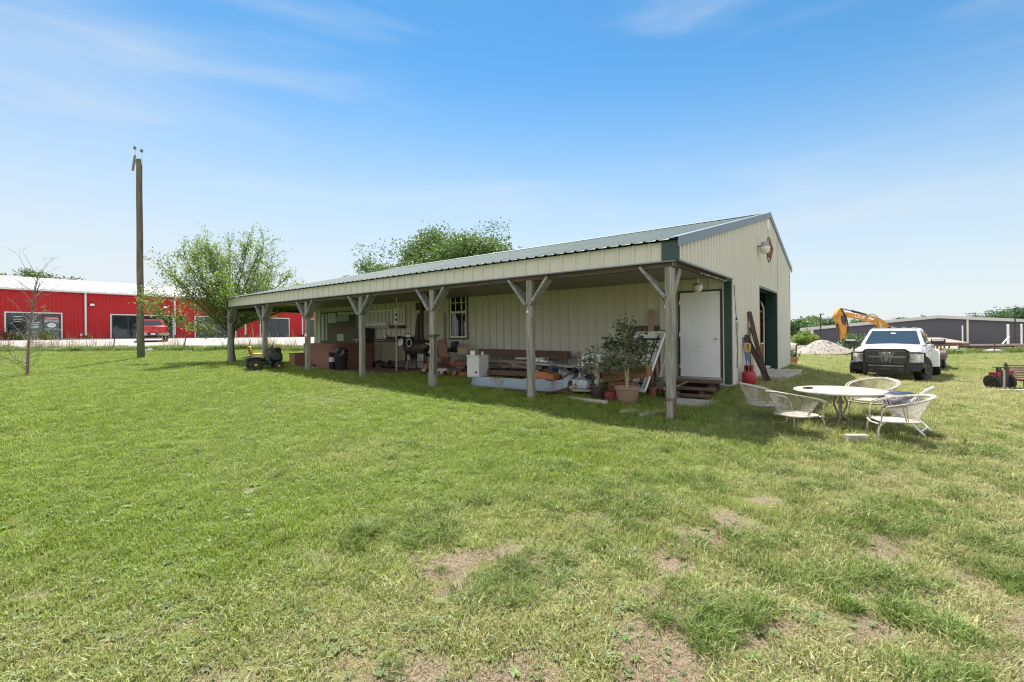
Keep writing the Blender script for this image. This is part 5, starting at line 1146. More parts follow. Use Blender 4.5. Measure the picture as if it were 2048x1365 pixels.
# orange board, foil duct, hoses
d = MB(); d.prism([(-.35, 0), (.38, -.03), (.36, .10), (.1, .15), (-.35, .13)], (0, 0, .0), (0, -1, 0), (0, 0, 1), .3); one(d, "orange_tray", mat("orange_wood", (.42, .15, .045), .5, var=.15), "orange wooden tray on the junk right of the second post", "tray", -1.9, 3.85, .60)
d = MB(); d.prism([(-.30, 0), (.3, 0), (.3, .14), (-.3, .14)], (0, 0, 0), (0, -1, 0), (0, 0, 1), .25); one(d, "grey_block", mat("grey_block_paint", (.33, .31, .29), .8), "grey box under the orange tray", "box", -2.0, 4.0, .44, bevel=.01)
d = MB(); n = 56
d.tube([(.05 * math.sin(k * .12), .75 - 1.5 * k / n, .08 * math.cos(k * .09) - .10 * k / n) for k in range(n + 1)], [(.115 if k % 2 else .085) * random.uniform(.85, 1.15) for k in range(n + 1)], 9); one(d, "foil_duct", mat("silver_foil", (.72, .73, .75), .28, metal=.8, var=.15, scale=12), "crumpled silver foil duct lying on the dark junk", "duct", -.8, 4.2, .84, smooth=20)
d = MB(); d.sphere((0, 0, 0), (.5, .9, .2), 18, 10, lambda v: 1 + .18 * math.sin(7 * v.x + 4 * v.y) + .1 * math.sin(13 * v.y)); one(d, "dark_heap", mat("dark_tarp", (.035, .03, .028), .6), "dark tarp heap underneath the foil duct", "tarp", -.75, 4.1, .58)
for i, (tt, lab) in enumerate([(5.05, "thin black hose loop standing up beside the second post"), (4.65, "black hose arching over the foil duct")]):
    d = MB(); d.tube([(0, .0, 0), (0, .06 if i == 0 else .02, .16), (0, .0 if i == 0 else -.08, .26), (0, -.08 if i == 0 else -.28, .24), (0, -.06 if i == 0 else -.40, .12 if i == 0 else .14)], .014, 6); one(d, "black_hose", BLACKP, lab, "hose", -.7, tt, .92, group="black hoses on the junk")
for i, (s, tt, z, a, w_, h_, m_, lab) in enumerate([(-1.8, 3.1, .60, .3, .55, .05, mat("grey_board_flat", (.40, .38, .35), .8), "grey flat board right of the orange tray"), (-1.9, 3.1, .50, -.2, .6, .06, DKB, "dark board under the grey flat board"), (-2.1, 3.4, .42, .1, .7, .12, LUMD, "dark plank behind the blue panel's right end"), (-2.5, 2.5, .42, .4, .5, .05, STEEL, "bent steel strip beside the blue panel's right end"), (-2.75, 2.9, .33, .15, .45, .10, mat("brown_wood_block", (.2, .13, .09), .85), "brown wood block below the blue panel's right end")]):
    one(MB().box((0, 0, 0), (.25, w_, h_)), "scrap_board", m_, lab, "board", s, tt, z, a, bevel=.005, group="scrap boards near the blue panel")
d = MB(); d.box((0, 0, .09), (.24, .36, .18)); d.box((-.125, 0, .09), (.01, .2, .08)); one(d, "printed_carton", mat("blue_white_print", (.5, .55, .6), .5, var=.4, scale=7), "blue and white printed carton beside the small dark plant pot", "carton", -2.35, 2.62, .45, .15, bevel=.004)
t = PT_("white_folding_chair", "white slatted folding chair tipped back among the junk", "chair", -1.85, 2.72, .45, .25)
d = MB()
for y_ in (-.2, .2): d.bar((-.25, y_, .0), (.30, y_, .72), .035, .03); d.bar((.25, y_, .02), (-.18, y_, .5), .035, .03)
d.build("frame", WPL, t); d = MB()
for k in range(5): d.box((-.16 + .10 * k * .9, 0, .46 - .055 * k), (.085, .38, .018), Matrix.Rotation(R(30), 3, 'Y'))
d.build("seat", WPL, t); d = MB(); d.box((.26, 0, .66), (.03, .40, .14), Matrix.Rotation(R(38), 3, 'Y')); d.box((.14, 0, .5), (.03, .40, .1), Matrix.Rotation(R(38), 3, 'Y')); d.build("backrest", WPL, t)
d = MB(); d.tube([(0, 0, 0), (.05, .1, .3), (.2, .2, .36)], .02, 6); one(d, "red_handle_tool", mat("red_plastic", (.4, .04, .03), .4), "red handled tool by the tipped folding chair", "tool", -1.5, 3.1, .85)
# mixed junk filling the gaps
def junk(name, label, s, t, z, n, ex, cols, seed):
    rg = random.Random(seed); root = PT_(name, label, "junk pile", s, t, z)
    for ci, c in enumerate(cols):
        d = MB()
        for k in range(n):
            p_ = Vector((rg.uniform(-ex[0], ex[0]), rg.uniform(-ex[1], ex[1]), rg.uniform(.0, ex[2])))
            if k % 3 == 0: d.box(p_, (rg.uniform(.05, .22), rg.uniform(.08, .35), rg.uniform(.02, .14)), Matrix.Rotation(rg.uniform(-.6, .6), 3, 'X') @ Matrix.Rotation(rg.uniform(0, 3), 3, 'Z'))
            elif k % 3 == 1: d.bar(p_, p_ + Vector((rg.uniform(-.3, .3), rg.uniform(-.5, .5), rg.uniform(-.05, .22))), rg.uniform(.015, .06), rg.uniform(.01, .03))
            else: d.lathe([(.02, 0), (rg.uniform(.03, .09), .01), (rg.uniform(.03, .09), rg.uniform(.06, .16)), (0, .1)], p_, 9, Matrix.Rotation(rg.uniform(-1.5, 1.5), 3, 'X'))
        o = d.build("scraps", c, root); o['kind'] = 'stuff'
PK = mat("pale_scrap", (.30, .29, .27), .7, var=.4); BK = mat("black_scrap", (.02, .02, .02), .6); OR = mat("orange_scrap", (.40, .16, .06), .6); BL = mat("blue_scrap", (.05, .08, .15), .5)
junk("junk_pile", "mixed scrap heaped between the second post and the tipped white chair", -1.5, 3.3, .5, 11, (.7, .9, .35), [PK, BK, RUST, CARD, BL], 3)
junk("junk_pile", "dark scrap heaped round the small plant pot and carton", -2.0, 2.3, .42, 9, (.5, .6, .25), [BK, RUST, PK, CARD], 4)
junk("junk_pile", "scrap heaped among the rolls beside the bracket post", -1.5, 7.7, .48, 11, (.5, .8, .35), [RUST, BK, CARD, PK, OR], 5)
junk("junk_pile", "loose scrap lying on top of the lumber by the white cabinet", -.9, 5.4, .68, 9, (.4, .9, .12), [PK, BK, CARD], 6)
junk("junk_pile", "dark clutter on and around the smoker's firebox", -.7, 9.3, .6, 11, (.35, .6, .8), [BK, STEEL, RUST], 7)
junk("junk_pile", "small clutter at the foot of the leaning boards by the steps", -1.2, 1.3, .36, 6, (.3, .4, .1), [RUST, CARD, BK], 8)
# potted plants
def potted(label, s, tt, prof, m_, trunk_h, fol, nleaf, leafsize, seed, lm, group=None):
    rng = np.random.default_rng(seed); t = PT_("potted_plant", label, "potted plant", s, tt, None, 0, group)
    MB().lathe(prof, n=24).build("pot", m_, t); zt = prof[-1][1]; d = MB(); C = []
    for k in range(3):
        d.tube([(.02 * k, .015 * k, zt - .05), (.02 * math.sin(k * 2), .02 * math.cos(k * 2), zt + trunk_h * .5), (.05 * math.sin(k * 2.1), .05 * math.cos(k * 2.1), zt + trunk_h)], [.02, .017, .014], 6)
    for (cx_, cy_, cz_, r_) in fol:
        c = np.array([cx_, cy_, zt + cz_]); 
        for b_ in range(7):
            e = c + rng.normal(0, r_ * .6, 3); d.tube([(0, 0, zt + trunk_h), tuple((c + np.array([0, 0, zt + trunk_h])) / 2 + rng.normal(0, .03, 3)), tuple(e)], [.009, .006, .003], 4, caps=False)
            C.append(e + rng.normal(0, 1, (nleaf // 7, 3)) * r_ * np.array([.5, .5, .5]))
    d.build("stem", mat("pale_stem", (.36, .28, .2), .8), t, clean=False); obj_of("foliage", leaves_mesh("foliage", np.concatenate(C), leafsize, lm, rng, up=.1, elong=1.9), t); return t
LEAF_F = leaf_mat("ficus_leaves", (.045, .085, .03), (.11, .16, .06), .3); LEAF_F2 = leaf_mat("dull_ficus_leaves", (.06, .085, .045), (.14, .17, .10), .3)
tp_ = [(.15, 0), (.165, .01), (.205, .13), (.21, .145), (.213, .15), (.222, .24), (.228, .25), (.232, .30), (.25, .31), (.255, .35), (.235, .355), (.22, .32), (0, .31)]
potted("tall ficus in a banded terracotta pot in front of the leaning white table", -2.81, 1.32, tp_, TERRA, .42, [(0, .0, .72, .22), (.05, .22, .80, .19), (-.05, -.2, .78, .19), (.05, .08, 1.02, .19), (0, .02, 1.22, .13), (.0, .33, .62, .15), (0, -.25, .58, .15), (0, .12, .55, .18), (.05, -.05, .95, .18), (0, -.34, .86, .12), (.05, .38, .88, .12)], 105, .085, 5, LEAF_F, "potted ficus plants")
potted("smaller ficus in a plain dark brown pot left of the terracotta one", -2.74, 2.02, [(.12, 0), (.13, .01), (.155, .26), (.17, .27), (.17, .31), (.155, .31), (.14, .28), (0, .27)], mat("dark_brown_pot", (.05, .036, .03), .55), .25, [(0, 0, .45, .19), (.05, .2, .52, .15), (0, -.2, .48, .16), (0, .05, .66, .16), (0, .28, .4, .13)], 95, .06, 6, LEAF_F2, "potted ficus plants")
t = PT_("wooden_planter", "long brown wooden planter box tilted behind the terracotta pot", "planter", -2.28, 1.56, .69, .0)
M = Matrix.Rotation(R(9), 3, 'X'); OAK = wood_mat("oak_boards", (.30, .17, .08), (.19, .10, .05), axis=1)
d = MB(); d.box((-.14, 0, .12), (.025, 1.0, .24), Matrix.Rotation(R(-9), 3, 'X')); d.build("front_panel", OAK, t); d = MB(); d.box((.14, 0, .12), (.025, 1.0, .24), Matrix.Rotation(R(-9), 3, 'X')); d.build("back_panel", OAK, t)
for sg in (-1, 1):
    d = MB(); d.box((0, sg * .48, .12 - sg * .076), (.26, .025, .24), Matrix.Rotation(R(-9), 3, 'X')); d.build("end_panel", OAK, t)
d = MB(); d.box((0, 0, .02), (.26, .96, .02), Matrix.Rotation(R(-9), 3, 'X')); d.build("base", OAK, t); d = MB(); d.box((0, .1, -.2), (.2, .6, .3)); d.build("crate_base", OAK, t)
# leaning white folding table, underside towards the yard
t = PT_("folding_table", "white plastic folding table leaning on the wall with its black legs folded", "folding table", -1.50, 1.68, .37)
Mx = Matrix.Rotation(R(45), 3, 'Y')
def mp_(o_): o_.rotation_mode = 'QUATERNION'; o_.rotation_quaternion = Mx.to_quaternion(); o_.location = (-.42, .0, .02); return o_
def rr_(w_, h_, r_):
    P = []
    for cx_, cy_, a0 in ((w_ - r_, h_ - r_, 0), (-w_ + r_, h_ - r_, 90), (-w_ + r_, -h_ + r_, 180), (w_ - r_, -h_ + r_, 270)):
        for k in range(5): a = R(a0 + 22.5 * k); P.append((cx_ + r_ * math.cos(a), cy_ + r_ * math.sin(a)))
    return P
d = MB(); d.prism([(x_, y_ + .91) for x_, y_ in rr_(.37, .91, .07)], (0, 0, 0), (0, 1, 0), (0, 0, 1), .03); mp_(d.build("tabletop", WPL, t, bevel=.008))
d = MB(); P = [Vector((-.02, x_, y_ + .91)) for x_, y_ in rr_(.36, .90, .07)]; d.tube(P, .028, 8, closed=True); mp_(d.build("rim", WPL, t))
d = MB(); z0_ = .06
for y_ in (-.24, .24): d.bar((-.03, y_, .12), (-.03, y_, 1.70), .022, .022)
d.bar((-.03, -.30, 1.58), (-.03, .30, 1.58), .03, .03); d.bar((-.03, -.26, .22), (-.03, .26, .22), .03, .03); mp_(d.build("rail", BLACKP, t))
for zz, sg in ((1.56, -1), (.25, 1)):
    d = MB(); d.tube([(-.055, -.2, zz), (-.055, -.17, zz + sg * .42), (-.055, -.03, zz + sg * .52), (-.055, .03, zz + sg * .52), (-.055, .17, zz + sg * .42), (-.055, .2, zz)], .016, 6); d.bar((-.05, 0, zz), (-.05, 0, zz + sg * .4), .02, .02); mp_(d.build("leg", BLACKP, t))
# boards, sheet, tools leaning left of the door
one(MB().box((0, 0, .70), (.03, .80, 1.40), Matrix.Rotation(R(4), 3, 'Y')), "brown_sheet", mat("dark_plywood", (.085, .05, .045), .6, var=.2), "dark brown sheet leaning upright on the wall behind the white table", "sheet", -.17, 2.05, .46)
one(MB().box((0, 0, .98), (.035, .15, 1.98), Matrix.Rotation(R(4), 3, 'Y')), "tan_plank", CARD, "tall tan plank leaning on the dark brown sheet", "plank", -.24, 1.84, .30)
for i, (s, tt, L_, a, b_, m_, w_, lab) in enumerate([(-.75, 1.52, 1.35, 14, 12, DARKW, .13, "wide brown board leaning behind the near post"), (-.95, 1.42, 1.15, 18, -10, CARD, .05, "thin tan stake leaning left of the near post"), (-.85, 1.28, 1.30, 16, -14, mat("pale_sticks", (.46, .42, .34), .9), .03, "pale broom handle leaning behind the near post"), (-1.05, 1.62, 1.0, 20, 8, DKB, .09, "short dark board beside the leaning white table")]):
    d = MB(); d.box((0, 0, L_ / 2), (.03, w_, L_), Matrix.Rotation(R(a), 3, 'Y') @ Matrix.Rotation(R(b_), 3, 'X')); one(d, "leaning_board", m_, lab, "board", s, tt, .42, group="boards leaning near the door")
t = PT_("shovel", "old shovel leaning with its blade down among the clay pots", "shovel", -1.12, 1.3, .40)
d = MB(); d.tube([(0, 0, .25), (.42, -.18, 1.25)], .016, 8); d.build("shaft", mat("pale_sticks", (.46, .42, .34), .9), t); d = MB(); d.prism([(-.1, .26), (-.1, .08), (0, -.02), (.1, .08), (.1, .26)], (-.03, 0, .02), (0, -1, 0), (.35, 0, 1), .015); d.build("blade", STEEL, t)
for i, (s, tt, r_, m_, lab) in enumerate([(-1.5, 1.32, .12, mat("dark_clay", (.20, .09, .065), .8), "dark red clay pot at the foot of the leaning white table"), (-1.35, 1.02, .10, TERRA, "small orange clay pot nearest the near post"), (-1.25, .88, .085, mat("dark_grey_pot", (.07, .075, .08), .6), "small dark grey pot beside the steps")]):
    one(MB().lathe([(r_ * .7, 0), (r_ * .95, r_ * 1.4), (r_ * 1.1, r_ * 1.45), (r_ * 1.1, r_ * 1.8), (r_ * .95, r_ * 1.8), (r_ * .9, r_ * 1.5), (0, r_ * 1.5)], n=16), "clay_pot", m_, lab, "pot", s, tt, group="empty pots by the steps")
one(MB().sphere((0, 0, .09), (.14, .16, .12), 14, 9, lambda v: 1 + .12 * math.sin(8 * v.x + 3 * v.y)), "red_bag", mat("dark_red_cloth", (.16, .012, .02), .7), "dark red bag on the grass left of the terracotta pot", "bag", -2.72, 1.72)
one(MB().box((0, 0, .08), (.2, .25, .16)), "blue_box", mat("navy_plastic", (.03, .05, .12), .4), "small navy box behind the dark red bag", "box", -2.5, 1.82, None, .3, bevel=.01)
# cord with spring on the near post, soffit lamp, string lights
t = PT_("porch_lamp", "small glass porch lamp under the gable soffit", "lamp", -1.35, .35, 2.60)
d = MB(); d.lathe([(.05, .12), (.10, .11), (.11, .08), (.1, .07)], n=14); d.tube([(0, 0, .11), (0, 0, .32)], .02, 6); d.build("base", STEEL, t); d = MB(); d.lathe([(.095, .08), (.10, .02), (.07, -.05), (0, -.07)], n=14); d.build("lamp_shade", mat("dusty_glass", (.45, .44, .40), .15), t)
t = PT_("string_lights", "short string of small bulbs hanging under the gable soffit", "string lights", -1.5, -.02, 2.86)
P = [Vector((-1.0 + 2.0 * k / 24, 0, -.03 - .012 * abs(math.sin(k * .8)))) for k in range(25)]; MB().tube(P, .006, 5).build("cord", BLACKP, t); d = MB()
for k in range(1, 24):
    if k % 7 != 3: d.sphere(P[k] - Vector((0, 0, .022)), (.008, .008, .018), 6, 5)
d.build("bulb", mat("clear_bulb", (.34, .33, .28), .2), t)
t = PT_("rusty_spring_rod", "rusty rod with a spring tied from the brace to the near post", "rod", -3.58, .30, 0)
d = MB(); d.tube([(-.08, .16, 2.62), (-.1, .02, 2.36), (-.1, -.09, 2.20)], .010, 6); d.sphere((-.1, -.09, 2.19), .022, 8, 6); d.build("rod", RUST, t); MB().box((-.105, -.13, 2.12), (.03, .11, .03)).build("insulator", WHITE, t)

# ------------------------------------------------------------------ against the gable wall (t < 0)
t = PT_("propane_tank", "dark red propane cylinder standing at the gable wall's near end", "gas cylinder", .47, -.26)
d = MB(); d.lathe([(.11, 0), (.13, 0), (.135, .03), (.12, .04), (.15, .08), (.157, .13), (.157, .26), (.15, .31), (.12, .35), (.06, .375), (0, .38)], n=24); d.build("cylinder", mat("red_paint_worn", (.27, .014, .028), .4, var=.12, dirt=(.22, .05, .04), dirt_amt=.3), t)
d = MB(); 
for a in np.linspace(-2.2, 2.2, 12): d.box((.095 * math.cos(a), .095 * math.sin(a), .42), (.014, .045, .11), a)
d.lathe([(.10, .47), (.105, .48), (.10, .49), (.09, .48)], n=20); d.build("collar", mat("red_paint_worn", (.27, .014, .028), .4), t); MB().lathe([(.025, .37), (.025, .42), (.04, .43), (.04, .46), (0, .46)], n=10).build("valve", mat("brass", (.4, .28, .1), .35, metal=.8), t)
t = PT_("spirit_level", "blue tool rail with a yellow handle standing behind the propane cylinder", "tool", .72, -.18, None)
d = MB(); a_, b_ = Vector((.05, -.05, .0)), Vector((.10, .12, 1.14)); d.bar(a_, b_, .06, .03, up=(0, 1, 0)); d.build("rail", mat("tool_blue", (.03, .11, .46), .4), t)
d = MB(); c_ = a_.lerp(b_, .78); d.tube([c_ + Vector((.0, -.03, -.10)), c_ + Vector((.02, -.11, -.08)), c_ + Vector((.03, -.11, .08)), c_ + Vector((.02, -.02, .10))], .022, 8); d.bar(c_ + Vector((0, -.02, -.11)), c_ + Vector((0, -.01, .11)), .085, .02, up=(0, 1, 0)); d.build("handle", mat("tool_yellow", (.62, .36, .02), .4), t); MB().bar(a_.lerp(b_, .38) + Vector((0, -.02, 0)), a_.lerp(b_, .5) + Vector((0, -.018, 0)), .062, .006, up=(0, 1, 0)).build("pale_band", WPL, t)
CHN = mat("brown_painted_steel", (.085, .052, .042), .6, var=.25, scale=5, dirt=(.16, .11, .09), dirt_amt=.35)
for i, (a_, b_, lab) in enumerate([((1.45, -.42, 0), (1.46, -.05, 1.74), "longest brown steel channel leaning on the gable wall"), ((1.55, -.48, 0), (1.05, -.05, 1.12), "shorter brown steel channel leaning across the longest one"), ((1.72, -.42, 0), (1.68, -.06, 1.35), "brown steel channel behind the other two, nearest the garage opening")]):
    p0 = B(a_[0], a_[1]); zz = sf(p0.x, p0.y); L0, L1 = Vector((0, 0, 0)), Vector((b_[0] - a_[0], b_[1] - a_[1], b_[2] + .45 - zz)); d = MB()
    dv = (L1 - L0).normalized(); sd = dv.cross(Vector((0, 1, 0))).normalized(); up_ = sd.cross(dv)
    d.bar(L0, L1, .17, .012, up=up_); d.bar(L0 + sd * .085 + up_ * -.03, L1 + sd * .085 + up_ * -.03, .012, .07, up=up_); d.bar(L0 - sd * .085 + up_ * -.03, L1 - sd * .085 + up_ * -.03, .012, .07, up=up_)
    o = d.build("steel_channel", CHN); o.location = (p0.x, p0.y, zz); o.rotation_euler = (0, 0, ROT_B); tag(o, lab, "steel channel", "brown channels leaning on the gable wall")
t = PT_("junction_box", "small grey junction box with a dangling black cable by the green corner", "junction box", .27, -.03, 1.82)
d = MB(); d.box((0, -.03, 0), (.09, .06, .17)); d.build("box", mat("grey_box", (.34, .35, .35), .5), t, bevel=.006); d = MB(); d.sphere((-.03, -.02, .16), .028, 8, 6); d.tube([(-.03, -.02, .16), (-.09, -.02, .35), (-.19, -.02, .75), (-.22, -.02, .95)], .008, 5); d.tube([(0, -.02, -.08), (-.01, -.03, -.3), (.03, -.03, -.55), (-.01, -.03, -.8), (-.02, -.03, -.98)], .008, 5); d.build("cable", BLACKP, t)
# yard light, barn star and louvre plate high on the gable
t = PT_("yard_light", "grey dome yard light on a short arm high on the gable", "wall lamp", 2.80, -.02, 4.02)
d = MB(); d.tube([(0, 0, .02), (0, -.08, .03), (0, -.2, .04)], .022, 8); d.box((0, .0, .02), (.12, .03, .16)); d.build("arm", STEEL, t); d = MB(); d.lathe([(0, .14), (.08, .135), (.092, .11), (.10, .03), (.11, .02), (.112, -.02)], (0, -.2, 0), 18); d.build("housing", mat("grey_housing", (.30, .30, .30), .5), t); d = MB(); d.lathe([(.12, .0), (.132, -.03), (.128, -.06), (.11, -.14), (.08, -.18), (0, -.19)], (0, -.2, 0), 18); d.build("lamp_shade", mat("frosted_lens", (.62, .6, .54), .3), t)
t = PT_("barn_star", "rust red metal barn star inside a thin ring on the gable", "wall star", 4.40, -.04, 4.18)
d = MB(); pts = [((.36 if k % 2 == 0 else .145) * math.sin(k * math.pi / 5), (.36 if k % 2 == 0 else .145) * math.cos(k * math.pi / 5)) for k in range(10)]
d.add([(0, -.14, 0)] + [(x_, -.03, z_) for x_, z_ in pts] + [(x_, -.01, z_) for x_, z_ in pts], [(0, 1 + k, 1 + (k + 1) % 10) for k in range(10)] + [(1 + k, 11 + k, 11 + (k + 1) % 10, 1 + (k + 1) % 10) for k in range(10)]); d.build("star", mat("rust_red", (.19, .055, .04), .55, var=.2), t, smooth=0)
d = MB(); d.tube([(.37 * math.cos(a), -.02, .37 * math.sin(a)) for a in np.linspace(0, 2 * math.pi, 33)[:-1]], .012, 6, closed=True); d.build("ring", mat("dark_rust", (.07, .055, .045), .7), t)
t = PT_("gable_plate", "small white plate fixed at the gable's peak", "plate", 4.30, -.03, 4.90); d = MB(); d.prism([(-.14, -.14), (.16, -.14), (.16, .12), (.02, .19), (-.14, .15)], (0, -.01, 0), (1, 0, 0), (0, 0, 1), .02); d.build("plate", WPL, t)
# inside the garage
t = PT_("wardrobe", "tall orange brown wooden wardrobe just inside the garage opening", "wardrobe", 5.0, .62, ZS, 0)
PINE = wood_mat("orange_pine", (.36, .16, .06), (.25, .10, .04)); d = MB(); d.box((0, 0, .92), (.7, .5, 1.84)); d.build("carcass", PINE, t, bevel=.01); d = MB(); d.box((0, 0, 1.86), (.78, .58, .06)); d.build("cornice", PINE, t, bevel=.01); d = MB(); d.box((-.365, 0, .95), (.03, .44, 1.6)); d.build("door", PINE, t, bevel=.008)
t = PT_("pine_chest", "low pine chest with a white top beside the wardrobe", "chest", 5.55, .6, ZS); d = MB(); d.box((0, 0, .4), (.34, .45, .8)); d.build("carcass", PINE, t, bevel=.01); MB().box((0, 0, .82), (.38, .5, .04)).build("top", WPL, t)
one(MB().lathe([(.05, 0), (.13, .07), (.14, .10), (.12, .10), (.04, .03), (0, .03)], n=16), "white_bowl", WPL, "white bowl on the garage floor inside the opening", "bowl", 5.35, .22, ZS)
p = Vector((10.98, 18.5, 0)); t = thing("flower_pot", "small terracotta flower pot with a green plant at the barn's far corner", "flower pot", (p.x, p.y, sf(p.x, p.y))); MB().lathe([(.11, 0), (.15, .22), (.17, .23), (.17, .3), (.15, .3), (.14, .26), (0, .26)], n=16).build("pot", mat("orange_clay", (.40, .17, .09), .8), t)
rng = np.random.default_rng(9); obj_of("foliage", leaves_mesh("foliage", rng.normal(0, .10, (160, 3)) * np.array([1, 1, .7]) + np.array([0, 0, .38]), .09, LEAF_F, rng), t)
# ------------------------------------------------------------------ patio set
RUSTW = mat("rusty_white_iron", (.43, .41, .36), .7, var=.10, scale=8, dirt=(.24, .13, .07), dirt_amt=.5, dirt_scale=16)
TOPM = mat("rusty_table_top", (.34, .32, .28), .75, var=.08, scale=4, dirt=(.29, .19, .11), dirt_amt=.42, dirt_scale=5)
def patio_chair(label, x, y, face, sink=0.0, lean=0.0):
    """iron mesh barrel chair, local +y is where the sitter looks"""
    t = thing("patio_chair", label, "patio chair", (x, y, sf(x, y) - sink), math.atan2(-face[0], face[1]), "rusty white mesh patio chairs", .94)
    zs, w = .30, .26
    d = MB(); ring = [(w * math.copysign(abs(math.cos(a)) ** .6, math.cos(a)), w * math.copysign(abs(math.sin(a)) ** .6, math.sin(a)), zs) for a in np.linspace(0, 2 * math.pi, 25)[:-1]]
    d.tube(ring, .012, 6, closed=True); d.prism([(p[0] * .97, p[1] * .97) for p in ring], (0, 0, zs - .004), (1, 0, 0), (0, 1, 0), .006)
    d.tube([(-w, w * .8, zs), (-w, w + .02, zs - .03), (0, w + .045, zs - .04), (w, w + .02, zs - .03), (w, w * .8, zs)], .012, 6); d.build("seat", RUSTW, t)
    # rim: arms sweep round the back, rising to it
    def rim(u, k=1.0):
        a = R(-90) + R(118) * u; b = abs(u)
        return Vector((math.cos(a) * .35 * k, math.sin(a) * .40 * k, .66 - .15 * b ** 1.6))
    def low(u):
        a = R(-90) + R(100) * u; return Vector((math.cos(a) * .25, math.sin(a) * .25, zs + .015))
    us = np.linspace(-1, 1, 27); d = MB(); d.tube([rim(u) for u in us], .014, 6); d.tube([rim(u, 1.10) + Vector((0, 0, .012)) for u in us], .012, 6)
    d.build("rim", RUSTW, t); d = MB()
    for k in range(0, 27): 
        c = (rim(us[k]) + rim(us[k], 1.10)) / 2 + Vector((0, 0, .006)); d.tube([c + Vector((math.cos(q) * .017, math.sin(q) * .017, 0)) for q in np.linspace(0, 6.283, 9)[:-1]], .005, 4, closed=True)
    d.build("scrolls", RUSTW, t)
    # lattice of the barrel back
    d = MB(); nb = 28; um = .80
    def surf_(u, v): return low(u).lerp(rim(u), v)
    for k in range(-9, nb):
        for sg in (1, -1):
            P = []
            for j in range(8):
                v = j / 7; u = -um + 2 * um * ((k + (9 * v if sg > 0 else 9 * (1 - v))) / nb)
                if -um <= u <= um: P.append(surf_(u, v))
            if len(P) > 1: d.tube(P, .0032, 3, caps=False)
    d.build("mesh_back", RUSTW, t, clean=False)
    d = MB()
    for u in (-um, um): d.tube([low(u), surf_(u, .5) * 1.0, rim(u)], .010, 6); d.tube([low(u * .93), rim(u * .93)], .007, 5)
    for sg in (-1, 1): d.tube([rim(sg), rim(sg) + Vector((0, .03, -.03)), Vector((sg * .27, .24, .42)), Vector((sg * .26, .25, zs))], .011, 6)
    d.build("arm_stay", RUSTW, t)
    for sg in (-1, 1):
        d = MB(); d.tube([(sg * .24, .22, zs - .01), (sg * .25, .27, .22), (sg * .255, .285, .12), (sg * .25, .27, .03), (sg * .25, .18, .005), (sg * .25, -.05, .005), (sg * .25, -.25, .0)], .013, 7); d.build("leg", RUSTW, t)
    d = MB(); d.tube([(-.25, -.25, .0), (0, -.27, .0), (.25, -.25, .0)], .012, 6); d.build("stretcher", RUSTW, t); return t
TX, TY = 5.27, 7.62
patio_chair("white mesh chair at the table's near left, its back towards the picture's left edge", 4.14, 6.93, (.93, .36))
patio_chair("white mesh chair deepest in the barn's shade, partly behind its near neighbour", 4.20, 7.92, (1.0, -.15))
patio_chair("white mesh chair on the far side of the table, facing it", 6.12, 8.06, (-.86, -.5))
patio_chair("white mesh chair at the table's near right with its back to the right", 5.24, 6.48, (-.93, .38))
tb = thing("patio_table", "low round rusty white table on a curved iron pedestal", "table", (TX, TY, sf(TX, TY)), .5)
d = MB(); d.lathe([(.63, .485), (.65, .49), (.655, .505), (.645, .52), (.60, .524), (.03, .524), (.025, .515)], n=56); d.lathe([(.03, .5), (.6, .5)], n=40); d.build("tabletop", TOPM, tb)
for k in range(4):
    a = k * math.pi / 2 + .3; c, s = math.cos(a), math.sin(a); pr_ = [(.03, .49), (.05, .42), (.085, .34), (.085, .27), (.05, .18), (.04, .12), (.07, .07), (.19, .035), (.32, .0)]
    d = MB(); d.tube([(r_ * c, r_ * s, z_) for r_, z_ in pr_], .015, 7); d.build("leg", RUSTW, tb)
d = MB(); d.tube([(.2 * math.cos(q), .2 * math.sin(q), .04) for q in np.linspace(0, 6.283, 25)[:-1]], .009, 5, closed=True); d.lathe([(.05, .30), (.055, .32), (.05, .34)], n=14); d.lathe([(.035, .12), (.04, .14), (.035, .16)], n=14)
d.prism([(-.02, .12), (.02, .12), (.045, .3), (.02, .48), (-.02, .48), (-.045, .3)], (0, .004, 0), (1, 0, 0), (0, 0, 1), .008); d.build("pedestal", RUSTW, tb)
d = MB(); d.prism(rr_(.075, .04, .03), (0, 0, 0), (1, 0, 0), (0, 1, 0), .025); o = d.build("black_tray", BLACKP, bevel=.006); o.location = (4.86, 7.80, tb.location.z + .527); o.rotation_euler = (0, 0, .2); tag(o, "small black tray lying on the round table", "tray")
# white tube lawn chair carrying a navy cushion
x, y = 5.74, 7.0; t = thing("lawn_chair", "white tube folding lawn chair holding a navy cushion by the table", "lawn chair", (x, y, sf(x, y)), math.atan2(.9, .3) + 2.6)
ALU = mat("white_tube", (.74, .75, .76), .35, var=.03); d = MB()
for sg in (-1, 1):
    d.tube([(sg * .22, -.28, 0), (sg * .22, .05, .34), (sg * .22, .16, .48), (sg * .22, .30, .62)], .017, 8); d.tube([(sg * .24, .30, 0), (sg * .24, .1, .22), (sg * .24, -.2, .46)], .017, 8)
d.tube([(-.22, .30, .62), (-.20, .33, .65), (.20, .33, .65), (.22, .30, .62)], .017, 8); d.tube([(-.24, .26, .06), (.24, .26, .06)], .012, 6); d.tube([(-.24, -.2, .46), (.24, -.2, .46)], .015, 6); d.build("frame", ALU, t)
d = MB(); d.box((0, 0, .36), (.42, .40, .012), Matrix.Rotation(R(8), 3, 'X')); d.build("seat", mat("white_webbing", (.66, .66, .64), .7), t)
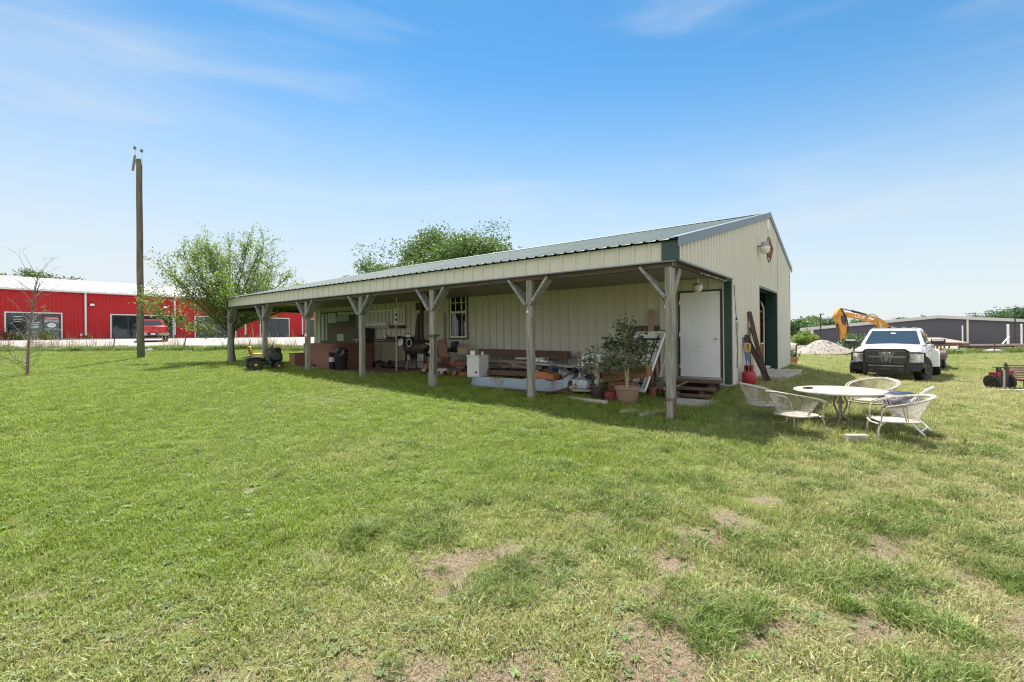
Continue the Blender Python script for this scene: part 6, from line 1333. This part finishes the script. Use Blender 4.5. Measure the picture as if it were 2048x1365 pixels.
d = MB(); d.sphere((0, 0, .09), (.27, .25, .10), 26, 14, lambda v: 1 + .09 * math.sin(9 * v.x + 5 * v.y) * math.cos(7 * v.y) + .05 * math.sin(19 * v.x)); o = d.build("navy_cushion", mat("navy_print", (.014, .022, .06), .5, var=.7, scale=7, dirt=(.4, .42, .48), dirt_amt=.16, dirt_scale=8), smooth=60); o.location = (x - .02, y - .02, sf(x, y) + .38); o.rotation_euler = (.1, -.12, .4); tag(o, "navy patterned cushion slumped on the white lawn chair", "cushion")
d = MB(); d.box((0, 0, .055), (.27, .12, .11)); o = d.build("concrete_block", mat("concrete_block", (.30, .27, .22), .95, var=.15, bump=.5, dirt=(.25, .2, .15), dirt_amt=.4), bevel=.015); o.location = (4.66, 6.42, sf(4.66, 6.42) - .01); o.rotation_euler = (0, 0, -.05); tag(o, "pale concrete block in the grass before the table's right chair", "block")
d = MB()
for i in range(40): d.sphere((random.gauss(0, .12), random.gauss(0, .08), .01), (.03, .025, .018), 6, 4)
o = d.build("dead_leaves", mat("dead_leaf_brown", (.09, .05, .035), .9)); o.location = (4.45, 7.45, sf(4.45, 7.45)); tag(o, kind='stuff')

# ------------------------------------------------------------------ pickup builder (local +y is the front)
TYRE = mat("tyre_rubber", (.022, .022, .022), .85, bump=.3, bscale=60, dirt=(.08, .07, .06), dirt_amt=.3)
RIMB = mat("black_alloy", (.05, .05, .052), .4, metal=.6); RIMS = mat("silver_alloy", (.5, .5, .5), .35, metal=.8)
WPAINT = mat("white_car_paint", (.74, .75, .77), .28, var=.02, coat=.6); RPAINT = mat("red_car_paint", (.50, .02, .025), .3, var=.03, coat=.5)
BUMP = mat("black_textured_steel", (.025, .025, .027), .55, dirt=(.09, .08, .07), dirt_amt=.2); CGLASS = glass_mat("car_glass", (.03, .05, .075), .03)
CHR = mat("chrome", (.62, .62, .62), .15, metal=1.0, var=.03); LENS = mat("clear_lamp", (.50, .50, .47), .12, var=.25, scale=16, spec=.8); AMB = mat("amber_lamp", (.55, .20, .03), .2); TAIL = mat("tail_lamp", (.30, .01, .012), .2); DCLAD = mat("dark_cladding", (.03, .03, .03), .6)
def wheel(par, x, y, r_, w_, sg, rim):
    d = MB(); M = Matrix.Rotation(R(90), 3, 'Y'); d.lathe([(r_ * .60, -w_ / 2), (r_ * .9, -w_ / 2), (r_ * .98, -w_ * .38), (r_, -w_ * .2), (r_, w_ * .2), (r_ * .98, w_ * .38), (r_ * .9, w_ / 2), (r_ * .60, w_ / 2)], (0, 0, 0), 28, M)
    for k in range(28):
        a = 2 * math.pi * k / 28; d.box((0, math.cos(a) * r_ * .995, math.sin(a) * r_ * .995), (w_ * .8, .03, .03), Matrix.Rotation(a, 3, 'X'))
    hub = bpy.data.objects.new("wheel", d.mesh("wheel", TYRE)); COL.objects.link(hub); hub.parent = par; hub.location = (x, y, r_); hub.data.shade_smooth(); hub.data.set_sharp_from_angle(angle=R(40))
    d = MB(); d.lathe([(0, .02), (r_ * .16, .02), (r_ * .2, 0), (r_ * .5, -.03), (r_ * .57, .03), (r_ * .61, .04), (r_ * .62, -.1), (0, -.1)], (sg * w_ * .42, 0, 0), 20, Matrix.Rotation(R(90 * sg), 3, 'Y'))
    for k in range(8):
        a = 2 * math.pi * k / 8; d.box((sg * (w_ * .42 + .015), math.cos(a) * r_ * .36, math.sin(a) * r_ * .36), (.03, .06, r_ * .36), Matrix.Rotation(-a + R(90), 3, 'X'))
    d.build("rim", rim, hub); return hub
def pickup(name, label, loc, heading, paint, sc, heavy):
    t = thing(name, label, "pickup truck", loc, math.atan2(-heading[0], heading[1]), None, sc)
    hw = 1.0; yf, yc, yb, yr = 2.62, 1.15, -1.15, -3.3      # nose, windscreen base, cab back, tail
    # lower body: loft of (y, half width, bottom, belt, top crown)
    def sec(y, w, zb_, z1, zt):
        return [(-w * .96, y, zb_), (-w, y, zb_ + .15), (-w, y, z1 - .12), (-w * .97, y, z1), (-w * .86, y, zt - .02), (-w * .5, y, zt + .012), (0, y, zt + .03), (w * .5, y, zt + .012), (w * .86, y, zt - .02), (w * .97, y, z1), (w, y, z1 - .12), (w, y, zb_ + .15), (w * .96, y, zb_)]
    d = MB(); S = [sec(yf, .86, .62, 1.05, 1.12), sec(yf - .08, .93, .58, 1.10, 1.19), sec(yf - .5, .99, .55, 1.14, 1.25), sec(yc + .3, 1.0, .52, 1.17, 1.30), sec(yc, 1.0, .52, 1.19, 1.32), sec(0, 1.0, .52, 1.19, 1.30), sec(yb, 1.0, .52, 1.19, 1.30), sec(yb - .04, 1.0, .54, 1.19, 1.31)]
    d.grid(S); d.add(S[0], [tuple(range(13))]); d.build("body", paint, t, smooth=35)
    d = MB(); d.box((0, (yb + yr) / 2 - .04, .92), (1.96, yr * -1 + yb - .06, .74)); 
    d.build("cargo_bed", paint, t, bevel=.05)
    # greenhouse
    zb_, zt = 1.29, 1.93
    lo = [(-.95, yc), (.95, yc), (.95, yb), (-.95, yb)]; hi = [(-.74, yc - .78), (.74, yc - .78), (.76, yb + .12), (-.76, yb + .12)]
    d = MB(); rows = []
    for f, z in ((0, zb_), (.5, zb_ + (zt - .05 - zb_) * .5), (.999, zt - .05), (1.0, zt)):
        k = 1.0 if f < 1 else .90; rows.append([((lo[i][0] * (1 - f) + hi[i][0] * f) * k, lo[i][1] * (1 - f) + hi[i][1] * f, z) for i in (0, 1, 2, 3, 0)])
    d.grid(rows); d.add([rows[-1][i] for i in range(4)], [(0, 1, 2, 3)]); d.build("cab", paint, t, bevel=.03)
    def lerp4(i, j, f, u, out): 
        a = Vector((lo[i][0] * (1 - f) + hi[i][0] * f, lo[i][1] * (1 - f) + hi[i][1] * f, zb_ + (zt - .05 - zb_) * f)); b = Vector((lo[j][0] * (1 - f) + hi[j][0] * f, lo[j][1] * (1 - f) + hi[j][1] * f, zb_ + (zt - .05 - zb_) * f)); return a.lerp(b, u) + Vector(out)
    def pane(nm, i, j, u0, u1, f0, f1, out): d = MB(); d.add([lerp4(i, j, f0, u0, out), lerp4(i, j, f0, u1, out), lerp4(i, j, f1, u1, out), lerp4(i, j, f1, u0, out)], [(0, 1, 2, 3)]); return d.build(nm, CGLASS, t, smooth=0)
    ws_ = pane("windshield", 0, 1, .06, .94, .06, .90, (0, .022, .012))
    if heavy: d = MB(); c_ = lerp4(0, 1, .72, .5, (0, .03, .014)); d.box(c_, (.14, .012, .05), Matrix.Rotation(R(50), 3, 'X')); d.build("sticker", WPAINT, ws_)
    pane("rear_window", 2, 3, .12, .88, .15, .85, (0, -.03, 0))
    for (i, j, sg) in ((1, 2, 1), (3, 0, -1)):
        for a, b in ((.20, .56), (.60, .93)): pane("side_window", i, j, (a if sg > 0 else 1 - b), (b if sg > 0 else 1 - a), .12, .88, (sg * .022, 0, .01))
    for sg in (-1, 1):
        for y0, y1 in ((.98, .02), (-.02, -1.02)):
            d = MB(); d.box((sg * 1.0, (y0 + y1) / 2, .86), (.025, y0 - y1, .62)); dr = d.build("door", paint, t, bevel=.02); MB().box((sg * 1.022, y1 + .12, 1.06), (.02, .18, .035)).build("handle", DCLAD, dr)
    # wheels, arches
    r_ = .44
    for y_, dual in ((1.72, False), (-2.05, heavy)):
        for sg in (-1, 1):
            wh_ = wheel(t, sg * (.92 if not dual else 1.02), y_, r_, .29 if not dual else .44, sg, RIMB if heavy else RIMS); wh_.rotation_euler = (0, 0, R(-17) if heavy and y_ > 0 else 0)
            d = MB(); d.prism([(math.cos(a) * .50, math.sin(a) * .50) for a in np.linspace(R(-12), R(192), 15)], (sg * 1.006 if not dual else sg * 1.0, y_, .43), (0, 1, 0), (0, 0, 1), .012 * sg); d.build("wheel_well", DCLAD, t)
            if dual:
                d = MB(); P = []
                for a in np.linspace(R(-6), R(186), 15): P.append([(sg * 1.0, y_ + math.cos(a) * .62, .44 + math.sin(a) * .66), (sg * 1.20, y_ + math.cos(a) * .58, .44 + math.sin(a) * .60), (sg * 1.24, y_ + math.cos(a) * .50, .44 + math.sin(a) * .50)])
                d.grid(P, (-.02 * sg, 0, 0)); d.add([(sg * 1.0, y_ + .60, .46), (sg * 1.22, y_ + .56, .46), (sg * 1.2, y_ + .58, 1.0), (sg * 1.0, y_ + .75, 1.1)], [(0, 1, 2, 3)]); d.build("fender", paint, t)
    d = MB(); d.box((0, 0, .48), (1.7, 4.6, .16)); d.build("chassis", DCLAD, t)
    d = MB(); d.box((0, yr - .03, .98), (1.80, .05, .60)); tg = d.build("tailgate", paint, t, bevel=.02); MB().box((0, yr - .06, 1.12), (.24, .02, .07)).build("handle", DCLAD, tg)
    for sg in (-1, 1): MB().box((sg * .93, yr - .04, 1.0), (.15, .06, .42)).build("tail_light", TAIL, t, bevel=.01); 
    d = MB(); d.box((0, yr - .14, .60), (1.98, .20, .20)); rb = d.build("rear_bumper", CHR, t, bevel=.02); MB().box((0, yr - .245, .62), (.8, .02, .2)).build("step_pad", DCLAD, rb); MB().box((0, yr - .257, .62), (.3, .006, .13)).build("licence_plate", WPAINT, rb)
    for sg in (-1, 1):
        d = MB(); d.bar((sg * .97, .98, 1.34), (sg * 1.20, .93, 1.40), .05, .06); d.box((sg * (1.30 if heavy else 1.16), .93, 1.42), ((.40 if heavy else .24), .12, .19)); m_ = d.build("mirror", DCLAD, t, bevel=.02); MB().box((sg * (1.30 if heavy else 1.16), .995, 1.47), (.32 if heavy else .18, .02, .06)).build("cap", paint, m_)
    if heavy:
        for k in range(5): MB().box((-.6 + .3 * k, yc - .86, zt + .015), (.11, .07, .03)).build("roof_lamp", AMB, t, bevel=.01)
        d = MB(); d.prism([(-.09, 0), (.09, 0), (.03, .08), (.01, .08)], (.32, yc - .95, zt), (0, 1, 0), (0, 0, 1), .03); d.build("antenna_fin", DCLAD, t)
        # front: grille, lamps, bumper and brush guard
        d = MB(); d.box((0, yf + .02, .90), (1.12, .06, .46)); gr = d.build("grille", mat("dark_mesh", (.03, .03, .03), .4), t, bevel=.02); d = MB()
        d.box((0, yf + .06, .905), (1.12, .03, .05)); d.box((0, yf + .06, 1.12), (1.12, .03, .04)); d.box((0, yf + .06, .69), (1.12, .03, .04))
        for sg in (-1, 1): d.bar((sg * .08, yf + .06, .70), (sg * .22, yf + .05, 1.12), .03, .02, up=(0, 1, 0))
        d.build("grille_bars", mat("dim_chrome", (.30, .30, .30), .3, metal=.8), gr); d = MB()
        for k in range(5): 
            for z in (.79, 1.01): d.box((0, yf + .052, z - .07 + .035 * k), (1.06, .01, .008))
        for k in range(24): d.box((-.53 + .046 * k, yf + .052, .9), (.008, .01, .4))
        d.build("mesh", mat("grey_mesh", (.2, .2, .2), .4, metal=.6), gr)
        d = MB(); d.prism([(-.07, .12), (-.12, .15), (-.16, .08), (-.13, .0), (-.08, .03), (-.06, -.12), (-.03, -.2), (.03, -.2), (.06, -.12), (.08, .03), (.13, .0), (.16, .08), (.12, .15), (.07, .12), (.03, .16), (-.03, .16)], (0, yf + .12, .92), (-1, 0, 0), (0, 0, 1), -.05); d.build("ram_badge", mat("dim_chrome", (.30, .30, .30), .3, metal=.8), gr, bevel=.01)
        for sg in (-1, 1):
            d = MB(); d.add([(sg * .58, yf + .05, .74), (sg * .90, yf - .06, .74), (sg * .96, yf - .22, .80), (sg * .96, yf - .22, 1.04), (sg * .90, yf - .04, 1.06), (sg * .58, yf + .05, 1.08), (sg * .58, yf - .2, .74), (sg * .58, yf - .2, 1.08)], [(0, 1, 4, 5), (1, 2, 3, 4), (5, 4, 3, 7), (0, 1, 2, 6)]); hl = d.build("headlight", LENS, t)
            d = MB(); d.add([(sg * .86, yf - .03, .80), (sg * .955, yf - .20, .84), (sg * .955, yf - .20, 1.02), (sg * .87, yf - .02, 1.02)], [(0, 1, 2, 3)]); d.build("turn_lamp", AMB, hl); d = MB(); d.lathe([(.0, .0), (.06, .02), (.075, .05), (.085, .05)], (sg * .70, yf + .02, .92), 14, Matrix.Rotation(R(-90), 3, 'X')); d.build("reflector", CHR, hl)
        d = MB(); prof = [(-1.03, -.42), (-1.0, -.12), (-.62, .12), (.62, .12), (1.0, -.12), (1.03, -.42)]
        P = [[(x_, yf + .12 + y_, max(z_, .60) if abs(x_) > 1.01 else max(z_, .52) if abs(x_) > .9 else z_) for x_, y_ in prof] for z_ in (.34, .40, .64, .67)]; P[0] = [(x_ * .94, y_ - .08, z_) for x_, y_, z_ in P[0]]; P.append([(x_, yf - .3, .67) for x_, y_ in prof]); d.grid(P); fb = d.build("front_bumper", BUMP, t)
        MB().box((0, yf + .26, .60), (1.0, .05, .04)).build("bumper_strip", STEEL, fb); MB().box((0, yf + .235, .50), (.66, .03, .12)).build("recess", DCLAD, fb)
        d = MB()
        for k in range(5): d.box((-.14 + .07 * k, yf + .255, .50 + .012 * (k % 2)), (.02, .01, .02))
        d.build("bolt", STEEL, fb)
        for sg in (-1, 1): MB().box((sg * .80, yf + .155, .47), (.26, .05, .08), -sg * .5).build("fog_slot", DCLAD, fb)
        d = MB()
        for sg in (-1, 1):
            d.bar((sg * .60, yf + .24, .32), (sg * .60, yf + .26, 1.14), .09, .06, up=(0, 1, 0)); d.tube([(sg * .60, yf + .24, 1.06), (sg * .92, yf + .10, 1.06), (sg * 1.02, yf - .12, 1.04), (sg * 1.03, yf - .16, .74), (sg * .95, yf + .04, .70), (sg * .62, yf + .24, .70)], .028, 8)
        d.tube([(-.60, yf + .25, 1.14), (-.5, yf + .26, 1.17), (.5, yf + .26, 1.17), (.60, yf + .25, 1.14)], .035, 8); d.box((0, yf + .25, .70), (1.2, .05, .05)); d.build("brush_guard", BUMP, t)
        d = MB(); d.box((0, yf + .21, .36), (1.1, .06, .05)); d.build("lower_bar", BUMP, t)
    else:
        for sg in (-1, 1): MB().box((sg * .75, yf + .02, .92), (.36, .06, .24)).build("headlight", LENS, t)
        d = MB(); d.box((0, yf + .08, .56), (1.94, .16, .22)); d.build("front_bumper", CHR, t, bevel=.03); MB().box((0, yf + .02, .9), (1.1, .05, .34)).build("grille", DCLAD, t)
        MB().box((-.55, yr - .058, .80), (.42, .006, .05)).build("badge", CHR, tg)
    return t
fx, fy = 12.68, 15.92; hd = Vector((-.70, -.714)).normalized(); sc = .91
pc = (fx - hd.x * 1.72 * sc, fy - hd.y * 1.72 * sc)
pickup("white_pickup", "white heavy pickup with a black brush guard parked on the right lawn", (pc[0], pc[1], .02), hd, WPAINT, sc, True)
p = at(300, 684, 40); pickup("red_pickup", "red pickup seen from behind parked before the red building", (p.x - 1.2, 41.8, gzf(p.x, 41) + .03), (-.62, .78), RPAINT, 1.0, False)

# two-axle trailer hitched behind the white pickup
bk = -hd; c0 = Vector((pc[0] + bk.x * 6.6, pc[1] + bk.y * 6.6, 0)); zt_ = sf(c0.x, c0.y)
t = thing("flat_trailer", "rusty brown two-axle flat trailer standing behind the white pickup", "trailer", (c0.x, c0.y, zt_), math.atan2(-hd.x, hd.y))
d = MB(); d.box((0, -.3, .58), (1.7, 4.2, .10)); d.build("deck", mat("trailer_boards", (.16, .11, .085), .85, var=.3, stretch=(6, .4, 1)), t)
d = MB(); [d.box((sg * .87, -.3, .57), (.08, 4.3, .18)) for sg in (-1, 1)]; d.box((0, 1.82, .57), (1.8, .08, .18)); d.box((0, -2.42, .57), (1.8, .08, .18)); d.bar((-.8, 1.8, .52), (0, 2.9, .5), .08, .12); d.bar((.8, 1.8, .52), (0, 2.9, .5), .08, .12); [d.box((x_, -2.4, .8), (.06, .06, .5)) for x_ in (-.85, .85)]; d.build("frame", RUST, t)
for sg in (-1, 1):
    for y_ in (.35, -.45): wheel(t, sg * 1.0, y_, .33, .2, sg, RIMS)
    d = MB(); P = [[(sg * .90, y_, z_), (sg * 1.13, y_, z_)] for y_, z_ in [(.85, .42), (.72, .70), (.4, .76), (-.5, .76), (-.82, .70), (-.95, .42)]]; d.grid(P, (0, 0, .015)); d.prism([(.85, .42), (.72, .70), (.4, .76), (-.5, .76), (-.82, .70), (-.95, .42), (-.7, .55), (.6, .55)], (sg * 1.13, 0, 0), (0, 1, 0), (0, 0, 1), .01); d.build("fender", mat("maroon_brown", (.13, .07, .06), .6, dirt=(.2, .12, .08), dirt_amt=.4), t)

# slatted bench and the old red machine at the right edge
x, y = 13.85, 12.95; t = thing("slatted_bench", "weathered slatted bench with black ends at the photo's right edge", "bench", (x, y, sf(x, y)), -.05)
SL = wood_mat("bench_slats", (.36, .29, .23), (.22, .16, .12), axis=0)
for k in range(6):
    d = MB(); d.box((.5, .14 - .03 * k, .64 - .065 * k), (1.55, .025, .05)); d.build("slat", SL, t)
for k in range(4):
    d = MB(); d.box((.5, -.08 - .09 * k, .30), (1.55, .07, .028)); d.build("slat", mat("red_brown_slat", (.22, .09, .07), .7), t)
for xx in (-.22, 1.2):
    d = MB(); d.bar((xx, .15, .70), (xx, -.02, .28), .05, .05); d.bar((xx, -.0, .28), (xx, -.42, .28), .05, .05); d.build("end_frame", BLACKP, t)
    for yy in (.05, -.38): MB().bar((xx, yy, .0), (xx, yy, .28), .05, .05).build("leg", BLACKP, t)
x, y = 12.88, 12.45; t = thing("red_mower", "old red mowing machine with upright black steel plates beside the bench", "mower", (x, y, sf(x, y)), .05)
RM = mat("old_red_paint", (.24, .02, .024), .55, var=.15, dirt=(.2, .06, .05), dirt_amt=.3)
for xx, w_ in ((-.13, .12), (.08, .1)): MB().box((xx, -.02, .30), (w_, .05, .60), .1).build("upright_plate", mat("black_plate", (.018, .018, .022), .4), t, bevel=.006)
MB().box((-.03, .02, .60), (.32, .12, .02)).build("top_plate", mat("black_plate", (.018, .018, .022), .4), t)
d = MB(); d.box((-.02, -.05, .3), (.05, .02, .5)); d.build("pale_strut", mat("pale_worn_steel", (.4, .38, .34), .5), t)
for (xx, yy, rr_2, m_) in ((-.2, .08, .2, TYRE), (.24, .12, .22, TYRE)):
    d = MB(); d.lathe([(rr_2 * .5, -.05), (rr_2, -.04), (rr_2, .04), (rr_2 * .5, .05)], (0, 0, 0), 20, Matrix.Rotation(R(80), 3, 'Y')); w2 = d.build("wheel", m_, t); w2.location = (xx, yy, rr_2)
    d = MB(); d.lathe([(0, .03), (rr_2 * .5, .02), (rr_2 * .5, -.03), (0, -.03)], (0, 0, 0), 16, Matrix.Rotation(R(80), 3, 'Y')); d.build("rim", RM, w2)
d = MB(); d.box((-.2, .02, .42), (.1, .2, .1), .2); d.box((.22, .1, .46), (.2, .2, .1)); d.build("hood", RM, t)
d = MB(); d.prism([(.38, .03), (.5, .10), (.75, .20), (1.6, .22), (1.6, .04), (.6, .02)], (0, -.15, 0), (1, 0, 0), (0, 0, 1), .5); d.build("deck", RM, t, bevel=.03); d = MB(); d.tube([(.1, -.1, .06), (.6, -.25, .05), (1.6, -.25, .05)], .025, 6); d.build("drawbar", BLACKP, t)
d = MB(); d.box((0, 0, .02), (1.75, .12, .035)); o = d.build("white_plank", mat("grey_white_plank", (.36, .37, .37), .8, var=.12, stretch=(.3, 3, 1)), bevel=.004); o.location = (12.73, 12.02, sf(12.7, 12.0) + .02); o.rotation_euler = (0, 0, -.02); tag(o, "long pale plank lying in the grass before the red machine", "plank")

# ------------------------------------------------------------------ small riding mower beside the second far post
x, y = -8.40, 15.5; fwd = Vector((.80, .60)); t = thing("riding_mower", "small dark green riding mower with a yellow seat under the porch's far end", "riding mower", (x, y, sf(x, y)), math.atan2(-fwd.x, fwd.y), None, .82)
MG = mat("mower_green", (.016, .036, .021), .4); MY = mat("mower_yellow", (.62, .42, .03), .45)
for sg in (-1, 1):
    for y_, r2, w2 in ((-.05, .235, .2), (.78, .17, .13)):
        d = MB(); d.lathe([(r2 * .5, -w2 / 2), (r2 * .9, -w2 / 2), (r2, -w2 * .25), (r2, w2 * .25), (r2 * .9, w2 / 2), (r2 * .5, w2 / 2)], n=24, M=Matrix.Rotation(R(90), 3, 'Y')); wh = d.build("wheel", TYRE, t); wh.location = (sg * .38, y_, r2)
        d = MB(); d.lathe([(0, .04), (r2 * .2, .04), (r2 * .25, .0), (r2 * .48, .0), (r2 * .52, .03), (r2 * .52, -.02), (0, -.02)], (sg * w2 * .4, 0, 0), 18, Matrix.Rotation(R(90 * sg), 3, 'Y')); d.build("rim", MY, wh)
    d = MB(); P = [[(sg * .26, y_, z_), (sg * .50, y_, z_ - .02)] for y_, z_ in [(-.42, .47), (-.3, .53), (0, .55), (.25, .50), (.36, .38), (.45, .24)]]; d.grid(P, (0, 0, .025)); d.build("fender", MG, t)
d = MB(); d.box((0, .0, .47), (.56, .7, .14)); d.box((0, .1, .3), (.42, .9, .2)); d.build("body", MG, t, bevel=.03); d = MB(); d.box((0, .74, .50), (.44, .46, .34)); d.build("hood", mat("dark_hood", (.012, .018, .014), .45), t, bevel=.08)
d = MB(); d.box((0, .05, .64), (.42, .38, .09)); d.build("seat", MY, t, bevel=.035); d = MB(); d.box((0, -.16, .80), (.42, .09, .34), Matrix.Rotation(R(14), 3, 'X')); sb = d.build("backrest", MY, t, bevel=.035); d = MB(); d.box((0, -.215, .79), (.40, .03, .34), Matrix.Rotation(R(14), 3, 'X')); d.build("back_shell", mat("seat_shell", (.12, .11, .08), .6), t, bevel=.02)
d = MB(); d.tube([(.16 * math.cos(a), .52 + .12 * math.sin(a), .86 + .1 * math.sin(a)) for a in np.linspace(0, 6.283, 19)[:-1]], .016, 6, closed=True); d.tube([(0, .52, .86), (0, .68, .62)], .018, 6); d.bar((-.15, .52, .86), (.15, .52, .86), .03, .015); d.build("steering_wheel", BLACKP, t)
